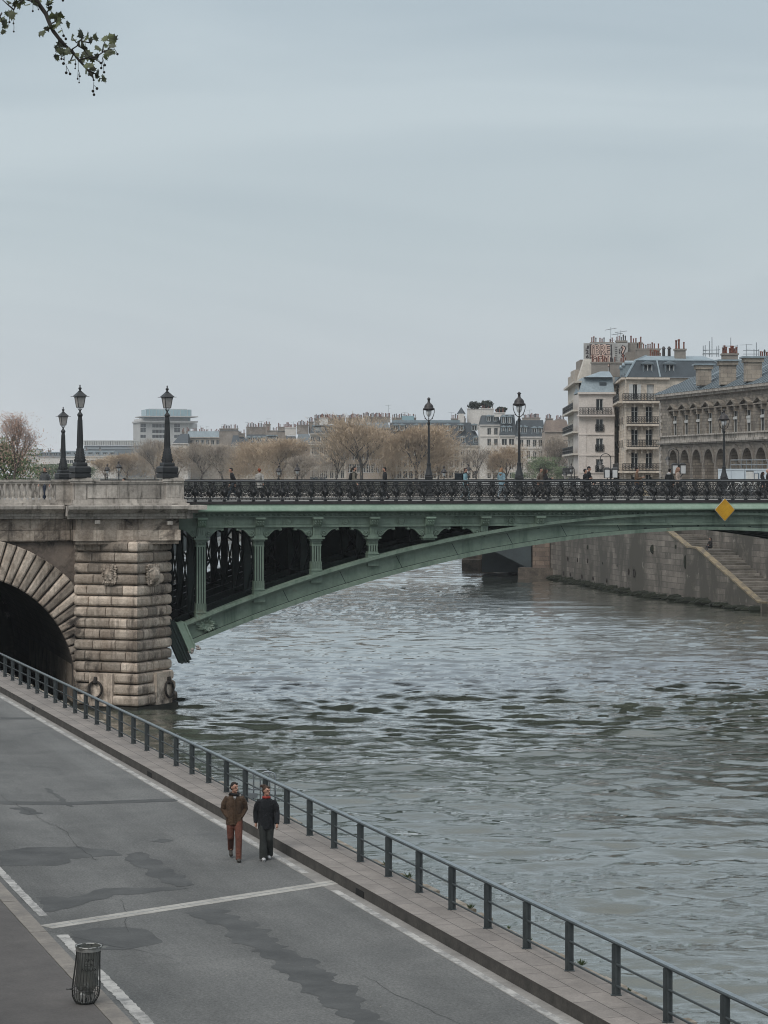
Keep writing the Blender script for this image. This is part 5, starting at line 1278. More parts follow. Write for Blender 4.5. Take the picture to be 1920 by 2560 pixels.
# mooring rings and holes
for (px,py,r_) in ((1573,1429,.17),(1587,1433,.24),(1421,1397,.13),(1445,1400,.13),(1470,1402,.13),(1410,1433,.13),(1427,1436,.12),(1456,1441,.12),(1484,1446,.12),(1518,1451,.12)):
    if px<1575:
        i=1 if px<1480 else 2; fc=Fac(A[i].xy,A[i+1].xy)
    else: fc=wf
    t,z=fc.hit(px,py); c=fc.pt(t,z,.07); mb=MB(); mb.tube([c+fc.d*(r_*math.cos(2*PI*j/14))*1.0+Vector((0,0,r_*math.sin(2*PI*j/14)))*1.6 for j in range(15)],.045,5,False); mb.build('wall_ring',rust,qw,world=True)
for (px,py,w_,h) in ((1470,1368,6,12),(1543,1414,3,7),(1507,1408,3,7),(1690,1367,5,12),(1540,1475,4,8),(1633,1373,14,24),(1714,1405,9,36)):
    fc=wf if px>1575 else Fac(A[2].xy,A[3].xy) if px>1480 else Fac(A[1].xy,A[2].xy)
    t,z=fc.hit(px,py); m=fc.pt(t,z).y/F; mb=MB(); mb.ball(fc.pt(t,z,0),(w_*m*.6,.12,h*m*.5),8,6); mb.build('dark_recess',moss,qw,world=True)  # dark lumps in the moss colour stand for the shade inside wall holes
# island ground
mb=MB(); pts=[*[(p.x+.02,p.y) for p in A],tuple(wf.pt(s_r,0,-.3).xy),tuple(wf.pt(s_r+.4,0,-SW-.02).xy),tuple(wf.pt(e_+95,0,-SW-.02).xy),(300,110),(300,560),(12,560)]
mb.prism(pts,lambda x,y:(x,y,-1.5),(0,0,ZG+1.5)); mb.build('island_ground',M('street_paving',(.17,.165,.155),.9,(.11,.105,.10),.4,fine=9),kind='structure')
mb=MB(); P_=wf.pt(s_r,0,-SW-.1); Q_=wf.pt(e_+95,0,-SW-.1); mb.obox((P_.x,P_.y,ZG),Q_-P_,wf.n*-.45,(0,0,1.0)); 
mb.build('street_parapet',stone_l,label='low stone parapet along the top of the far river wall',cat='parapet')
# seated person on the stairs
t,z=wf.hit(1736,1366); sp=wf.pt(t,z,-1.6)
def seated(loc,label):
    r=empty('person',loc,label,'person',rz=R(-60)); dk=cm_((.02,.018,.018))
    mb=MB(); mb.ball((0,-.05,.98),(.08,.09,.11),8,6); mb.tube([(0,0,.2),(0,-.03,.6),(0,-.05,.85)],[.13,.14,.05],8)
    for sd in (-1,1): mb.tube([(sd*.1,0,.2),(sd*.12,-.42,.32),(sd*.12,-.45,-.1)],[.09,.07,.05],6); mb.tube([(sd*.18,-.02,.72),(sd*.22,-.15,.48),(sd*.1,-.35,.42)],[.06,.05,.035],6)
    remesh(mb,'body',skin,r,.03,1)
    mb=MB(); mb.tube([(0,.0,.15),(0,-.02,.45),(0,-.03,.72),(0,-.05,.84)],[.18,.19,.19,.08],8)
    for sd in (-1,1): mb.tube([(sd*.18,-.02,.74),(sd*.24,-.15,.48),(sd*.1,-.32,.42)],[.08,.07,.05],6)
    remesh(mb,'coat',dk,r,.03,1)
    mb=MB()
    for sd in (-1,1): mb.tube([(sd*.1,0,.17),(sd*.12,-.42,.33),(sd*.12,-.45,-.08)],[.11,.09,.065],6); mb.ball((sd*.12,-.52,-.12),(.05,.12,.05),6,5)
    remesh(mb,'trousers',cm_((.05,.05,.055)),r,.03,1)
    mb=MB(); mb.ball((0,-.02,1.02),(.095,.10,.11),8,6); mb.tube([(0,.04,1.0),(0,.06,.75)],[.08,.05],6); remesh(mb,'hair',cm_((.02,.015,.012)),r,.03,1)
seated((sp.x,sp.y,z-.3),'person in dark clothes sitting on the stair landing of the far river wall')
# far bridge
fb=empty('far_river_bridge',(16,262,0),'dark low iron arch of the next bridge glimpsed under the green arch','bridge')
pA=W(1327,0,263); 
mb=MB(); bl=blocks('bridge_abutment_blocks',(.24,.18,.14),(.15,.115,.095),(.06,.05,.045),1.0,.5)
p0=G(1335,1445); mb.obox((p0.x-.2,p0.y-.6,-1),(1.9,-.4,0),(3,14,0),(0,0,10.2)); mb.m=1; mb.obox((p0.x-1.9,p0.y-1.2,-1),(4.1,-.8,0),(4,15,0),(0,0,2.2)); mb.build('abutment',[bl,stone_d],fb,world=True)
X0,Y0=p0.x-.3,p0.y
def fz(t): return .9+6.2*(1-(1-min(t,1.0))**2)**1.0*1.0 if t<=1 else .9+6.2*(1-(t-1)**2)
for k in range(5):
    yo=3.2*k; mb=MB(); N=24
    for i in range(N):
        t0,t1=2*i/N,2*(i+1)/N; xa,xb=X0-t0*22,X0-t1*22; ya,yb=Y0+yo+t0*5,Y0+yo+t1*5; za,zb_=.9+6*(1-(1-t0)**2),.9+6*(1-(1-t1)**2)
        mb.add([(xa,ya,za),(xb,yb,zb_),(xb,yb,zb_+1.0),(xa,ya,za+1.0),(xa,ya+.5,za),(xb,yb+.5,zb_),(xb,yb+.5,zb_+1.0),(xa,ya+.5,za+1.0)],[(3,2,1,0),(4,5,6,7),(2,3,7,6),(0,1,5,4)])
        mb.quad((xa,ya+.2,za+.9),(xa,ya+.2,8.9),(xb,yb+.2,8.9),(xb,yb+.2,zb_+.9))
    mb.build('arch_rib',M('dark_blue_iron',(.04,.055,.06),.6,(.025,.033,.036),.5) if 'dark_blue_iron' not in MATS else MATS['dark_blue_iron'],fb,world=True)
mb=MB(); mb.obox((X0+6,Y0-2.5,8.7),(-110,25,0),(3,15,0),(0,0,.8)); mb.build('deck',stone_l,fb,world=True)
g_=G(1180,1424); mb=MB(); mb.obox((g_.x-1.3,g_.y-1,-1),(2.3,-.3,0),(2,10,0),(0,0,2.3)); mb.obox((g_.x-1.1,g_.y+1,1.3),(6.2,-1,0),(1,8,0),(0,0,1.6)); mb.build('pier_footing',stone_d,fb,world=True)  # second box is an added dark mass for the shade below the arch
q0=G(1205,1436); mb=MB(); mb.obox((q0.x,q0.y,.3),(6.3,-1.2,0),(3,12,0),(0,0,2.4)); mb.build('dark_mass_fill',MATS['dark_blue_iron'],fb,world=True)  # added dark block stands in for the shade and reflection under the arch
# ================================================================ BUILDINGS
POT=MB(); POT.smooth=True; POT.lathe([(.13,0),(.11,.1),(.10,.55),(.13,.6),(.12,.7)],6); POTM=POT.mesh('chimney_pot',potred)
POT2=MB(); POT2.lathe([(.1,0),(.1,.5),(.16,.52),(.05,.7)],6); POTM2=POT2.mesh('chimney_pot',iron_b)
def chimney(root,c,w_,d_,z0,z1,mat,n=5,rz=0,ps=1.0,seed=0):
    random.seed(seed+int(z1*10)); mb=MB(); c=Vector((c[0],c[1],0)); rm=Matrix.Rotation(rz,4,'Z')
    def bx(a,b_,e,f,g,h,m=0): mb.m=m; mb.obox(c+rm@Vector((a,e,g)),rm@Vector((b_-a,0,0)),rm@Vector((0,f-e,0)),(0,0,h-g))
    bx(-w_/2,w_/2,-d_/2,d_/2,z0,z1-.25,0); bx(-w_/2-.12,w_/2+.12,-d_/2-.12,d_/2+.12,z1-.25,z1,0)
    o=mb.build('chimney',mat,root,world=True); rl_=wmat(root).to_translation()
    for i in range(n):
        if random.random()<.12: continue
        p=c+rm@Vector((-w_/2+w_*(i+.5)/n,random.uniform(-.1,.1)*d_,0)); s=ps*random.uniform(.8,1.2)
        q=inst('chimney_pot',POTM if random.random()<.75 else POTM2,o,(p.x-rl_.x,p.y-rl_.y,z1-rl_.z),0,(s,s,s*random.uniform(.8,1.5)))
    return o
WC={}
def win_mesh(w,h,style):
    k=(round(w,1),round(h,1),style)
    if k in WC: return WC[k]
    w,h=k[0],k[1]; mb=MB(); f=.07 if style!='far' else .1
    if style=='shut':
        for i in (0,1): mb.box(-w/2+i*w/2+.01,i*w/2-.01,-.05,.0,0,h)
        WC[k]=(mb.mesh('window',whitew),None); return WC[k]
    mb.box(-w/2,-w/2+f,-.04,.04,0,h); mb.box(w/2-f,w/2,-.04,.04,0,h); mb.box(-w/2,w/2,-.045,.045,h-f,h); mb.box(-w/2,w/2,-.045,.045,0,f); mb.box(-f*.7,f*.7,-.04,.04,f,h-f)
    if style=='cross' or h>2.1: mb.box(-w/2,w/2,-.038,.038,h*.68,h*.68+f*.6)
    if style in('near','cross','guard'):
        mb.m=0; P=MB(); P.quad((-w/2,.02,0),(w/2,.02,0),(w/2,.02,h),(-w/2,.02,h)); WC[k]=(mb.mesh('window',whitew),P.mesh('pane',winglass)); return WC[k]
    mb.m=1; mb.quad((-w/2,.02,0),(w/2,.02,0),(w/2,.02,h),(-w/2,.02,h)); WC[k]=(mb.mesh('window',[whitew,winglass]),None); return WC[k]
GM={}
def guard_mesh(w,kind):
    k=(round(w,1),kind)
    if k in GM: return GM[k]
    w=k[0]; mb=MB(); mb.box(-w/2,w/2,-.04,.04,.92,1.02); mb.box(-w/2,w/2,-.04,.04,.02,.12); n=max(3,int(w/.19))
    for i in range(n+1): x=-w/2+w*i/n; mb.box(x-.032,x+.032,-.03,.03,.05,.95)
    for i in range(n): 
        x=-w/2+w*(i+.5)/n
        if kind!='plain': mb.tube([(x-.06,0,.3),(x+.05,0,.45),(x-.05,0,.6),(x+.06,0,.75)],.034,3)
    GM[k]=mb.mesh('balcony_railing',iron); return GM[k]
def place(root,fc,name,me,child,s,z,o,sc=1):
    p=fc.pt(s,z,o)-wmat(root).to_translation(); w_=inst(name,me,root,p,fc.rz,sc)
    if child is not None: inst('pane',child,w_,(0,0,0))
    return w_
def facade(root,fc,s0,s1,z0,z1,rows,mat,style='far',depth=.3,o=0,surround=None,name='wall'):
    # rows: (zb,zt,[s...],width,style or None)
    holes=[(s-w/2,s+w/2,zb,zt_) for zb,zt_,ss,w,*_ in rows for s in ss if s0<s-w/2 and s+w/2<s1]
    mb=MB(); wall(mb,fc,s0,s1,z0,z1,holes,depth,o); 
    if surround:
        for a,b_,c,d in holes: fbox(mb,fc,a-surround,a,c,d,o,o+.06); fbox(mb,fc,b_,b_+surround,c,d,o,o+.06); fbox(mb,fc,a-surround,b_+surround,d,d+surround*1.2,o,o+.1); fbox(mb,fc,a-surround,b_+surround,c-.15,c,o,o+.12)
    ob=mb.build(name,mat,root,world=True)
    for zb,zt_,ss,w,*st in rows:
        sty=st[0] if st else style
        for s in ss:
            if not (s0<s-w/2 and s+w/2<s1): continue
            me,ch=win_mesh(w,zt_-zb,sty if sty!='guard' else 'near'); place(root,fc,'window',me,ch,s,zb,o-depth+.05)
            if sty=='guard': place(root,fc,'balcony_railing',guard_mesh(w+.2,'orn'),None,s,zb,o+.12)
    return ob
def prow(fc,ytop,ybot,xs,w,*st):
    ss=[fc.hit(x)[0] for x in xs]; xm=sum(xs)/len(xs); zb=fc.hit(xm,ybot)[1]; zt_=fc.hit(xm,ytop)[1]; return (zb,zt_,ss,w,*st)
def lin(a,b_,n): return [a+(b_-a)*i/(n-1) for i in range(n)] if n>1 else [a]
def boxroof(mb,fc,s0,s1,d_,z0,z1,ins_f,ins_s,ins_s2=None,ov=.0):
    i2=ins_s if ins_s2 is None else ins_s2
    b_=[fc.pt(s0,z0,ov),fc.pt(s1,z0,ov),fc.pt(s1,z0,-d_),fc.pt(s0,z0,-d_)]; t=[fc.pt(s0+ins_s,z1,-ins_f),fc.pt(s1-i2,z1,-ins_f),fc.pt(s1-i2,z1,-d_+ins_f),fc.pt(s0+ins_s,z1,-d_+ins_f)]
    mb.add(b_+t,[(0,1,5,4),(1,2,6,5),(2,3,7,6),(3,0,4,7),(4,5,6,7)])
def dormer(root,fc,s,z,w,h,o,mat=zinc,style='far',deep=1.6):
    mb=MB(); fbox(mb,fc,s-w/2-.15,s-w/2,z,z+h,-deep,o); fbox(mb,fc,s+w/2,s+w/2+.15,z,z+h,-deep,o); fbox(mb,fc,s-w/2-.3,s+w/2+.3,z+h,z+h+.2,-deep,o+.15); fbox(mb,fc,s-w/2,s+w/2,z-.12,z,-deep,o+.05)
    a,b_=fc.pt(s-w/2-.25,z+h+.2,o+.1),fc.pt(s+w/2+.25,z+h+.2,o+.1); c=fc.pt(s,z+h+.5,o+.05); c2=fc.pt(s,z+h+.5,-deep); a2,b2=fc.pt(s-w/2-.25,z+h+.2,-deep),fc.pt(s+w/2+.25,z+h+.2,-deep)
    mb.add([a,b_,c,a2,b2,c2],[(0,1,2),(1,4,5,2),(3,0,2,5)])
    dm=mb.build('dormer',mat,root,world=True); me,ch=win_mesh(w,h,style); p=fc.pt(s,z,o-.15)-wmat(root).to_translation(); q=inst('window',me,dm,p,fc.rz)
ANT=MB(); ANT.tube([(0,0,0),(0,0,3.2)],.035,4); ANT.tube([(-.9,0,3.0),(.9,.2,3.15)],.03,4)
for j in range(6): ANT.tube([(-.8+.3*j,-.35,3.0+.025*j),(-.8+.3*j,.35,3.0+.025*j)],.02,3)
ANT.tube([(0,0,2.2),(.7,0,2.25)],.02,3); ANTM=ANT.mesh('antenna',hoopm)
def antenna(root,px,pytop,Y,h=3.2):
    z=ZC-(pytop-HY)*Y/F; p=Vector(((px-CX)*Y/F,Y,z-h))-wmat(root).to_translation(); inst('antenna',ANTM,root,p,random.uniform(-.6,.6),(1,1,h/3.2))
def farb(label,x0,x1,Y,eave,top,wallm,roofm=slate,rows=(),dorm=(),chim=(),ins=None,ddy=0,depth=11,cat='house',inss=.6,name='town_house',inss2=None,ant=(),cornice=True,base=None,chm=None,party_top=None,rstyle='far'):
    fc=pfac(x0,Y,x1,Y+ddy); m=Y/F; z1=ZC-(eave-HY)*m; zt_=ZC-(top-HY)*m; z0=ZG-1.0
    r=empty(name,fc.pt(fc.L/2,ZG),label,cat); r.location.z=9.9
    facade(r,fc,0,fc.L,9.0,z1,[prow(fc,*q) for q in rows],wallm,style=rstyle)
    mb=MB(); a,b_=fc.pt(0,9,0),fc.pt(0,z1,0); 
    for s,fl in ((0,0),(fc.L,1)):
        P=[fc.pt(s,9,0),fc.pt(s,9,-depth),fc.pt(s,z1,-depth),fc.pt(s,z1,0)]; mb.poly(P if fl else P[::-1])
    mb.quad(fc.pt(fc.L,9,-depth),fc.pt(0,9,-depth),fc.pt(0,z1,-depth),fc.pt(fc.L,z1,-depth)); mb.build('side_walls',wallm,r,world=True)
    if cornice:
        mb=MB(); fbox(mb,fc,-.15,fc.L+.15,z1-.02,z1+.25,-.2,.4); 
        if len(rows)>1:
            fbox(mb,fc,0,fc.L,z1-3.0,z1-2.8,.003,.2)
        mb.build('cornice',wallm,r,world=True)
    mb=MB(); boxroof(mb,fc,0,fc.L,depth,z1+.2,zt_,ins if ins is not None else min(2.0,(zt_-z1)*.35),inss,inss2,ov=.15); mb.build('roof',roofm,r,world=True)
    for (px,yt,yb,w,*_) in dorm:
        t,zb=fc.hit(px,yb); _,zz=fc.hit(px,yt); dormer(r,fc,t,zb,w,zz-zb,-.1)
    for k,(cx0,cx1,yt,yb,*o) in enumerate(chim):
        dd=o[0] if o else 4; n=o[1] if len(o)>1 else max(2,int((cx1-cx0)*m/.55)); cm2=o[2] if len(o)>2 else (chm or party)
        Yc=Y+dd; xa,xb=(cx0-CX)*Yc/F,(cx1-CX)*Yc/F; chimney(r,((xa+xb)/2,Yc),xb-xa,1.1,ZC-(yb-HY)*Yc/F,ZC-(yt-HY)*Yc/F,cm2,n,fc.rz,1.15,k)
    for (px,py) in ant: antenna(r,px,py,Y+5)
    return r,fc
random.seed(99)
# --- far distance
r,fc=farb('white and glass office block rising far behind the left bank trees',350,472,1500,1054,1046,pale,pale,rows=[(1059,1068,[358],3.6),(1069,1081,[358],3.6),(1087,1095,[358],3.6),(1060,1069,lin(388,407,3),3.9),(1074,1083,lin(388,407,3),3.9),(1087,1095,lin(388,407,3),3.9),(1059,1068,[443],4),(1069,1081,[443],4),(1087,1095,[443],4)],cornice=False,depth=30,cat='office block',name='office_block',ddy=8,rstyle='near')
gl=M('blue_green_glass',(.30,.42,.46),.25,(.20,.31,.35),.03); fcw=pfac(350,1500,472,1508); mm=1500/F
mb=MB()
def slab(x0,x1,y0,y1,o0,o1): 
    a,_=fcw.hit(x0); b_,_=fcw.hit(x1); fbox(mb,fcw,a,b_,ZC-(y1-HY)*mm,ZC-(y0-HY)*mm,o0,o1)
slab(347,493,1052,1056,-30,3); slab(352,492,1040,1042.5,-26,5); mb.build('terrace_slab',pale,r,world=True)
mb=MB(); slab(366,480,1023,1040,-22,-2); slab(362,478,1042.5,1052,-24,-3); mb.build('glass_storey',gl,r,world=True)
mb=MB(); 
for x in lin(366,478,14): slab(x,x+.7,1023,1040,-2,-1.6)
slab(375,470,1021,1023,-20,-4); mb.build('mullions',pale,r,world=True)
mb=MB(); fc2=pfac(472,1508,493,1530); wall(mb,fc2,0,fc2.L,9,ZC-(1056-HY)*mm,[(fc2.L*.2,fc2.L*.8,ZC-(1078-HY)*mm,ZC-(1071-HY)*mm)],.3); mb.build('side_wall',pale,r,world=True)
r,fc=farb('long grey blue block with a comb of vertical fins on its top, behind the lamps',208,356,1300,1124,1114,zinc_d,zinc_d,rows=[(1142,1151,lin(300,330,6),4)],cornice=False,depth=25,cat='office block',name='office_block')
mb=MB(); 
for x in lin(209,352,26): t=fc.hit(x)[0]; z=ZC-(1113-HY)*1300/F; fbox(mb,fc,t,t+.8,z,z+2.4,-.5,.6)
fbox(mb,fc,fc.hit(209)[0],fc.hit(352)[0],z+.003,z+2.2,-4,-.6); fbox(mb,fc,fc.hit(209)[0],fc.hit(352)[0],z+2.4,z+2.7,-5,.8); mb.build('top_fins',whitew,r,world=True)
farb('low blue grey mansard houses far behind the second lantern',96,160,1100,1143,1130,white,slate,rows=[(1160,1170,lin(105,150,6),1.6)],dorm=[(x,1132,1141,1.6) for x in lin(105,150,5)],chim=[(120,128,1126,1140),(150,156,1124,1140)])
farb('low zinc roofed houses far behind the tallest lantern',160,290,1050,1142,1127,white,zinc_d,rows=[(1150,1158,lin(168,282,12),1.6)],dorm=[(x,1131,1140,1.6) for x in lin(170,280,7)],chim=[(248,252,1123,1135),(214,218,1124,1135)])
farb('pale low block with flat terraces far behind the left lanterns',40,100,1200,1126,1122,pale,zinc_d,rows=[(1135,1142,lin(48,92,5),2)],cornice=False)
# --- row on the next island, left to right
farb('small house with a dark hipped roof left in the row',432,470,720,1110,1084,white,slate,rows=[(1120,1130,[445,458],1.0)],ins=3,inss=2.2,inss2=.3,chim=[(455,461,1079,1092)])
farb('low beige house with a slate strip of dormers behind the bare trees',466,556,730,1095,1078,beige,zinc,rows=[(1100,1112,lin(480,545,6),1.1)],dorm=[(x,1096,1108,1.1) for x in (499,506,513)],chim=[(466,492,1077,1092,5,7),(497,530,1080,1094,3,8),(536,548,1082,1098,2,3)],ant=[(501,1064),(517,1066)])
farb('broad bare plaster party wall with a long row of chimney pots',548,596,700,1078,1076,party,zinc,cornice=False,chim=[(549,595,1071,1079,1,12)],ant=[(572,1062),(561,1060)])
farb('narrow dark slate gable house left of the tall chimneys',576,614,690,1118,1088,cream,slate,rows=[(1124,1136,lin(584,606,3),1.0)],ins=3.2,chim=[(597,612,1083,1092,3,4)])
farb('slate mansard house with high chimneys behind the red haired person',612,668,680,1113,1086,cream,slate,rows=[(1118,1130,lin(620,662,5),1.0),(1140,1152,lin(620,662,5),1.0)],dorm=[(x,1094,1106,1.0) for x in (622,636,648,660)],chim=[(616,664,1067,1092,6,12),(664,676,1060,1090,5,3)],ant=[(619,1055),(654,1052),(670,1046)])
farb('house with blue grey mansard and white parapet between two chimney stacks',664,698,670,1108,1087,cream,slate,rows=[(1113,1124,lin(670,692,3),1.0)],dorm=[(x,1091,1101,.9) for x in (670,677,684,691)],chim=[(668,694,1076,1088,3,6)])
farb('tall narrow party wall with a fluted chimney, left of the white slanted wall',694,714,668,1080,1078,party,zinc,cornice=False,chim=[(695,712,1067,1082,1,5)])
farb('house with a slanted white gable above a dark slate roof',710,742,660,1112,1090,cream,slate,rows=[(1116,1126,lin(718,736,3),1.0),(1134,1150,lin(718,736,3),1.0)],ins=2.5,chim=[(713,740,1068,1089,4,9,white)],ant=[(734,1054)])
farb('old house with patched grey gable left of the round corner building',740,776,655,1112,1085,tan,zinc_d,rows=[(1116,1128,lin(748,772,4),1.0),(1136,1158,lin(746,772,4),1.0),(1166,1190,lin(746,772,4),1.0)],chim=[(742,771,1062,1086,4,8),(772,784,1054,1084,5,3)],ant=[(776,1042)])
r,fc=farb('corner building with a dark balcony band and blue slate mansard, cream front',775,868,640,1086,1062,cream,slate,rows=[(1091,1102,lin(781,797,4),.9),(1091,1102,[808,818,831,843,856],1.0),(1118,1137,lin(778,795,4),.9),(1118,1137,[804,814,829,842,856],1.0),(1145,1166,lin(778,795,4),.9),(1145,1166,[804,814,829,842,856],1.0),(1176,1196,lin(778,795,4),.9),(1176,1196,[804,814,829,842,856],1.0)],dorm=[(x,1066,1080,.9) for x in lin(787,812,5)]+[(822,1066,1080,1.1),(836,1066,1080,1.1),(851,1066,1080,1.1)],chim=[(786,798,1046,1064,6,4),(799,820,1044,1062,6,10,white),(820,862,1046,1060,6,14)])
mb=MB(); t0,z=fc.hit(775,1112); fbox(mb,fc,-.3,fc.hit(842)[0],z,z+.2,0,1.0); mb.build('balcony_slab',cream,r,world=True)
for x in lin(778,838,11): place(r,fc,'balcony_railing',guard_mesh(.7,'plain'),None,fc.hit(x)[0],z+.2,.95)
mb=MB(); 
for y in (1141,1172): _,zz=fc.hit(780,y); fbox(mb,fc,0,fc.L,zz,zz+.2,.002,.22)
t,_=fc.hit(798.5); fbox(mb,fc,t-.12,t+.12,9.2,fc.hit(780,1114)[1],.003,.18); mb.build('string_course',cream,r,world=True)
mb=MB(); a=fc.hit(776)[0];b2=fc.hit(814)[0]; fbox(mb,fc,a,b2,9.5,fc.hit(780,1192)[1],.01,1.2); mb.build('awning',slate,r,world=True)
farb('brown house with many brick chimneys hidden behind the largest bare tree',866,975,625,1072,1056,tan,zinc_d,rows=[(1080,1092,lin(874,968,9),1.1),(1104,1120,lin(874,968,9),1.1),(1130,1150,lin(874,968,9),1.1),(1160,1182,lin(874,968,9),1.1)],chim=[(871,905,1044,1060,3,11),(908,925,1040,1058,3,6),(925,975,1042,1056,5,16)],ant=[(971,1012)])
r,fc=farb('long building with a blue slate mansard and arched dormers behind the bridge lamp',972,1208,640,1116,1056,cream,slate,rows=[(1125,1142,lin(984,1200,16),1.1),(1150,1168,lin(984,1200,16),1.1),(1177,1196,lin(984,1200,16),1.2,'cross')],dorm=[(x,1063,1076,1.3) for x in (989,1005,1042,1075,1119,1152,1186)]+[(x,1094,1108,1.2) for x in (1060,1110,1157,1190)],chim=[(980,1040,1044,1056,6,14),(1128,1164,1046,1060,5,8)],inss=.4,inss2=3.4,ant=[(1012,1030),(1128,1030)])
mb=MB(); _,z=fc.hit(1000,1056); fbox(mb,fc,fc.hit(980)[0],fc.hit(1150)[0],z,z+.7,-6,-2.6); mb.build('zinc_top',zinc,r,world=True)
mb=MB(); t=fc.hit(1020)[0]; fbox(mb,fc,t-1.7,t+1.7,z+.7,z+1.9,-5,-3); mb.build('roof_lantern',gl,r,world=True)
r,fc=farb('tallest white plastered house of the row with a roof garden on top',1200,1252,630,1064,1038,white,slate,rows=[(1070,1087,[1223,1240],1.0,'near'),(1097,1114,[1223,1240],1.0,'near'),(1126,1146,[1223,1240],1.0,'near'),(1156,1174,[1223,1240],1.0,'near'),(1182,1196,[1223,1240],1.0,'near')],dorm=[(1222,1041,1053,1.0),(1238,1041,1053,1.0)],chim=[(1168,1203,1021,1075,16,0,white),(1203,1234,1021,1040,5,6,white)],ins=1.2,ant=[(1173,1006)])
mb=MB(); a,_=fc.hit(1160); _,z=fc.hit(1160,1060); 
zt0=fc.hit(1146,1070)[1]; mb.obox(fc.pt(fc.hit(1150)[0],zt0,-13),fc.d*(fc.hit(1165)[0]-fc.hit(1150)[0]),fc.n*-3,(0,0,fc.hit(1146,1031)[1]-zt0)); mb.build('turret',white,r,world=True)
c=fc.pt(fc.hit(1157.5)[0],fc.hit(1157,1032)[1],-14.5); mb=MB(); mb.etube([(c.x,c.y,c.z,1.3,1.3),(c.x,c.y,c.z+1.9,.05,.05)],6); mb.build('turret_roof',slate,r,world=True)
def shrub(x0,x1,y0,y1,Y,label,n=900,mat=leafd,name='roof_shrub',sz=.28,cat='shrub'):
    random.seed(int(x0)); a,b_=W(x0,y0,Y),W(x1,y1,Y); c=(a+b_)/2; rx,rz=(b_.x-a.x)/2,(a.z-b_.z)/2; mb=MB()
    for i in range(n):
        t=random.uniform(0,2*PI); e=random.uniform(-1,1); q=random.random()**.4*(1+.25*math.sin(3*t+e*4)); p=Vector((rx*q*math.cos(t)*math.sqrt(1-e*e),rx*.8*q*math.sin(t)*math.sqrt(1-e*e),rz*q*e))
        v1=Vector((random.gauss(0,1),random.gauss(0,1),random.gauss(0,1))).normalized()*sz; v2=v1.orthogonal().normalized()*sz*.7; mb.add([p-v1,p+v2,p+v1,p-v2],[(0,1,2,3)])
    o=mb.build(name,mat,label=label,cat=cat); o.location=c; return o
shrub(1171,1202,1005,1021,636,'wide dark shrub on the left of the roof garden')
shrub(1199,1232,1002,1020,636,'round dark shrub in the middle of the roof garden')
shrub(1240,1266,1018,1031,636,'smaller dark shrub on the right of the roof garden')
farb('house with a two storey blue slate mansard of paired dormers',1250,1292,625,1091,1036,white,slate,rows=[(1097,1113,[1261,1279],1.4,'near'),(1128,1146,[1261,1279],1.1),(1156,1174,[1261,1279],1.1),(1182,1196,[1261,1279],1.1)],dorm=[(x,y0,y1,.9) for x in (1259,1274) for y0,y1 in ((1042,1058),(1068,1086))],chim=[(1236,1262,1031,1042,4,3,white)],ins=1.4)
farb('white house with a broad blue slate mansard right of the bridge lamp',1290,1364,620,1094,1050,white,slate,rows=[(1099,1117,[1304,1321,1337,1351],1.0,'near'),(1127,1147,[1304,1321,1337,1351],1.0),(1156,1176,[1304,1321,1337,1351],1.0),(1182,1196,[1304,1321,1337,1351],1.0)],dorm=[(1302,1068,1084,1.0),(1312,1068,1084,1.0),(1336,1070,1088,1.2),(1350,1070,1088,.9)],chim=[(1306,1350,1044,1052,5,14)],ins=1.2,ant=[(1324,1024)])
farb('brown tiled gable house partly hidden by a bare tree, far right of the row',1362,1424,600,1080,1050,tan,M('brown_tiles',(.20,.155,.125),.9,(.13,.10,.085),.6,fine=8),rows=[(1100,1116,lin(1372,1415,4),1.0),(1128,1146,lin(1372,1415,4),1.0),(1158,1176,lin(1372,1415,4),1.0)],chim=[(1364,1382,1046,1060,4,5),(1390,1410,1048,1062,4,6)],ins=3)
# --- R2 pale house with zinc mansard
r,fc=farb('pale plastered house with a light zinc mansard and one window per floor',1447,1536,330,985,943,M('pale_pink_plaster',(.70,.64,.595),.9,(.60,.545,.50),.5,fine=9,stain=((.36,.32,.29),.5,.66)),zinc,rows=[(997,1027,[1499],1.0,'near'),(1048,1079,[1499],1.0,'guard'),(1096,1129,[1499],1.0,'guard'),(1148,1181,[1499],1.0,'guard')],ins=.9,inss=.7,inss2=.2,depth=9)
mb=MB()
for y in (1086,1138,1182): _,z=fc.hit(1490,y); fbox(mb,fc,.0,fc.L,z-.08,z+.1,.003,.14)
_,z=fc.hit(1490,1037); fbox(mb,fc,-.3,fc.L,z-.25,z,0,.8); t0,_=fc.hit(1466); fbox(mb,fc,0,t0,9.2,z-.3,.004,.07); mb.build('string_course',MATS['pale_pink_plaster'],r,world=True)
for x in lin(1453,1522,7): place(r,fc,'balcony_railing',guard_mesh(.68,'lat'),None,fc.hit(x)[0],z,.72)
mb=MB(); boxroof(mb,fc,.75,fc.L-.2,8,ZC-(943-HY)*330/F,ZC-(926-HY)*330/F,3.2,2.6,.2); mb.build('upper_roof',zinc,r,world=True)
t0,z0_=fc.hit(1501,972); t1,z1_=fc.hit(1515,957); mb=MB(); fbox(mb,fc,t0-.1,t1+.1,z0_-.1,z1_+.1,-.7,-.32); mb.build('skylight',slate,r,world=True); 
for cx0,cx1,yt,yb in ((1479,1519,905,938),(1524,1566,905,930)): chimney(r,((cx0+cx1)/2*0+((cx0+cx1)/2-CX)*337/F,337),(cx1-cx0)*337/F,1.0,ZC-(yb+12-HY)*337/F,ZC-(yt-HY)*337/F,greyw,8,0,.9,int(cx0))
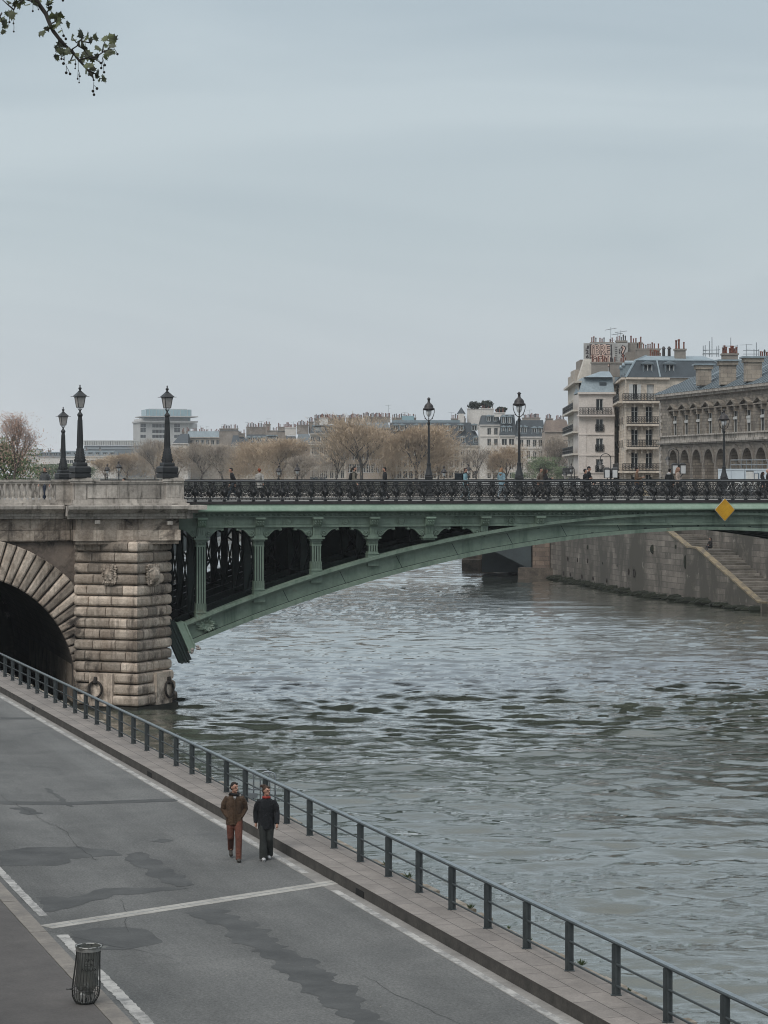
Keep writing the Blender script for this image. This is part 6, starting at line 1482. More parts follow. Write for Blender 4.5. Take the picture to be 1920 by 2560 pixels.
# --- R1 tall house with graffiti gable behind
r1=empty('tall_house',(33,350,ZG),'tallest grey house at the right with painted lettering on its gable wall','house')
Yg=350; fg=pfac(1459,Yg,1570,Yg-.6); mb=MB(); wall(mb,fg,0,fg.L,9,ZC-(858-HY)*Yg/F,(),.2)
P=lambda px,py:fg.pt(*fg.hit(px,py)); mb.m=0
zt1=ZC-(858-HY)*Yg/F
mb.quad(fg.pt(0,9,-6),fg.pt(0,9,0),fg.pt(0,zt1,0),fg.pt(0,zt1,-6)); mb.quad(fg.pt(fg.L,9,0),fg.pt(fg.L,9,-6),fg.pt(fg.L,zt1,-6),fg.pt(fg.L,zt1,0)); mb.quad(fg.pt(0,zt1,0),fg.pt(fg.L,zt1,0),fg.pt(fg.L,zt1,-6),fg.pt(0,zt1,-6)); mb.quad(fg.pt(fg.L,9,-6),fg.pt(0,9,-6),fg.pt(0,zt1,-6),fg.pt(fg.L,zt1,-6))
mb.build('gable_wall',M('pale_grey_gable',(.42,.415,.40),.9,(.30,.295,.285),.4,fine=8,stain=((.22,.21,.20),.5,.62)),r1,world=True)
pink=M('pink_graffiti',(.62,.47,.40),.9,(.52,.38,.32),1); blk=M('black_graffiti',(.03,.02,.025),.9)
rl1=r1.location
def gtext(txt,x0,x1,y0,y1,fill=True,fat=.06,wgt=.05):
    a,za=fg.hit(x0,y0); b_,zb_=fg.hit(x1,y1); W_=b_-a; H_=za-zb_
    for k,(mt,off,oo) in enumerate(((blk,wgt,.03),(pink,0,.06)) if fill else ((blk,.03,.03),)):
        cu=bpy.data.curves.new('t','FONT'); cu.body=txt; cu.size=1; cu.offset=off*1.0+ (0.0); cu.extrude=.01; cu.resolution_u=2
        if k==1: cu.offset=-.005
        o=bpy.data.objects.new('t',cu); COL.objects.link(o); dg=bpy.context.evaluated_depsgraph_get(); me=bpy.data.meshes.new_from_object(o.evaluated_get(dg)); bpy.data.objects.remove(o); bpy.data.curves.remove(cu)
        xs=[v.co.x for v in me.vertices]; ys=[v.co.y for v in me.vertices]
        if k==0: X0_,X1_,Y0_,Y1_=min(xs),max(xs),min(ys),max(ys)
        for v in me.vertices:
            s=a+(v.co.x-X0_)/(X1_-X0_)*W_; z=zb_+(v.co.y-Y0_)/(Y1_-Y0_)*H_; v.co=fg.pt(s,z,oo+v.co.z)-rl1
        me.materials.clear(); me.materials.append(mt); o=bpy.data.objects.new('graffiti_lettering',me); COL.objects.link(o); o.parent=r1
mb=MB(); a,za=fg.hit(1475,861); b_,zb_=fg.hit(1527,918); mb.quad(fg.pt(a,zb_,.015),fg.pt(b_,zb_,.015),fg.pt(b_-.15,za,.015),fg.pt(a,za,.015)); mb.build('graffiti_panel',pink,r1,world=True)
gtext('liBRE',1476,1526,861,888,True,wgt=.045); gtext('iOTAL',1476,1528,890,918,True,wgt=.045); gtext('?',1551,1565,863,893,True,wgt=.05)
for t_,x0,x1,y0,y1 in (('J',1464,1472,864,873),('2',1464,1472,875,884),('6',1465,1472,887,896),('2',1547,1551,872,877),('6',1547,1551,878,884)): gtext(t_,x0,x1,y0,y1,False)
mb=MB(); 
for a,b_ in (((1475,861),(1475,925)),((1528,861),(1530,925))): p,q=P(*a),P(*b_); mb.bar(p+fg.n*.08,q+fg.n*.08,.12,.05,fg.n)
for y in lin(868,905,8): p,q=P(1538,y),P(1543,y); mb.bar(p+fg.n*.05,q+fg.n*.05,.06,.05,fg.n)
mb.build('painted_border',blk,r1,world=True)
chimney(r1,((1505-CX)*352/F,352),(1532-1476)*352/F,.8,zt1,zt1+.25,greyw,11,0,.9,1); chimney(r1,((1553-CX)*352/F,352),(1566-1540)*352/F,.8,zt1,zt1+.5,greyw,5,0,.9,2)
# stepping stacks to the right and left masses
def mass(x0,x1,y0,Ya,dep,mat,name='stack',n=0,ybase=None):
    fc=pfac(x0,Ya,x1,Ya); z=ZC-(y0-HY)*Ya/F; mb=MB(); mb.obox(fc.pt(0,9 if ybase is None else ZC-(ybase-HY)*Ya/F,0),fc.d*fc.L,fc.n*-dep,(0,0,z-(9 if ybase is None else ZC-(ybase-HY)*Ya/F))); mb.build(name,mat,r1,world=True)
    if n: chimney(r1,fc.pt(fc.L/2,0,-.6).xy,fc.L,.9,z,z+.3,greyw,n,0,.9,int(x0))
mass(1569.5,1606,861,352,5,greyw,'wall_stack',6); mass(1568,1594,880,346,3,greyw,'wall_stack',0); mass(1592,1650,876,344,3,greyw,'wall_stack',11)
mass(1437,1460,924,352,8,beige,'side_wing'); mass(1451,1462,899,353,8,greyw,'side_wing'); mass(1430,1441,939,356,8,beige,'side_wing')
mb=MB(); mb.prism([(1462,897),(1479,897),(1479,985),(1447,985),(1447,944)],lambda x,y:W(x,y,341),(0,3,0)); mb.build('sloping_wall',cream,r1,world=True)
sd=Fac(((1420-CX)*362/F,362),((1447-CX)*331/F,331)); zs=lambda px,py:sd.hit(px,py)
facade(r1,sd,0,sd.L,9,sd.hit(1440,962)[1],[(sd.hit(1435,b_)[1],sd.hit(1435,a)[1],[sd.L*f for f in (.18,.42,.66,.88)],1.3,'near') for a,b_ in ((1001,1030),(1052,1082),(1100,1130),(1150,1182))],cream,surround=.15)
for y in (1030,1082,1135,1186):
    z=sd.hit(1435,y)[1]; mb=MB(); fbox(mb,sd,0,sd.L,z-.25,z,.0,.9); mb.build('balcony_slab',cream,r1,world=True)
    for f in (.1,.3,.5,.7,.9): place(r1,sd,'balcony_railing',guard_mesh(sd.L*.17,'orn'),None,sd.L*f,z,.85)
mb=MB(); a=sd.hit(1440,962)[1]; fbox(mb,sd,0,sd.L,a,a+.3,-1,.7); mb.build('cornice',cream,r1,world=True)
antenna(r1,1527,818,352,6.5); antenna(r1,1543,832,352,4.5); antenna(r1,1552,826,352,5)
# --- R3 ashlar corner building
r3=empty('corner_building',((1600-CX)*318/F,322,ZG),'cream ashlar corner building with wrought iron balconies and a slate mansard','apartment building')
f1=pfac(1563,315,1672,315.9); f2=pfac(1530,352,1563,315)
m=315.8/F; Z=lambda y:ZC-(y-HY)*m
rowsR=[(Z(1000),Z(961),[1587],.95,'near'),(Z(1000),Z(961),[1626],1.05,'shut'),(Z(1057),Z(1016),[1587,1623],1.0,'near'),(Z(1115),Z(1073),[1587,1623],1.0,'near'),(Z(1172),Z(1131),[1587,1623],1.0,'near'),(Z(1225),Z(1187),[1587,1623],1.0,'near')]
rowsR=[(a,b_,[f1.hit(x)[0] for x in xs],w,st) for a,b_,xs,w,st in rowsR]
facade(r3,f1,0,f1.L,9,Z(946),rowsR,haus,surround=.14,depth=.35)
# white shutters either side of the top window
for x in (1577.5,1597):
    t=f1.hit(x)[0]; mb=MB(); fbox(mb,f1,t-.27,t+.27,Z(1000),Z(961),.01,.07); mb.build('shutter',whitew,r3,world=True)
ss=[f2.L*f for f in (.12,.27,.42,.57,.72,.88)]
rows2=[(Z(y1),Z(y0),ss,1.1,'near') for y0,y1 in ((963,998),(1018,1056),(1075,1113),(1133,1170),(1190,1225))]
facade(r3,f2,0,f2.L,9,Z(946),rows2,haus,surround=.14,depth=.3)
mb=MB(); mb.obox(f2.pt(0,9,-.01),f2.n*-9,(0,.01,0),(0,0,Z(946)-9)); e1=f1.pt(f1.L,9); bk=f1.pt(f1.L,9,-12); mb.quad(e1,bk,bk+Vector((0,0,Z(946)-9)),e1+Vector((0,0,Z(946)-9))); mb.build('side_walls',haus,r3,world=True)
for (y,x1,cont) in ((1003,1662,1),(1060,1643,0),(1118,1641,0),(1177,1658,1)):
    z=Z(y); a0,b0=(0,f1.hit(x1)[0]); a0=-.6 if cont else f1.hit(1563)[0]
    mb=MB(); fbox(mb,f1,a0,b0,z-.28,z-.02,.0,1.0); fbox(mb,f1,a0,b0,z-.36,z-.281,.0,.8)
    if cont: fbox(mb,f2,0,f2.L+.6,z-.28,z-.021,.002,1.0)
    for k in range(5):
        t=a0+.5+(b0-a0-1)*k/4; fbox(mb,f1,t-.12,t+.12,z-.85,z-.361,.0,.55)
    mb.build('balcony_slab',haus,r3,world=True)
    n=int((b0-a0)/.95)
    for k in range(n): w_=(b0-a0)/n; place(r3,f1,'balcony_railing',guard_mesh(w_,'orn'),None,a0+w_*(k+.5),z-.02,.93)
    if cont:
        n=int(f2.L/1.0)
        for k in range(n): w_=(f2.L+.6)/n; place(r3,f2,'balcony_railing',guard_mesh(w_,'orn'),None,w_*(k+.5),z-.02,.93)
    else:
        for s in ss: place(r3,f2,'balcony_railing',guard_mesh(1.3,'orn'),None,s,z-.02,.2)
mb=MB(); 
for f in (f1,f2): fbox(mb,f,0,f.L,Z(949),Z(944),-.3,.55 if f is f1 else .54); fbox(mb,f,0,f.L,Z(1011),Z(1008),.001,.3)
fbox(mb,f1,0,.16,9,Z(949.5),.001,.12)
mb.build('cornice',haus,r3,world=True)
# mansard (extends right behind the dark building)
a=f1.pt(0,Z(944),.4); b_=f1.pt(f1.hit(1800)[0],Z(944),.4); c=f2.pt(0,Z(944),.4); h=Z(900)
a2=f1.pt(1.7,h,-1.0); b2=f1.pt(f1.hit(1796)[0],h,-1.0); c2=f2.pt(0,h,-2.4)
bk1=f1.pt(f1.hit(1796)[0],h,-12); bk0=f2.pt(0,h,-9)
mb=MB(); mb.quad(a,b_,b2,a2); mb.quad(c,a,a2,c2); mb.m=1; rdg=Z(884); m1=f1.pt(4.5,rdg,-6); m2=f1.pt(f1.hit(1790)[0],rdg,-6)
mb.add([a2,b2,m2,m1,c2,bk1],[(0,1,2,3),(4,0,3),(1,5,2)]); mb.build('mansard_roof',[slate,zinc],r3,world=True)
mb=MB(); mb.tube([a,a2],.16,5); mb.tube([a2,m1],.14,5)
for x in (1601.5+47,): t=f1.hit(x)[0]; mb.tube([f1.pt(t,Z(943),.45),f1.pt(t-.1,h,-.98)],.14,5)
mb.tube([a2,b2],.12,5); mb.tube([c2,a2],.12,5); mb.build('lead_hips',zinc,r3,world=True)
f1x=f1.hit(1800)[0]; mb=MB(); wall(mb,f1,f1.L,f1x,9,Z(944),(),.2,-.02); mb.build('rear_front_wall',haus,r3,world=True)
for x in (1620,1675): t=f1.hit(x)[0]; dormer(r3,f1,t,Z(938),1.1,Z(911)-Z(938),-.05,zinc_d,'near')
for i in range(5): t=f2.L*(.1+.19*i); dormer(r3,f2,t,Z(938),1.0,1.7,-.3,zinc,'far')
chimney(r3,((1700-CX)*320/F,320),26*320/F,1.2,Z(915),Z(868),greyw,4,.0,1.1,5)
chimney(r3,((1824-CX)*326/F,326),38*326/F,1.4,Z(905),Z(874),greyw,9,0,1.1,6)
chimney(r3,((1914-CX)*326/F,326),30*326/F,1.4,Z(905),Z(884),greyw,6,0,1.1,7)
chimney(r3,((1636-CX)*338/F,338),34*338/F,1.4,Z(905),Z(872),greyw,7,0,1.0,8)
for x,yb in ((1659,880),(1673,880)): p=W(x,893,322)-r3.location; mb=MB(); mb.lathe([(.22,0),(.2,1.1),(.32,1.15),(.1,1.5)],8); o=mb.build('roof_vent',iron_b,r3); o.location=p
antenna(r3,1866,860,326,2.4)
# scaffold on the roof
sc=empty('roof_scaffold',W(1825,885,335),'scaffolding tubes standing above the roofs at the right','scaffold')
mb=MB()
for x,y in ((1758,864),(1763,863),(1774,853),(1780,843),(1792,866),(1797,864),(1827,844),(1843,862),(1885,872),(1891,856),(1897,873)): mb.tube([W(x,y,335),W(x,892,335)],.05,4)
for y in (875,884): mb.tube([W(1758,y,335),W(1797,y,335)],.045,4); mb.tube([W(1858,y+1,335),W(1897,y+1,335)],.045,4)
mb.tube([W(1806,865,335),W(1843,865,335)],.05,4); mb.tube([W(1758,876,337),W(1800,874,337)],.045,4); mb.build('tubes',hoopm,sc,world=True)
mb=MB(); mb.obox(W(1758,885,335),(2.3,0,0),(0,1,0),(0,0,.08)); mb.build('boards',greyw,sc,world=True)
# --- R4 dark arcaded building
r4=empty('arcaded_building',(36,300,ZG),'long dark weathered stone building with arcade, pedimented windows and slate roof','public building')
f4=Fac((35.69,300),(35.69+7.76*1.35,300-41.5*1.35)); s0,_=f4.hit(1687.5); s8,_=f4.hit(1906); dS=(s8-s0)/7
cents=[s0+dS*i for i in range(-0,11)]
z=lambda px,py:f4.hit(px,py)[1]
ze=z(1660,993); zs2=z(1650,1110); zs1=z(1655,1093); zw0=z(1688,1090); zw1=z(1688,1034)
holes=[(zw0,zw1,cents,1.9,'cross')]
facade(r4,f4,.4,f4.L,zs1,ze,holes,hosp,depth=.28,name='upper_wall')
for c in cents:   # surrounds
    mb=MB(); fbox(mb,f4,c-1.3,c-.96,zw0,zw1,.003,.12); fbox(mb,f4,c+.96,c+1.3,zw0,zw1,.003,.12); fbox(mb,f4,c-1.25,c+1.25,zw1+.005,zw1+.27,.003,.2); mb.build('window_surround',hosp,r4,world=True)
for c in cents:
    mb=MB(); zb_=zw1+.28; fbox(mb,f4,c-1.5,c+1.5,zb_,zb_+.14,.0,.6)
    for sg in (-1,1): mb.obox(f4.pt(c+sg*1.5,zb_+.142,.0),(f4.d*(-sg*1.5)+Vector((0,0,.62))),f4.n*.65,Vector((0,0,.15)))
    mb.prism([(-1.2,.141),(1.2,.141),(0,.62)],lambda a,b_:f4.pt(c+a,zb_+b_,.0),f4.n*.25)
    fbox(mb,f4,c-1.25,c-.95,zb_-.6,zb_-.003,.0,.55); fbox(mb,f4,c+.95,c+1.25,zb_-.6,zb_-.003,.0,.55); mb.build('pediment',hosp,r4,world=True)
    mb=MB(); fbox(mb,f4,c-.9,c+.9,zw1-1.25,zw1-.95,-.2,-.02); mb.build('blind_box',whitew,r4,world=True)
mb=MB(); c=cents[6]; fbox(mb,f4,c-.9,c+.9,zw0+1.1,zw1-1.0,-.2,-.1); mb.build('roller_blind',whitew,r4,world=True)
mb=MB(); random.seed(3)
fbox(mb,f4,.2,f4.L,zs1-.02,zs1+.16,-.2,.3); fbox(mb,f4,.1,f4.L,zs2+.02,zs2+.3,-.2,.55); fbox(mb,f4,.1,f4.L,zs2-.15,zs2+.019,-.2,.3)
fbox(mb,f4,-.2,f4.L,ze-.0,ze+.35,-.5,.75); fbox(mb,f4,-.05,f4.L,ze-.3,ze-.001,-.4,.45)
mb.build('cornice',stone_l,r4,world=True)
mb=MB(); s=.4; 
while s<f4.L-1: L_=random.uniform(1.2,2.6); mb.tone=random.random(); fbox(mb,f4,s,s+L_-.08,zs2+.3,zs1-.03,-.2,random.uniform(.02,.09)); s+=L_
mb.build('plinth_band',stone_l,r4,world=True)
mb=MB()   # quoins on the left corner
for k in range(44):
    zz=9.2+.44*k
    if zz+.4>ze-.35: break
    if zs2-.2<zz+.2<zs1+.2: continue
    mb.tone=random.random(); w_=.95 if k%2 else .6; fbox(mb,f4,-.05,w_,zz,zz+.4,-.3,.12)
mb.build('quoins',stone_l,r4,world=True)
# arcade: wall with arched openings
ac=[cents[0]-dS*.52]+[c_ for c_ in [ (f4.hit(x)[0]) for x in (1714,1745,1774,1804,1836,1871,1905)]]
sp_=(ac[-1]-ac[1])/6; ac=[ac[1]+sp_*(i-1) for i in range(0,11)]
ra=sp_*.36; zspr=z(1714,1158); ztopa=zs2-.2
mb=MB(); N=14
for i,c in enumerate(ac):
    l,rr=c-sp_/2,c+sp_/2
    if i==0: l=.4
    for a_,b2_ in ((l,c-ra),(c+ra,rr)): mb.quad(f4.pt(a_,9),f4.pt(b2_,9),f4.pt(b2_,ztopa),f4.pt(a_,ztopa))
    pts=[(c+ra*math.cos(PI-PI*j/N),zspr+ra*math.sin(PI-PI*j/N)) for j in range(N+1)]
    for j in range(N):
        (x0,z0),(x1,z1)=pts[j],pts[j+1]; mb.quad(f4.pt(x0,z0),f4.pt(x1,z1),f4.pt(x1,ztopa),f4.pt(x0,ztopa)); mb.quad(f4.pt(x0,z0,-1.2),f4.pt(x1,z1,-1.2),f4.pt(x1,z1),f4.pt(x0,z0))
    mb.quad(f4.pt(c-ra,9),f4.pt(c-ra,zspr),f4.pt(c-ra,zspr,-1.2),f4.pt(c-ra,9,-1.2)); mb.quad(f4.pt(c+ra,9,-1.2),f4.pt(c+ra,zspr,-1.2),f4.pt(c+ra,zspr),f4.pt(c+ra,9))
mb.build('arcade_wall',hosp,r4,world=True)
for c in ac:
    mb=MB(); 
    for j in range(N):
        a0_,a1_=PI-PI*j/N,PI-PI*(j+1)/N; P=lambda a,r_,o:f4.pt(c+r_*math.cos(a),zspr+r_*math.sin(a),o); r0,r1_=ra+.02,ra+.5
        mb.add([P(a0_,r0,.16),P(a1_,r0,.16),P(a1_,r1_,.16),P(a0_,r1_,.16),P(a0_,r0,0),P(a1_,r0,0),P(a1_,r1_,0),P(a0_,r1_,0)],[(0,1,2,3),(4,5,1,0),(3,2,6,7)])
    mb.tone=.3; fbox(mb,f4,c-ra-.55,c-ra+.02,zspr-.35,zspr,.0,.22); mb.build('archivolt',M('archivolt_stone',(.24,.21,.18),.9,(.13,.115,.10),1,fine=6) if 'archivolt_stone' not in MATS else MATS['archivolt_stone'],r4,world=True)
    # inner ring and window
    mb=MB()
    for j in range(N):
        a0_,a1_=PI-PI*j/N,PI-PI*(j+1)/N; P=lambda a,r_,o:f4.pt(c+r_*math.cos(a),zspr-.6+r_*math.sin(a),o); r0,r1_=ra*.55,ra*1.4
        mb.quad(P(a0_,r0,-1.1),P(a1_,r0,-1.1),P(a1_,r1_,-1.1),P(a0_,r1_,-1.1))
    fbox(mb,f4,c-ra,c-ra*.55,9,zspr-.6,-1.3,-1.1); fbox(mb,f4,c+ra*.55,c+ra,9,zspr-.6,-1.3,-1.1)
    for j in range(8):
        a=PI*j/7; 
    mb.build('inner_arch',hosp,r4,world=True)
    mb=MB(); fbox(mb,f4,c-ra*.56,c+ra*.56,9,zspr+ra*.1,-1.5,-1.4); mb.prism([(ra*.56*math.cos(PI*j/8),ra*.56*math.sin(PI*j/8)) for j in range(9)],lambda a,b2_:f4.pt(c+a,zspr-.6+b2_,-1.4),f4.n*-.1); fr=mb.build('arched_window',winglass,r4,world=True)
    mb=MB(); mb.tube([f4.pt(c+ra*.5*math.cos(PI*j/10),zspr-.6+ra*.5*math.sin(PI*j/10),-1.36) for j in range(11)],.07,4); fbox(mb,f4,c-.05,c+.05,9,zspr-.7+ra*.55,-1.4,-1.33); fbox(mb,f4,c-ra*.5,c+ra*.5,zspr-.66,zspr-.54,-1.4,-1.32); mb.build('frame',whitew,fr,world=True)
    mb=MB(); fbox(mb,f4,c-ra*.5,c+ra*.5,z(1714,1190),z(1714,1178),-1.38,-1.3); mb.build('shutter_panel',whitew,r4,world=True)
# roof with hip, ridge 7m back
mb=MB(); D4=14; zr=ze+4.4
e0,e1=f4.pt(-.3,ze+.35,.8),f4.pt(f4.L,ze+.35,.8); g0,g1=f4.pt(-.3,ze+.35,-D4),f4.pt(f4.L,ze+.35,-D4); q0,q1=f4.pt(6.0,zr,-D4/2),f4.pt(f4.L,zr,-D4/2)
mb.add([e0,e1,q1,q0,g0,g1],[(0,1,2,3),(4,0,3),(5,4,3,2)])
up4=(q1-e1); s=.6
while s<f4.L: 
    fr4=min(1,max(.05,s/6.3)); b4=e0.lerp(e1,s/(f4.L+.3)); mb.bar(b4+Vector((0,0,.03)),b4+up4*fr4+Vector((0,0,.03)),.09,.12); s+=1.3
mb.build('roof',zinc_d,r4,world=True)
mb=MB(); mb.quad(f4.pt(0,9,-D4),f4.pt(0,9,0),f4.pt(0,ze,0),f4.pt(0,ze,-D4)); mb.quad(f4.pt(f4.L,9,-D4),f4.pt(0,9,-D4),f4.pt(0,ze,-D4),f4.pt(f4.L,ze,-D4)); mb.quad(f4.pt(f4.L,9,0),f4.pt(f4.L,9,-D4),f4.pt(f4.L,ze,-D4),f4.pt(f4.L,ze,0)); mb.build('side_walls',hosp,r4,world=True)
ch4=blocks('chimney_ashlar',(.40,.345,.28),(.31,.265,.22),(.17,.15,.13),1.0,.5)
for (x0,x1,yt,yb,of) in ((1742,1776,915,950,-3.0),(1800,1838,905,948,-3.0),(1862,1902,897,940,-3.0)):
    xm=(x0+x1)/2; t=f4.hit(xm)[0]; p=f4.pt(t,0,of); k=p.y/F; pxs=[(x-CX)*k for x in (x0,x1)]; zt_=ZC-(yt-HY)*k; zb_=ZC-(yb+14-HY)*k; xc=sum(pxs)/2; w_=pxs[1]-pxs[0]
    mb=MB(); mb.box(xc-w_/2,xc+w_/2,p.y-.9,p.y+.9,zb_,zt_); mb.box(xc-w_/2-.2,xc+w_/2+.2,p.y-1.1,p.y+1.1,zt_-.4,zt_+.05); mb.m=1; mb.box(xc-w_/2-.45,xc+w_/2+.45,p.y-1.3,p.y+1.3,zt_+.053,zt_+.25); mb.build('chimney',[ch4,zinc],r4,world=True)
for (x,y) in ((1749,957),(1779,952),(1815,946),(1844,944),(1875,943),(1907,937),(1790,936),(1911,920)):
    # find roof plane position: iterate offset
    best=None
    for j in range(60):
        o=.8-j*.12; t,zz=f4.hit(x,y); 
        k=(x-CX)/F; P0=f4.p+f4.n*o; tt=(k*P0.y-P0.x)/(f4.d.x-k*f4.d.y); Yp=P0.y+tt*f4.d.y; zz=ZC-(y-HY)*Yp/F; zroof=ze+.35+(.8-o)/(.8+D4/2)*(zr-ze-.35)
        if best is None or abs(zz-zroof)<best[0]: best=(abs(zz-zroof),tt,zroof,o)
    _,tt,zz,o=best; sl_=(zr-ze-.35)/(.8+D4/2); up=(f4.n*-1+Vector((0,0,sl_))).normalized(); c=f4.pt(tt,zz,o); nr=up.cross(f4.d); nr=-nr if nr.z<0 else nr
    mb=MB(); mb.obox(c-f4.d*.55-up*.6-nr*.1,f4.d*1.1,up*1.2,nr*.25); sk=mb.build('skylight',zinc,r4,world=True); mb=MB(); mb.obox(c-f4.d*.42-up*.46+nr*.152,f4.d*.84,up*.92,nr*.02); mb.build('pane',winglass,sk,world=True)
# --- site cabins and terrace railing
Yc=250; fcb=pfac(1795,Yc,1990,Yc-6); cab=M('cabin_grey_blue',(.50,.555,.60),.5,(.43,.48,.52),.5); c1,_=fcb.hit(1795)
k0=fcb.hit(1795)[0]; edges=[fcb.hit(x)[0] for x in (1795,1862,1925,1990)]
ztc=ZC-(1172-HY)*Yc/F
for i in range(3):
    r=empty('site_cabin',fcb.pt(edges[i],9.8,0),['pale blue site cabin behind the lamp, leftmost','pale blue site cabin with a door and a framed notice','pale blue site cabin at the right edge of the photo'][i],'site cabin','pale blue site cabins'); a_,b2_=edges[i]+.03,edges[i+1]-.03
    mb=MB(); fbox(mb,fcb,a_,b2_,9.8,ztc,-2.5,0); 
    for s in lin(a_,b2_-.08,3): fbox(mb,fcb,s,s+.08,9.8,ztc,.001,.05)
    fbox(mb,fcb,a_,b2_,ztc-.12,ztc-.001,.002,.07); mb.build('cabin_body',cab,r,world=True)
    if i==1:
        t0,t1=fcb.hit(1866)[0],fcb.hit(1885)[0]; mb=MB(); fbox(mb,fcb,t0,t1,9.85,ZC-(1178-HY)*Yc/F,.051,.08); mb.build('door',whitew,r,world=True); mb=MB(); fbox(mb,fcb,t0,t1,ZC-(1178.8-HY)*Yc/F,ZC-(1177-HY)*Yc/F,.081,.1); mb.build('door_header',iron,r,world=True)
        t0,t1=fcb.hit(1886.5)[0],fcb.hit(1898)[0]; mb=MB(); fbox(mb,fcb,t0,t1,ZC-(1199-HY)*Yc/F,ZC-(1183-HY)*Yc/F,.051,.09); fr=mb.build('notice_frame',M('blue_frame',(.05,.09,.14),.5),r,world=True); mb=MB(); fbox(mb,fcb,t0+.07,t1-.07,ZC-(1198-HY)*Yc/F,ZC-(1184-HY)*Yc/F,.091,.1); mb.build('notice',whitew,fr,world=True)
rr_=empty('terrace_railing',fcb.pt(edges[0],ztc,0),'thin metal guard rail above the pale blue cabins','railing'); mb=MB()
for y in (1150,1162): p,q=fcb.pt(fcb.hit(1815)[0],ZC-(y-HY)*Yc/F,-1),fcb.pt(edges[3],ZC-(y-HY)*Yc/F,-1); mb.tube([p,q],.035,4)
for x in lin(1815,1985,14): t=fcb.hit(x)[0]; mb.tube([fcb.pt(t,ztc,-1),fcb.pt(t,ZC-(1150-HY)*Yc/F,-1)],.03,4)
mb.build('rails',hoopm,rr_,world=True)
# ================================================================ TREES
def bare_tree(seed,H,Wd,depth=5,twigs=5200,tr=.38,trunkH=.15,up=1.5,tw=.046,leaf=None):
    random.seed(seed); tb=MB(); cb=MB(); tips=[]
    def rec(p,d,L,r,lv):
        n=3; pts=[p]; q=p.copy(); dd=d.copy()
        for i in range(n):
            dd=(dd+Vector((random.gauss(0,.12),random.gauss(0,.12),random.gauss(.05,.06)))).normalized(); q=q+dd*L/n; pts.append(q.copy())
        r1=r*.62; tb.tube(pts,[r+(r1-r)*i/n for i in range(n+1)],5 if lv<3 else 3,False)
        if lv>=2: tips.extend((pts[1],pts[2],pts[3]))
        if lv>=depth: return
        k=random.choice((2,3,3)) if lv<3 else random.choice((2,3))
        for j in range(k):
            a=random.uniform(0,2*PI); sp=random.uniform(.35,.8)*(1.0 if lv else .9); o=Vector((math.cos(a),math.sin(a),0)); nd=(dd*1.0+o*sp*Wd/H*1.9+Vector((0,0,up*.25))).normalized(); rec(q,nd,L*random.uniform(.66,.86),r1*.85,lv+1)
        if lv<3: rec(q,(dd+Vector((random.gauss(0,.15),random.gauss(0,.15),.2))).normalized(),L*.8,r1,lv+1)
    rec(Vector((0,0,0)),Vector((0,0,1)),H*trunkH,tr,0)
    zs=max(t.z for t in tips); ws=max(max(abs(t.x),abs(t.y)) for t in tips)
    S=(H*.93/zs); SX=(Wd*.5*.9/ws)
    tb.v=[(x*(1+(SX-1)*min(1,z/(H*.3))),y*(1+(SX-1)*min(1,z/(H*.3))),z*S) for x,y,z in tb.v]
    lobes=[(random.uniform(-.36,.36)*Wd,random.uniform(-.36,.36)*Wd,random.uniform(.30,.82)*H,random.uniform(.18,.30)*Wd) for _ in range(11)]
    for i in range(twigs):
        t=random.choice(tips)
        if i%2: 
            lx_,ly_,lz_,lr=random.choice(lobes); q=Vector((random.gauss(0,1),random.gauss(0,1),random.gauss(0,1.3))); q=q*(lr*.55); t=Vector(((lx_+q.x)/SX,(ly_+q.y)/SX,min(H*.93,lz_+q.z)/S))
        p=Vector((t.x*SX,t.y*SX,t.z*S))+Vector((random.gauss(0,.55),random.gauss(0,.55),random.gauss(0,.5)))*H/20
        if leaf:
            v1=Vector((random.gauss(0,1),random.gauss(0,1),random.gauss(0,1))).normalized()*leaf; v2=v1.orthogonal().normalized()*leaf*.7; cb.add([p-v1,p+v2,p+v1,p-v2],[(0,1,2,3)]); continue
        d=Vector((p.x*.06+random.gauss(0,.35),p.y*.06+random.gauss(0,.35),random.uniform(.4,1.3))).normalized()*random.uniform(.7,1.7)*H/20; w_=d.cross(Vector((random.gauss(0,1),random.gauss(0,1),.1))).normalized()*tw
        m_=p+d*.55+Vector((random.gauss(0,.06),random.gauss(0,.06),0)); cb.add([p-w_,p+w_,m_+w_*.7,p+d,m_-w_*.7],[(0,1,2,3,4)])
    return tb,cb
TM={}
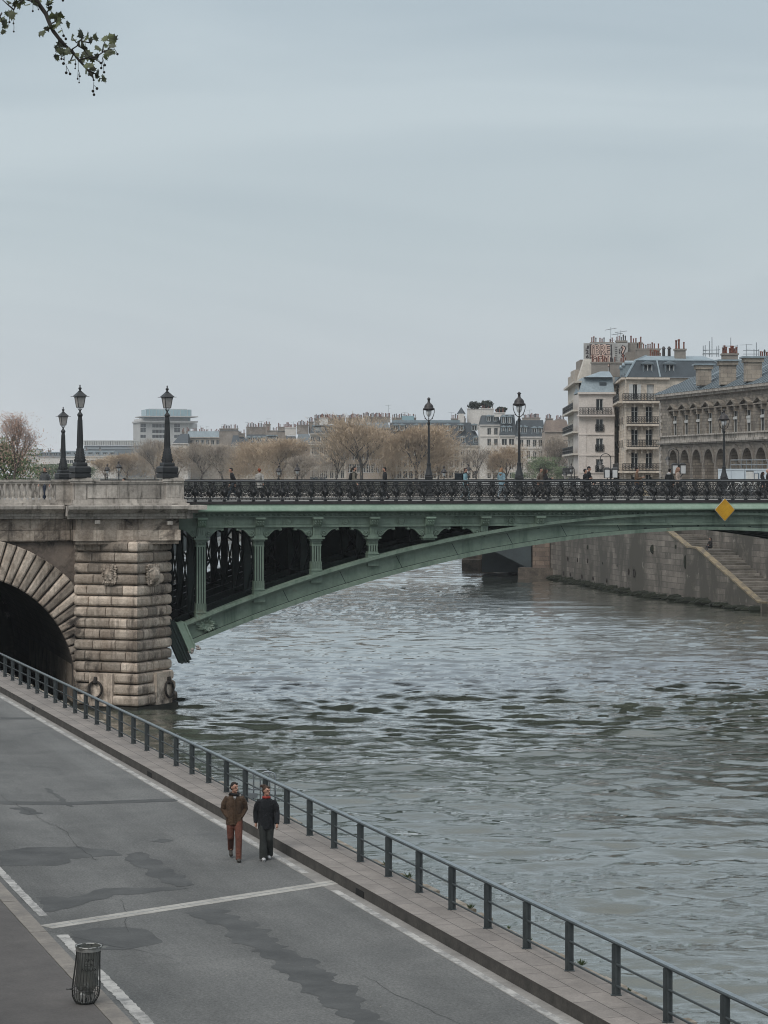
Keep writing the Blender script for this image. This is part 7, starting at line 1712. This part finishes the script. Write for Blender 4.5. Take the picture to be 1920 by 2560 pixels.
def tree(px,ytop,wpx,Y,label,kind='b1',z0=8.6,group='bare trees on the far quay',rz=None,name='bare_tree',cat='tree'):
    H=ZC-(ytop-HY)*Y/F-z0; Wd=wpx*Y/F
    if kind not in TM:
        cfg={'b1':dict(seed=1,H=20,Wd=15,twigs=9500,c=twigc),'b2':dict(seed=5,H=20,Wd=15,twigs=13000,c=twigc),'b3':dict(seed=9,H=20,Wd=13,twigs=2000,c=twigg),'g1':dict(seed=13,H=20,Wd=14,twigs=8000,c=twigg),
             'leafb':dict(seed=21,H=14,Wd=12,twigs=6500,leaf=.13,c=leafb,trunkH=.2),'leafg':dict(seed=25,H=10,Wd=12,twigs=6000,leaf=.2,c=leafg),'lowg':dict(seed=31,H=8,Wd=14,twigs=5000,leaf=.22,c=M('spring_green',(.13,.165,.085),.85,(.085,.11,.06),.6))}[kind]
        c=cfg.pop('c'); tb,cb=bare_tree(**cfg); TM[kind]=(tb.mesh('trunk',treebark,uv=False),cb.mesh('crown',c,uv=False),cfg['H'],cfg['Wd'])
    t,c,h0,w0=TM[kind]; r=empty(name,((px-CX)*Y/F,Y,z0),label,cat,group,rz=rz if rz is not None else random.uniform(0,6.28)); r.scale=(Wd/w0,Wd/w0,H/h0)
    inst('trunk',t,r,(0,0,0)); inst('crown',c,r,(0,0,0)); return r
random.seed(42)
T=[(905,1040,165,560,'largest bare tree with grey trunk, behind the khaki coated man','b1'),(838,1090,90,570,'bare brown tree just left of the largest one, over the corner building','g1'),
(1040,1066,170,560,'wide brown bare tree behind the far bridge lamp','b2'),(985,1092,80,575,'brown bare tree between the largest tree and the far bridge lamp','b2'),(1098,1100,90,570,'brown bare tree directly right of the far bridge lamp','b1'),
(1192,1112,95,555,'thinly branched dark bare tree left of the blond person','b3'),(1268,1112,85,560,'brownish bare tree left of the tallest street lamp','b1'),(1232,1140,60,565,'small sparse bare tree behind the blond person','b3'),
(1388,1092,95,540,'tall bare tree beside the grey corner house at the right','g1'),(1330,1150,70,560,'small bare tree right of the tallest street lamp','b3'),
(690,1098,150,600,'rust brown bare tree above the pair of small lamps','b2'),(760,1140,90,590,'grey brown bare tree right of the small lamp pair','g1'),(640,1108,90,610,'rust brown bare tree behind the red haired person','b2'),
(560,1112,110,640,'grey branched bare tree behind the leaning black coated person','g1'),(500,1108,100,650,'grey branched bare tree third right of the column lantern','g1'),(446,1116,80,660,'brown bare tree just right of the column lantern','b1'),
(385,1100,90,680,'grey bare tree behind the column lantern beside the iron span','g1'),(320,1136,110,760,'rounded brown bare tree behind the two small left lamps','b2'),(262,1140,90,780,'rounded light brown bare tree left of the two small lamps','b1'),(600,1124,70,620,'grey bare tree between the leaning walker and the red haired person','g1')]
for t in T: tree(t[0],t[1]-4,t[2]*1.15,t[3],t[4],t[5])
GG='green shrubs and young trees'
for (px,y,w_,Y,lab) in ((1362,1140,90,500,'pale green leafing tree low beside the tallest lamp'),(1405,1165,50,480,'pale green shrub at the foot of the grey corner house'),(1300,1180,50,505,'low green shrub left of the tallest lamp'),(150,1158,90,700,'pale green tree behind the far left lantern'),(205,1165,80,720,'pale green tree between the two left lanterns'),(110,1160,80,690,'pale green tree behind the grey jacketed man')):
    tree(px,y,w_,Y,lab,'lowg',group=GG,name='leafy_tree',z0=9.5)
tree(38,1022,150,170,'tree with sparse brown autumn leaves at the left edge',"leafb",z0=9.9,group=None,name='autumn_tree',rz=1.0)
tree(0,1085,200,185,'dense green tree low at the left edge',"leafg",z0=9.0,group=None,name='green_tree',rz=.3)
scene.render.engine='CYCLES'
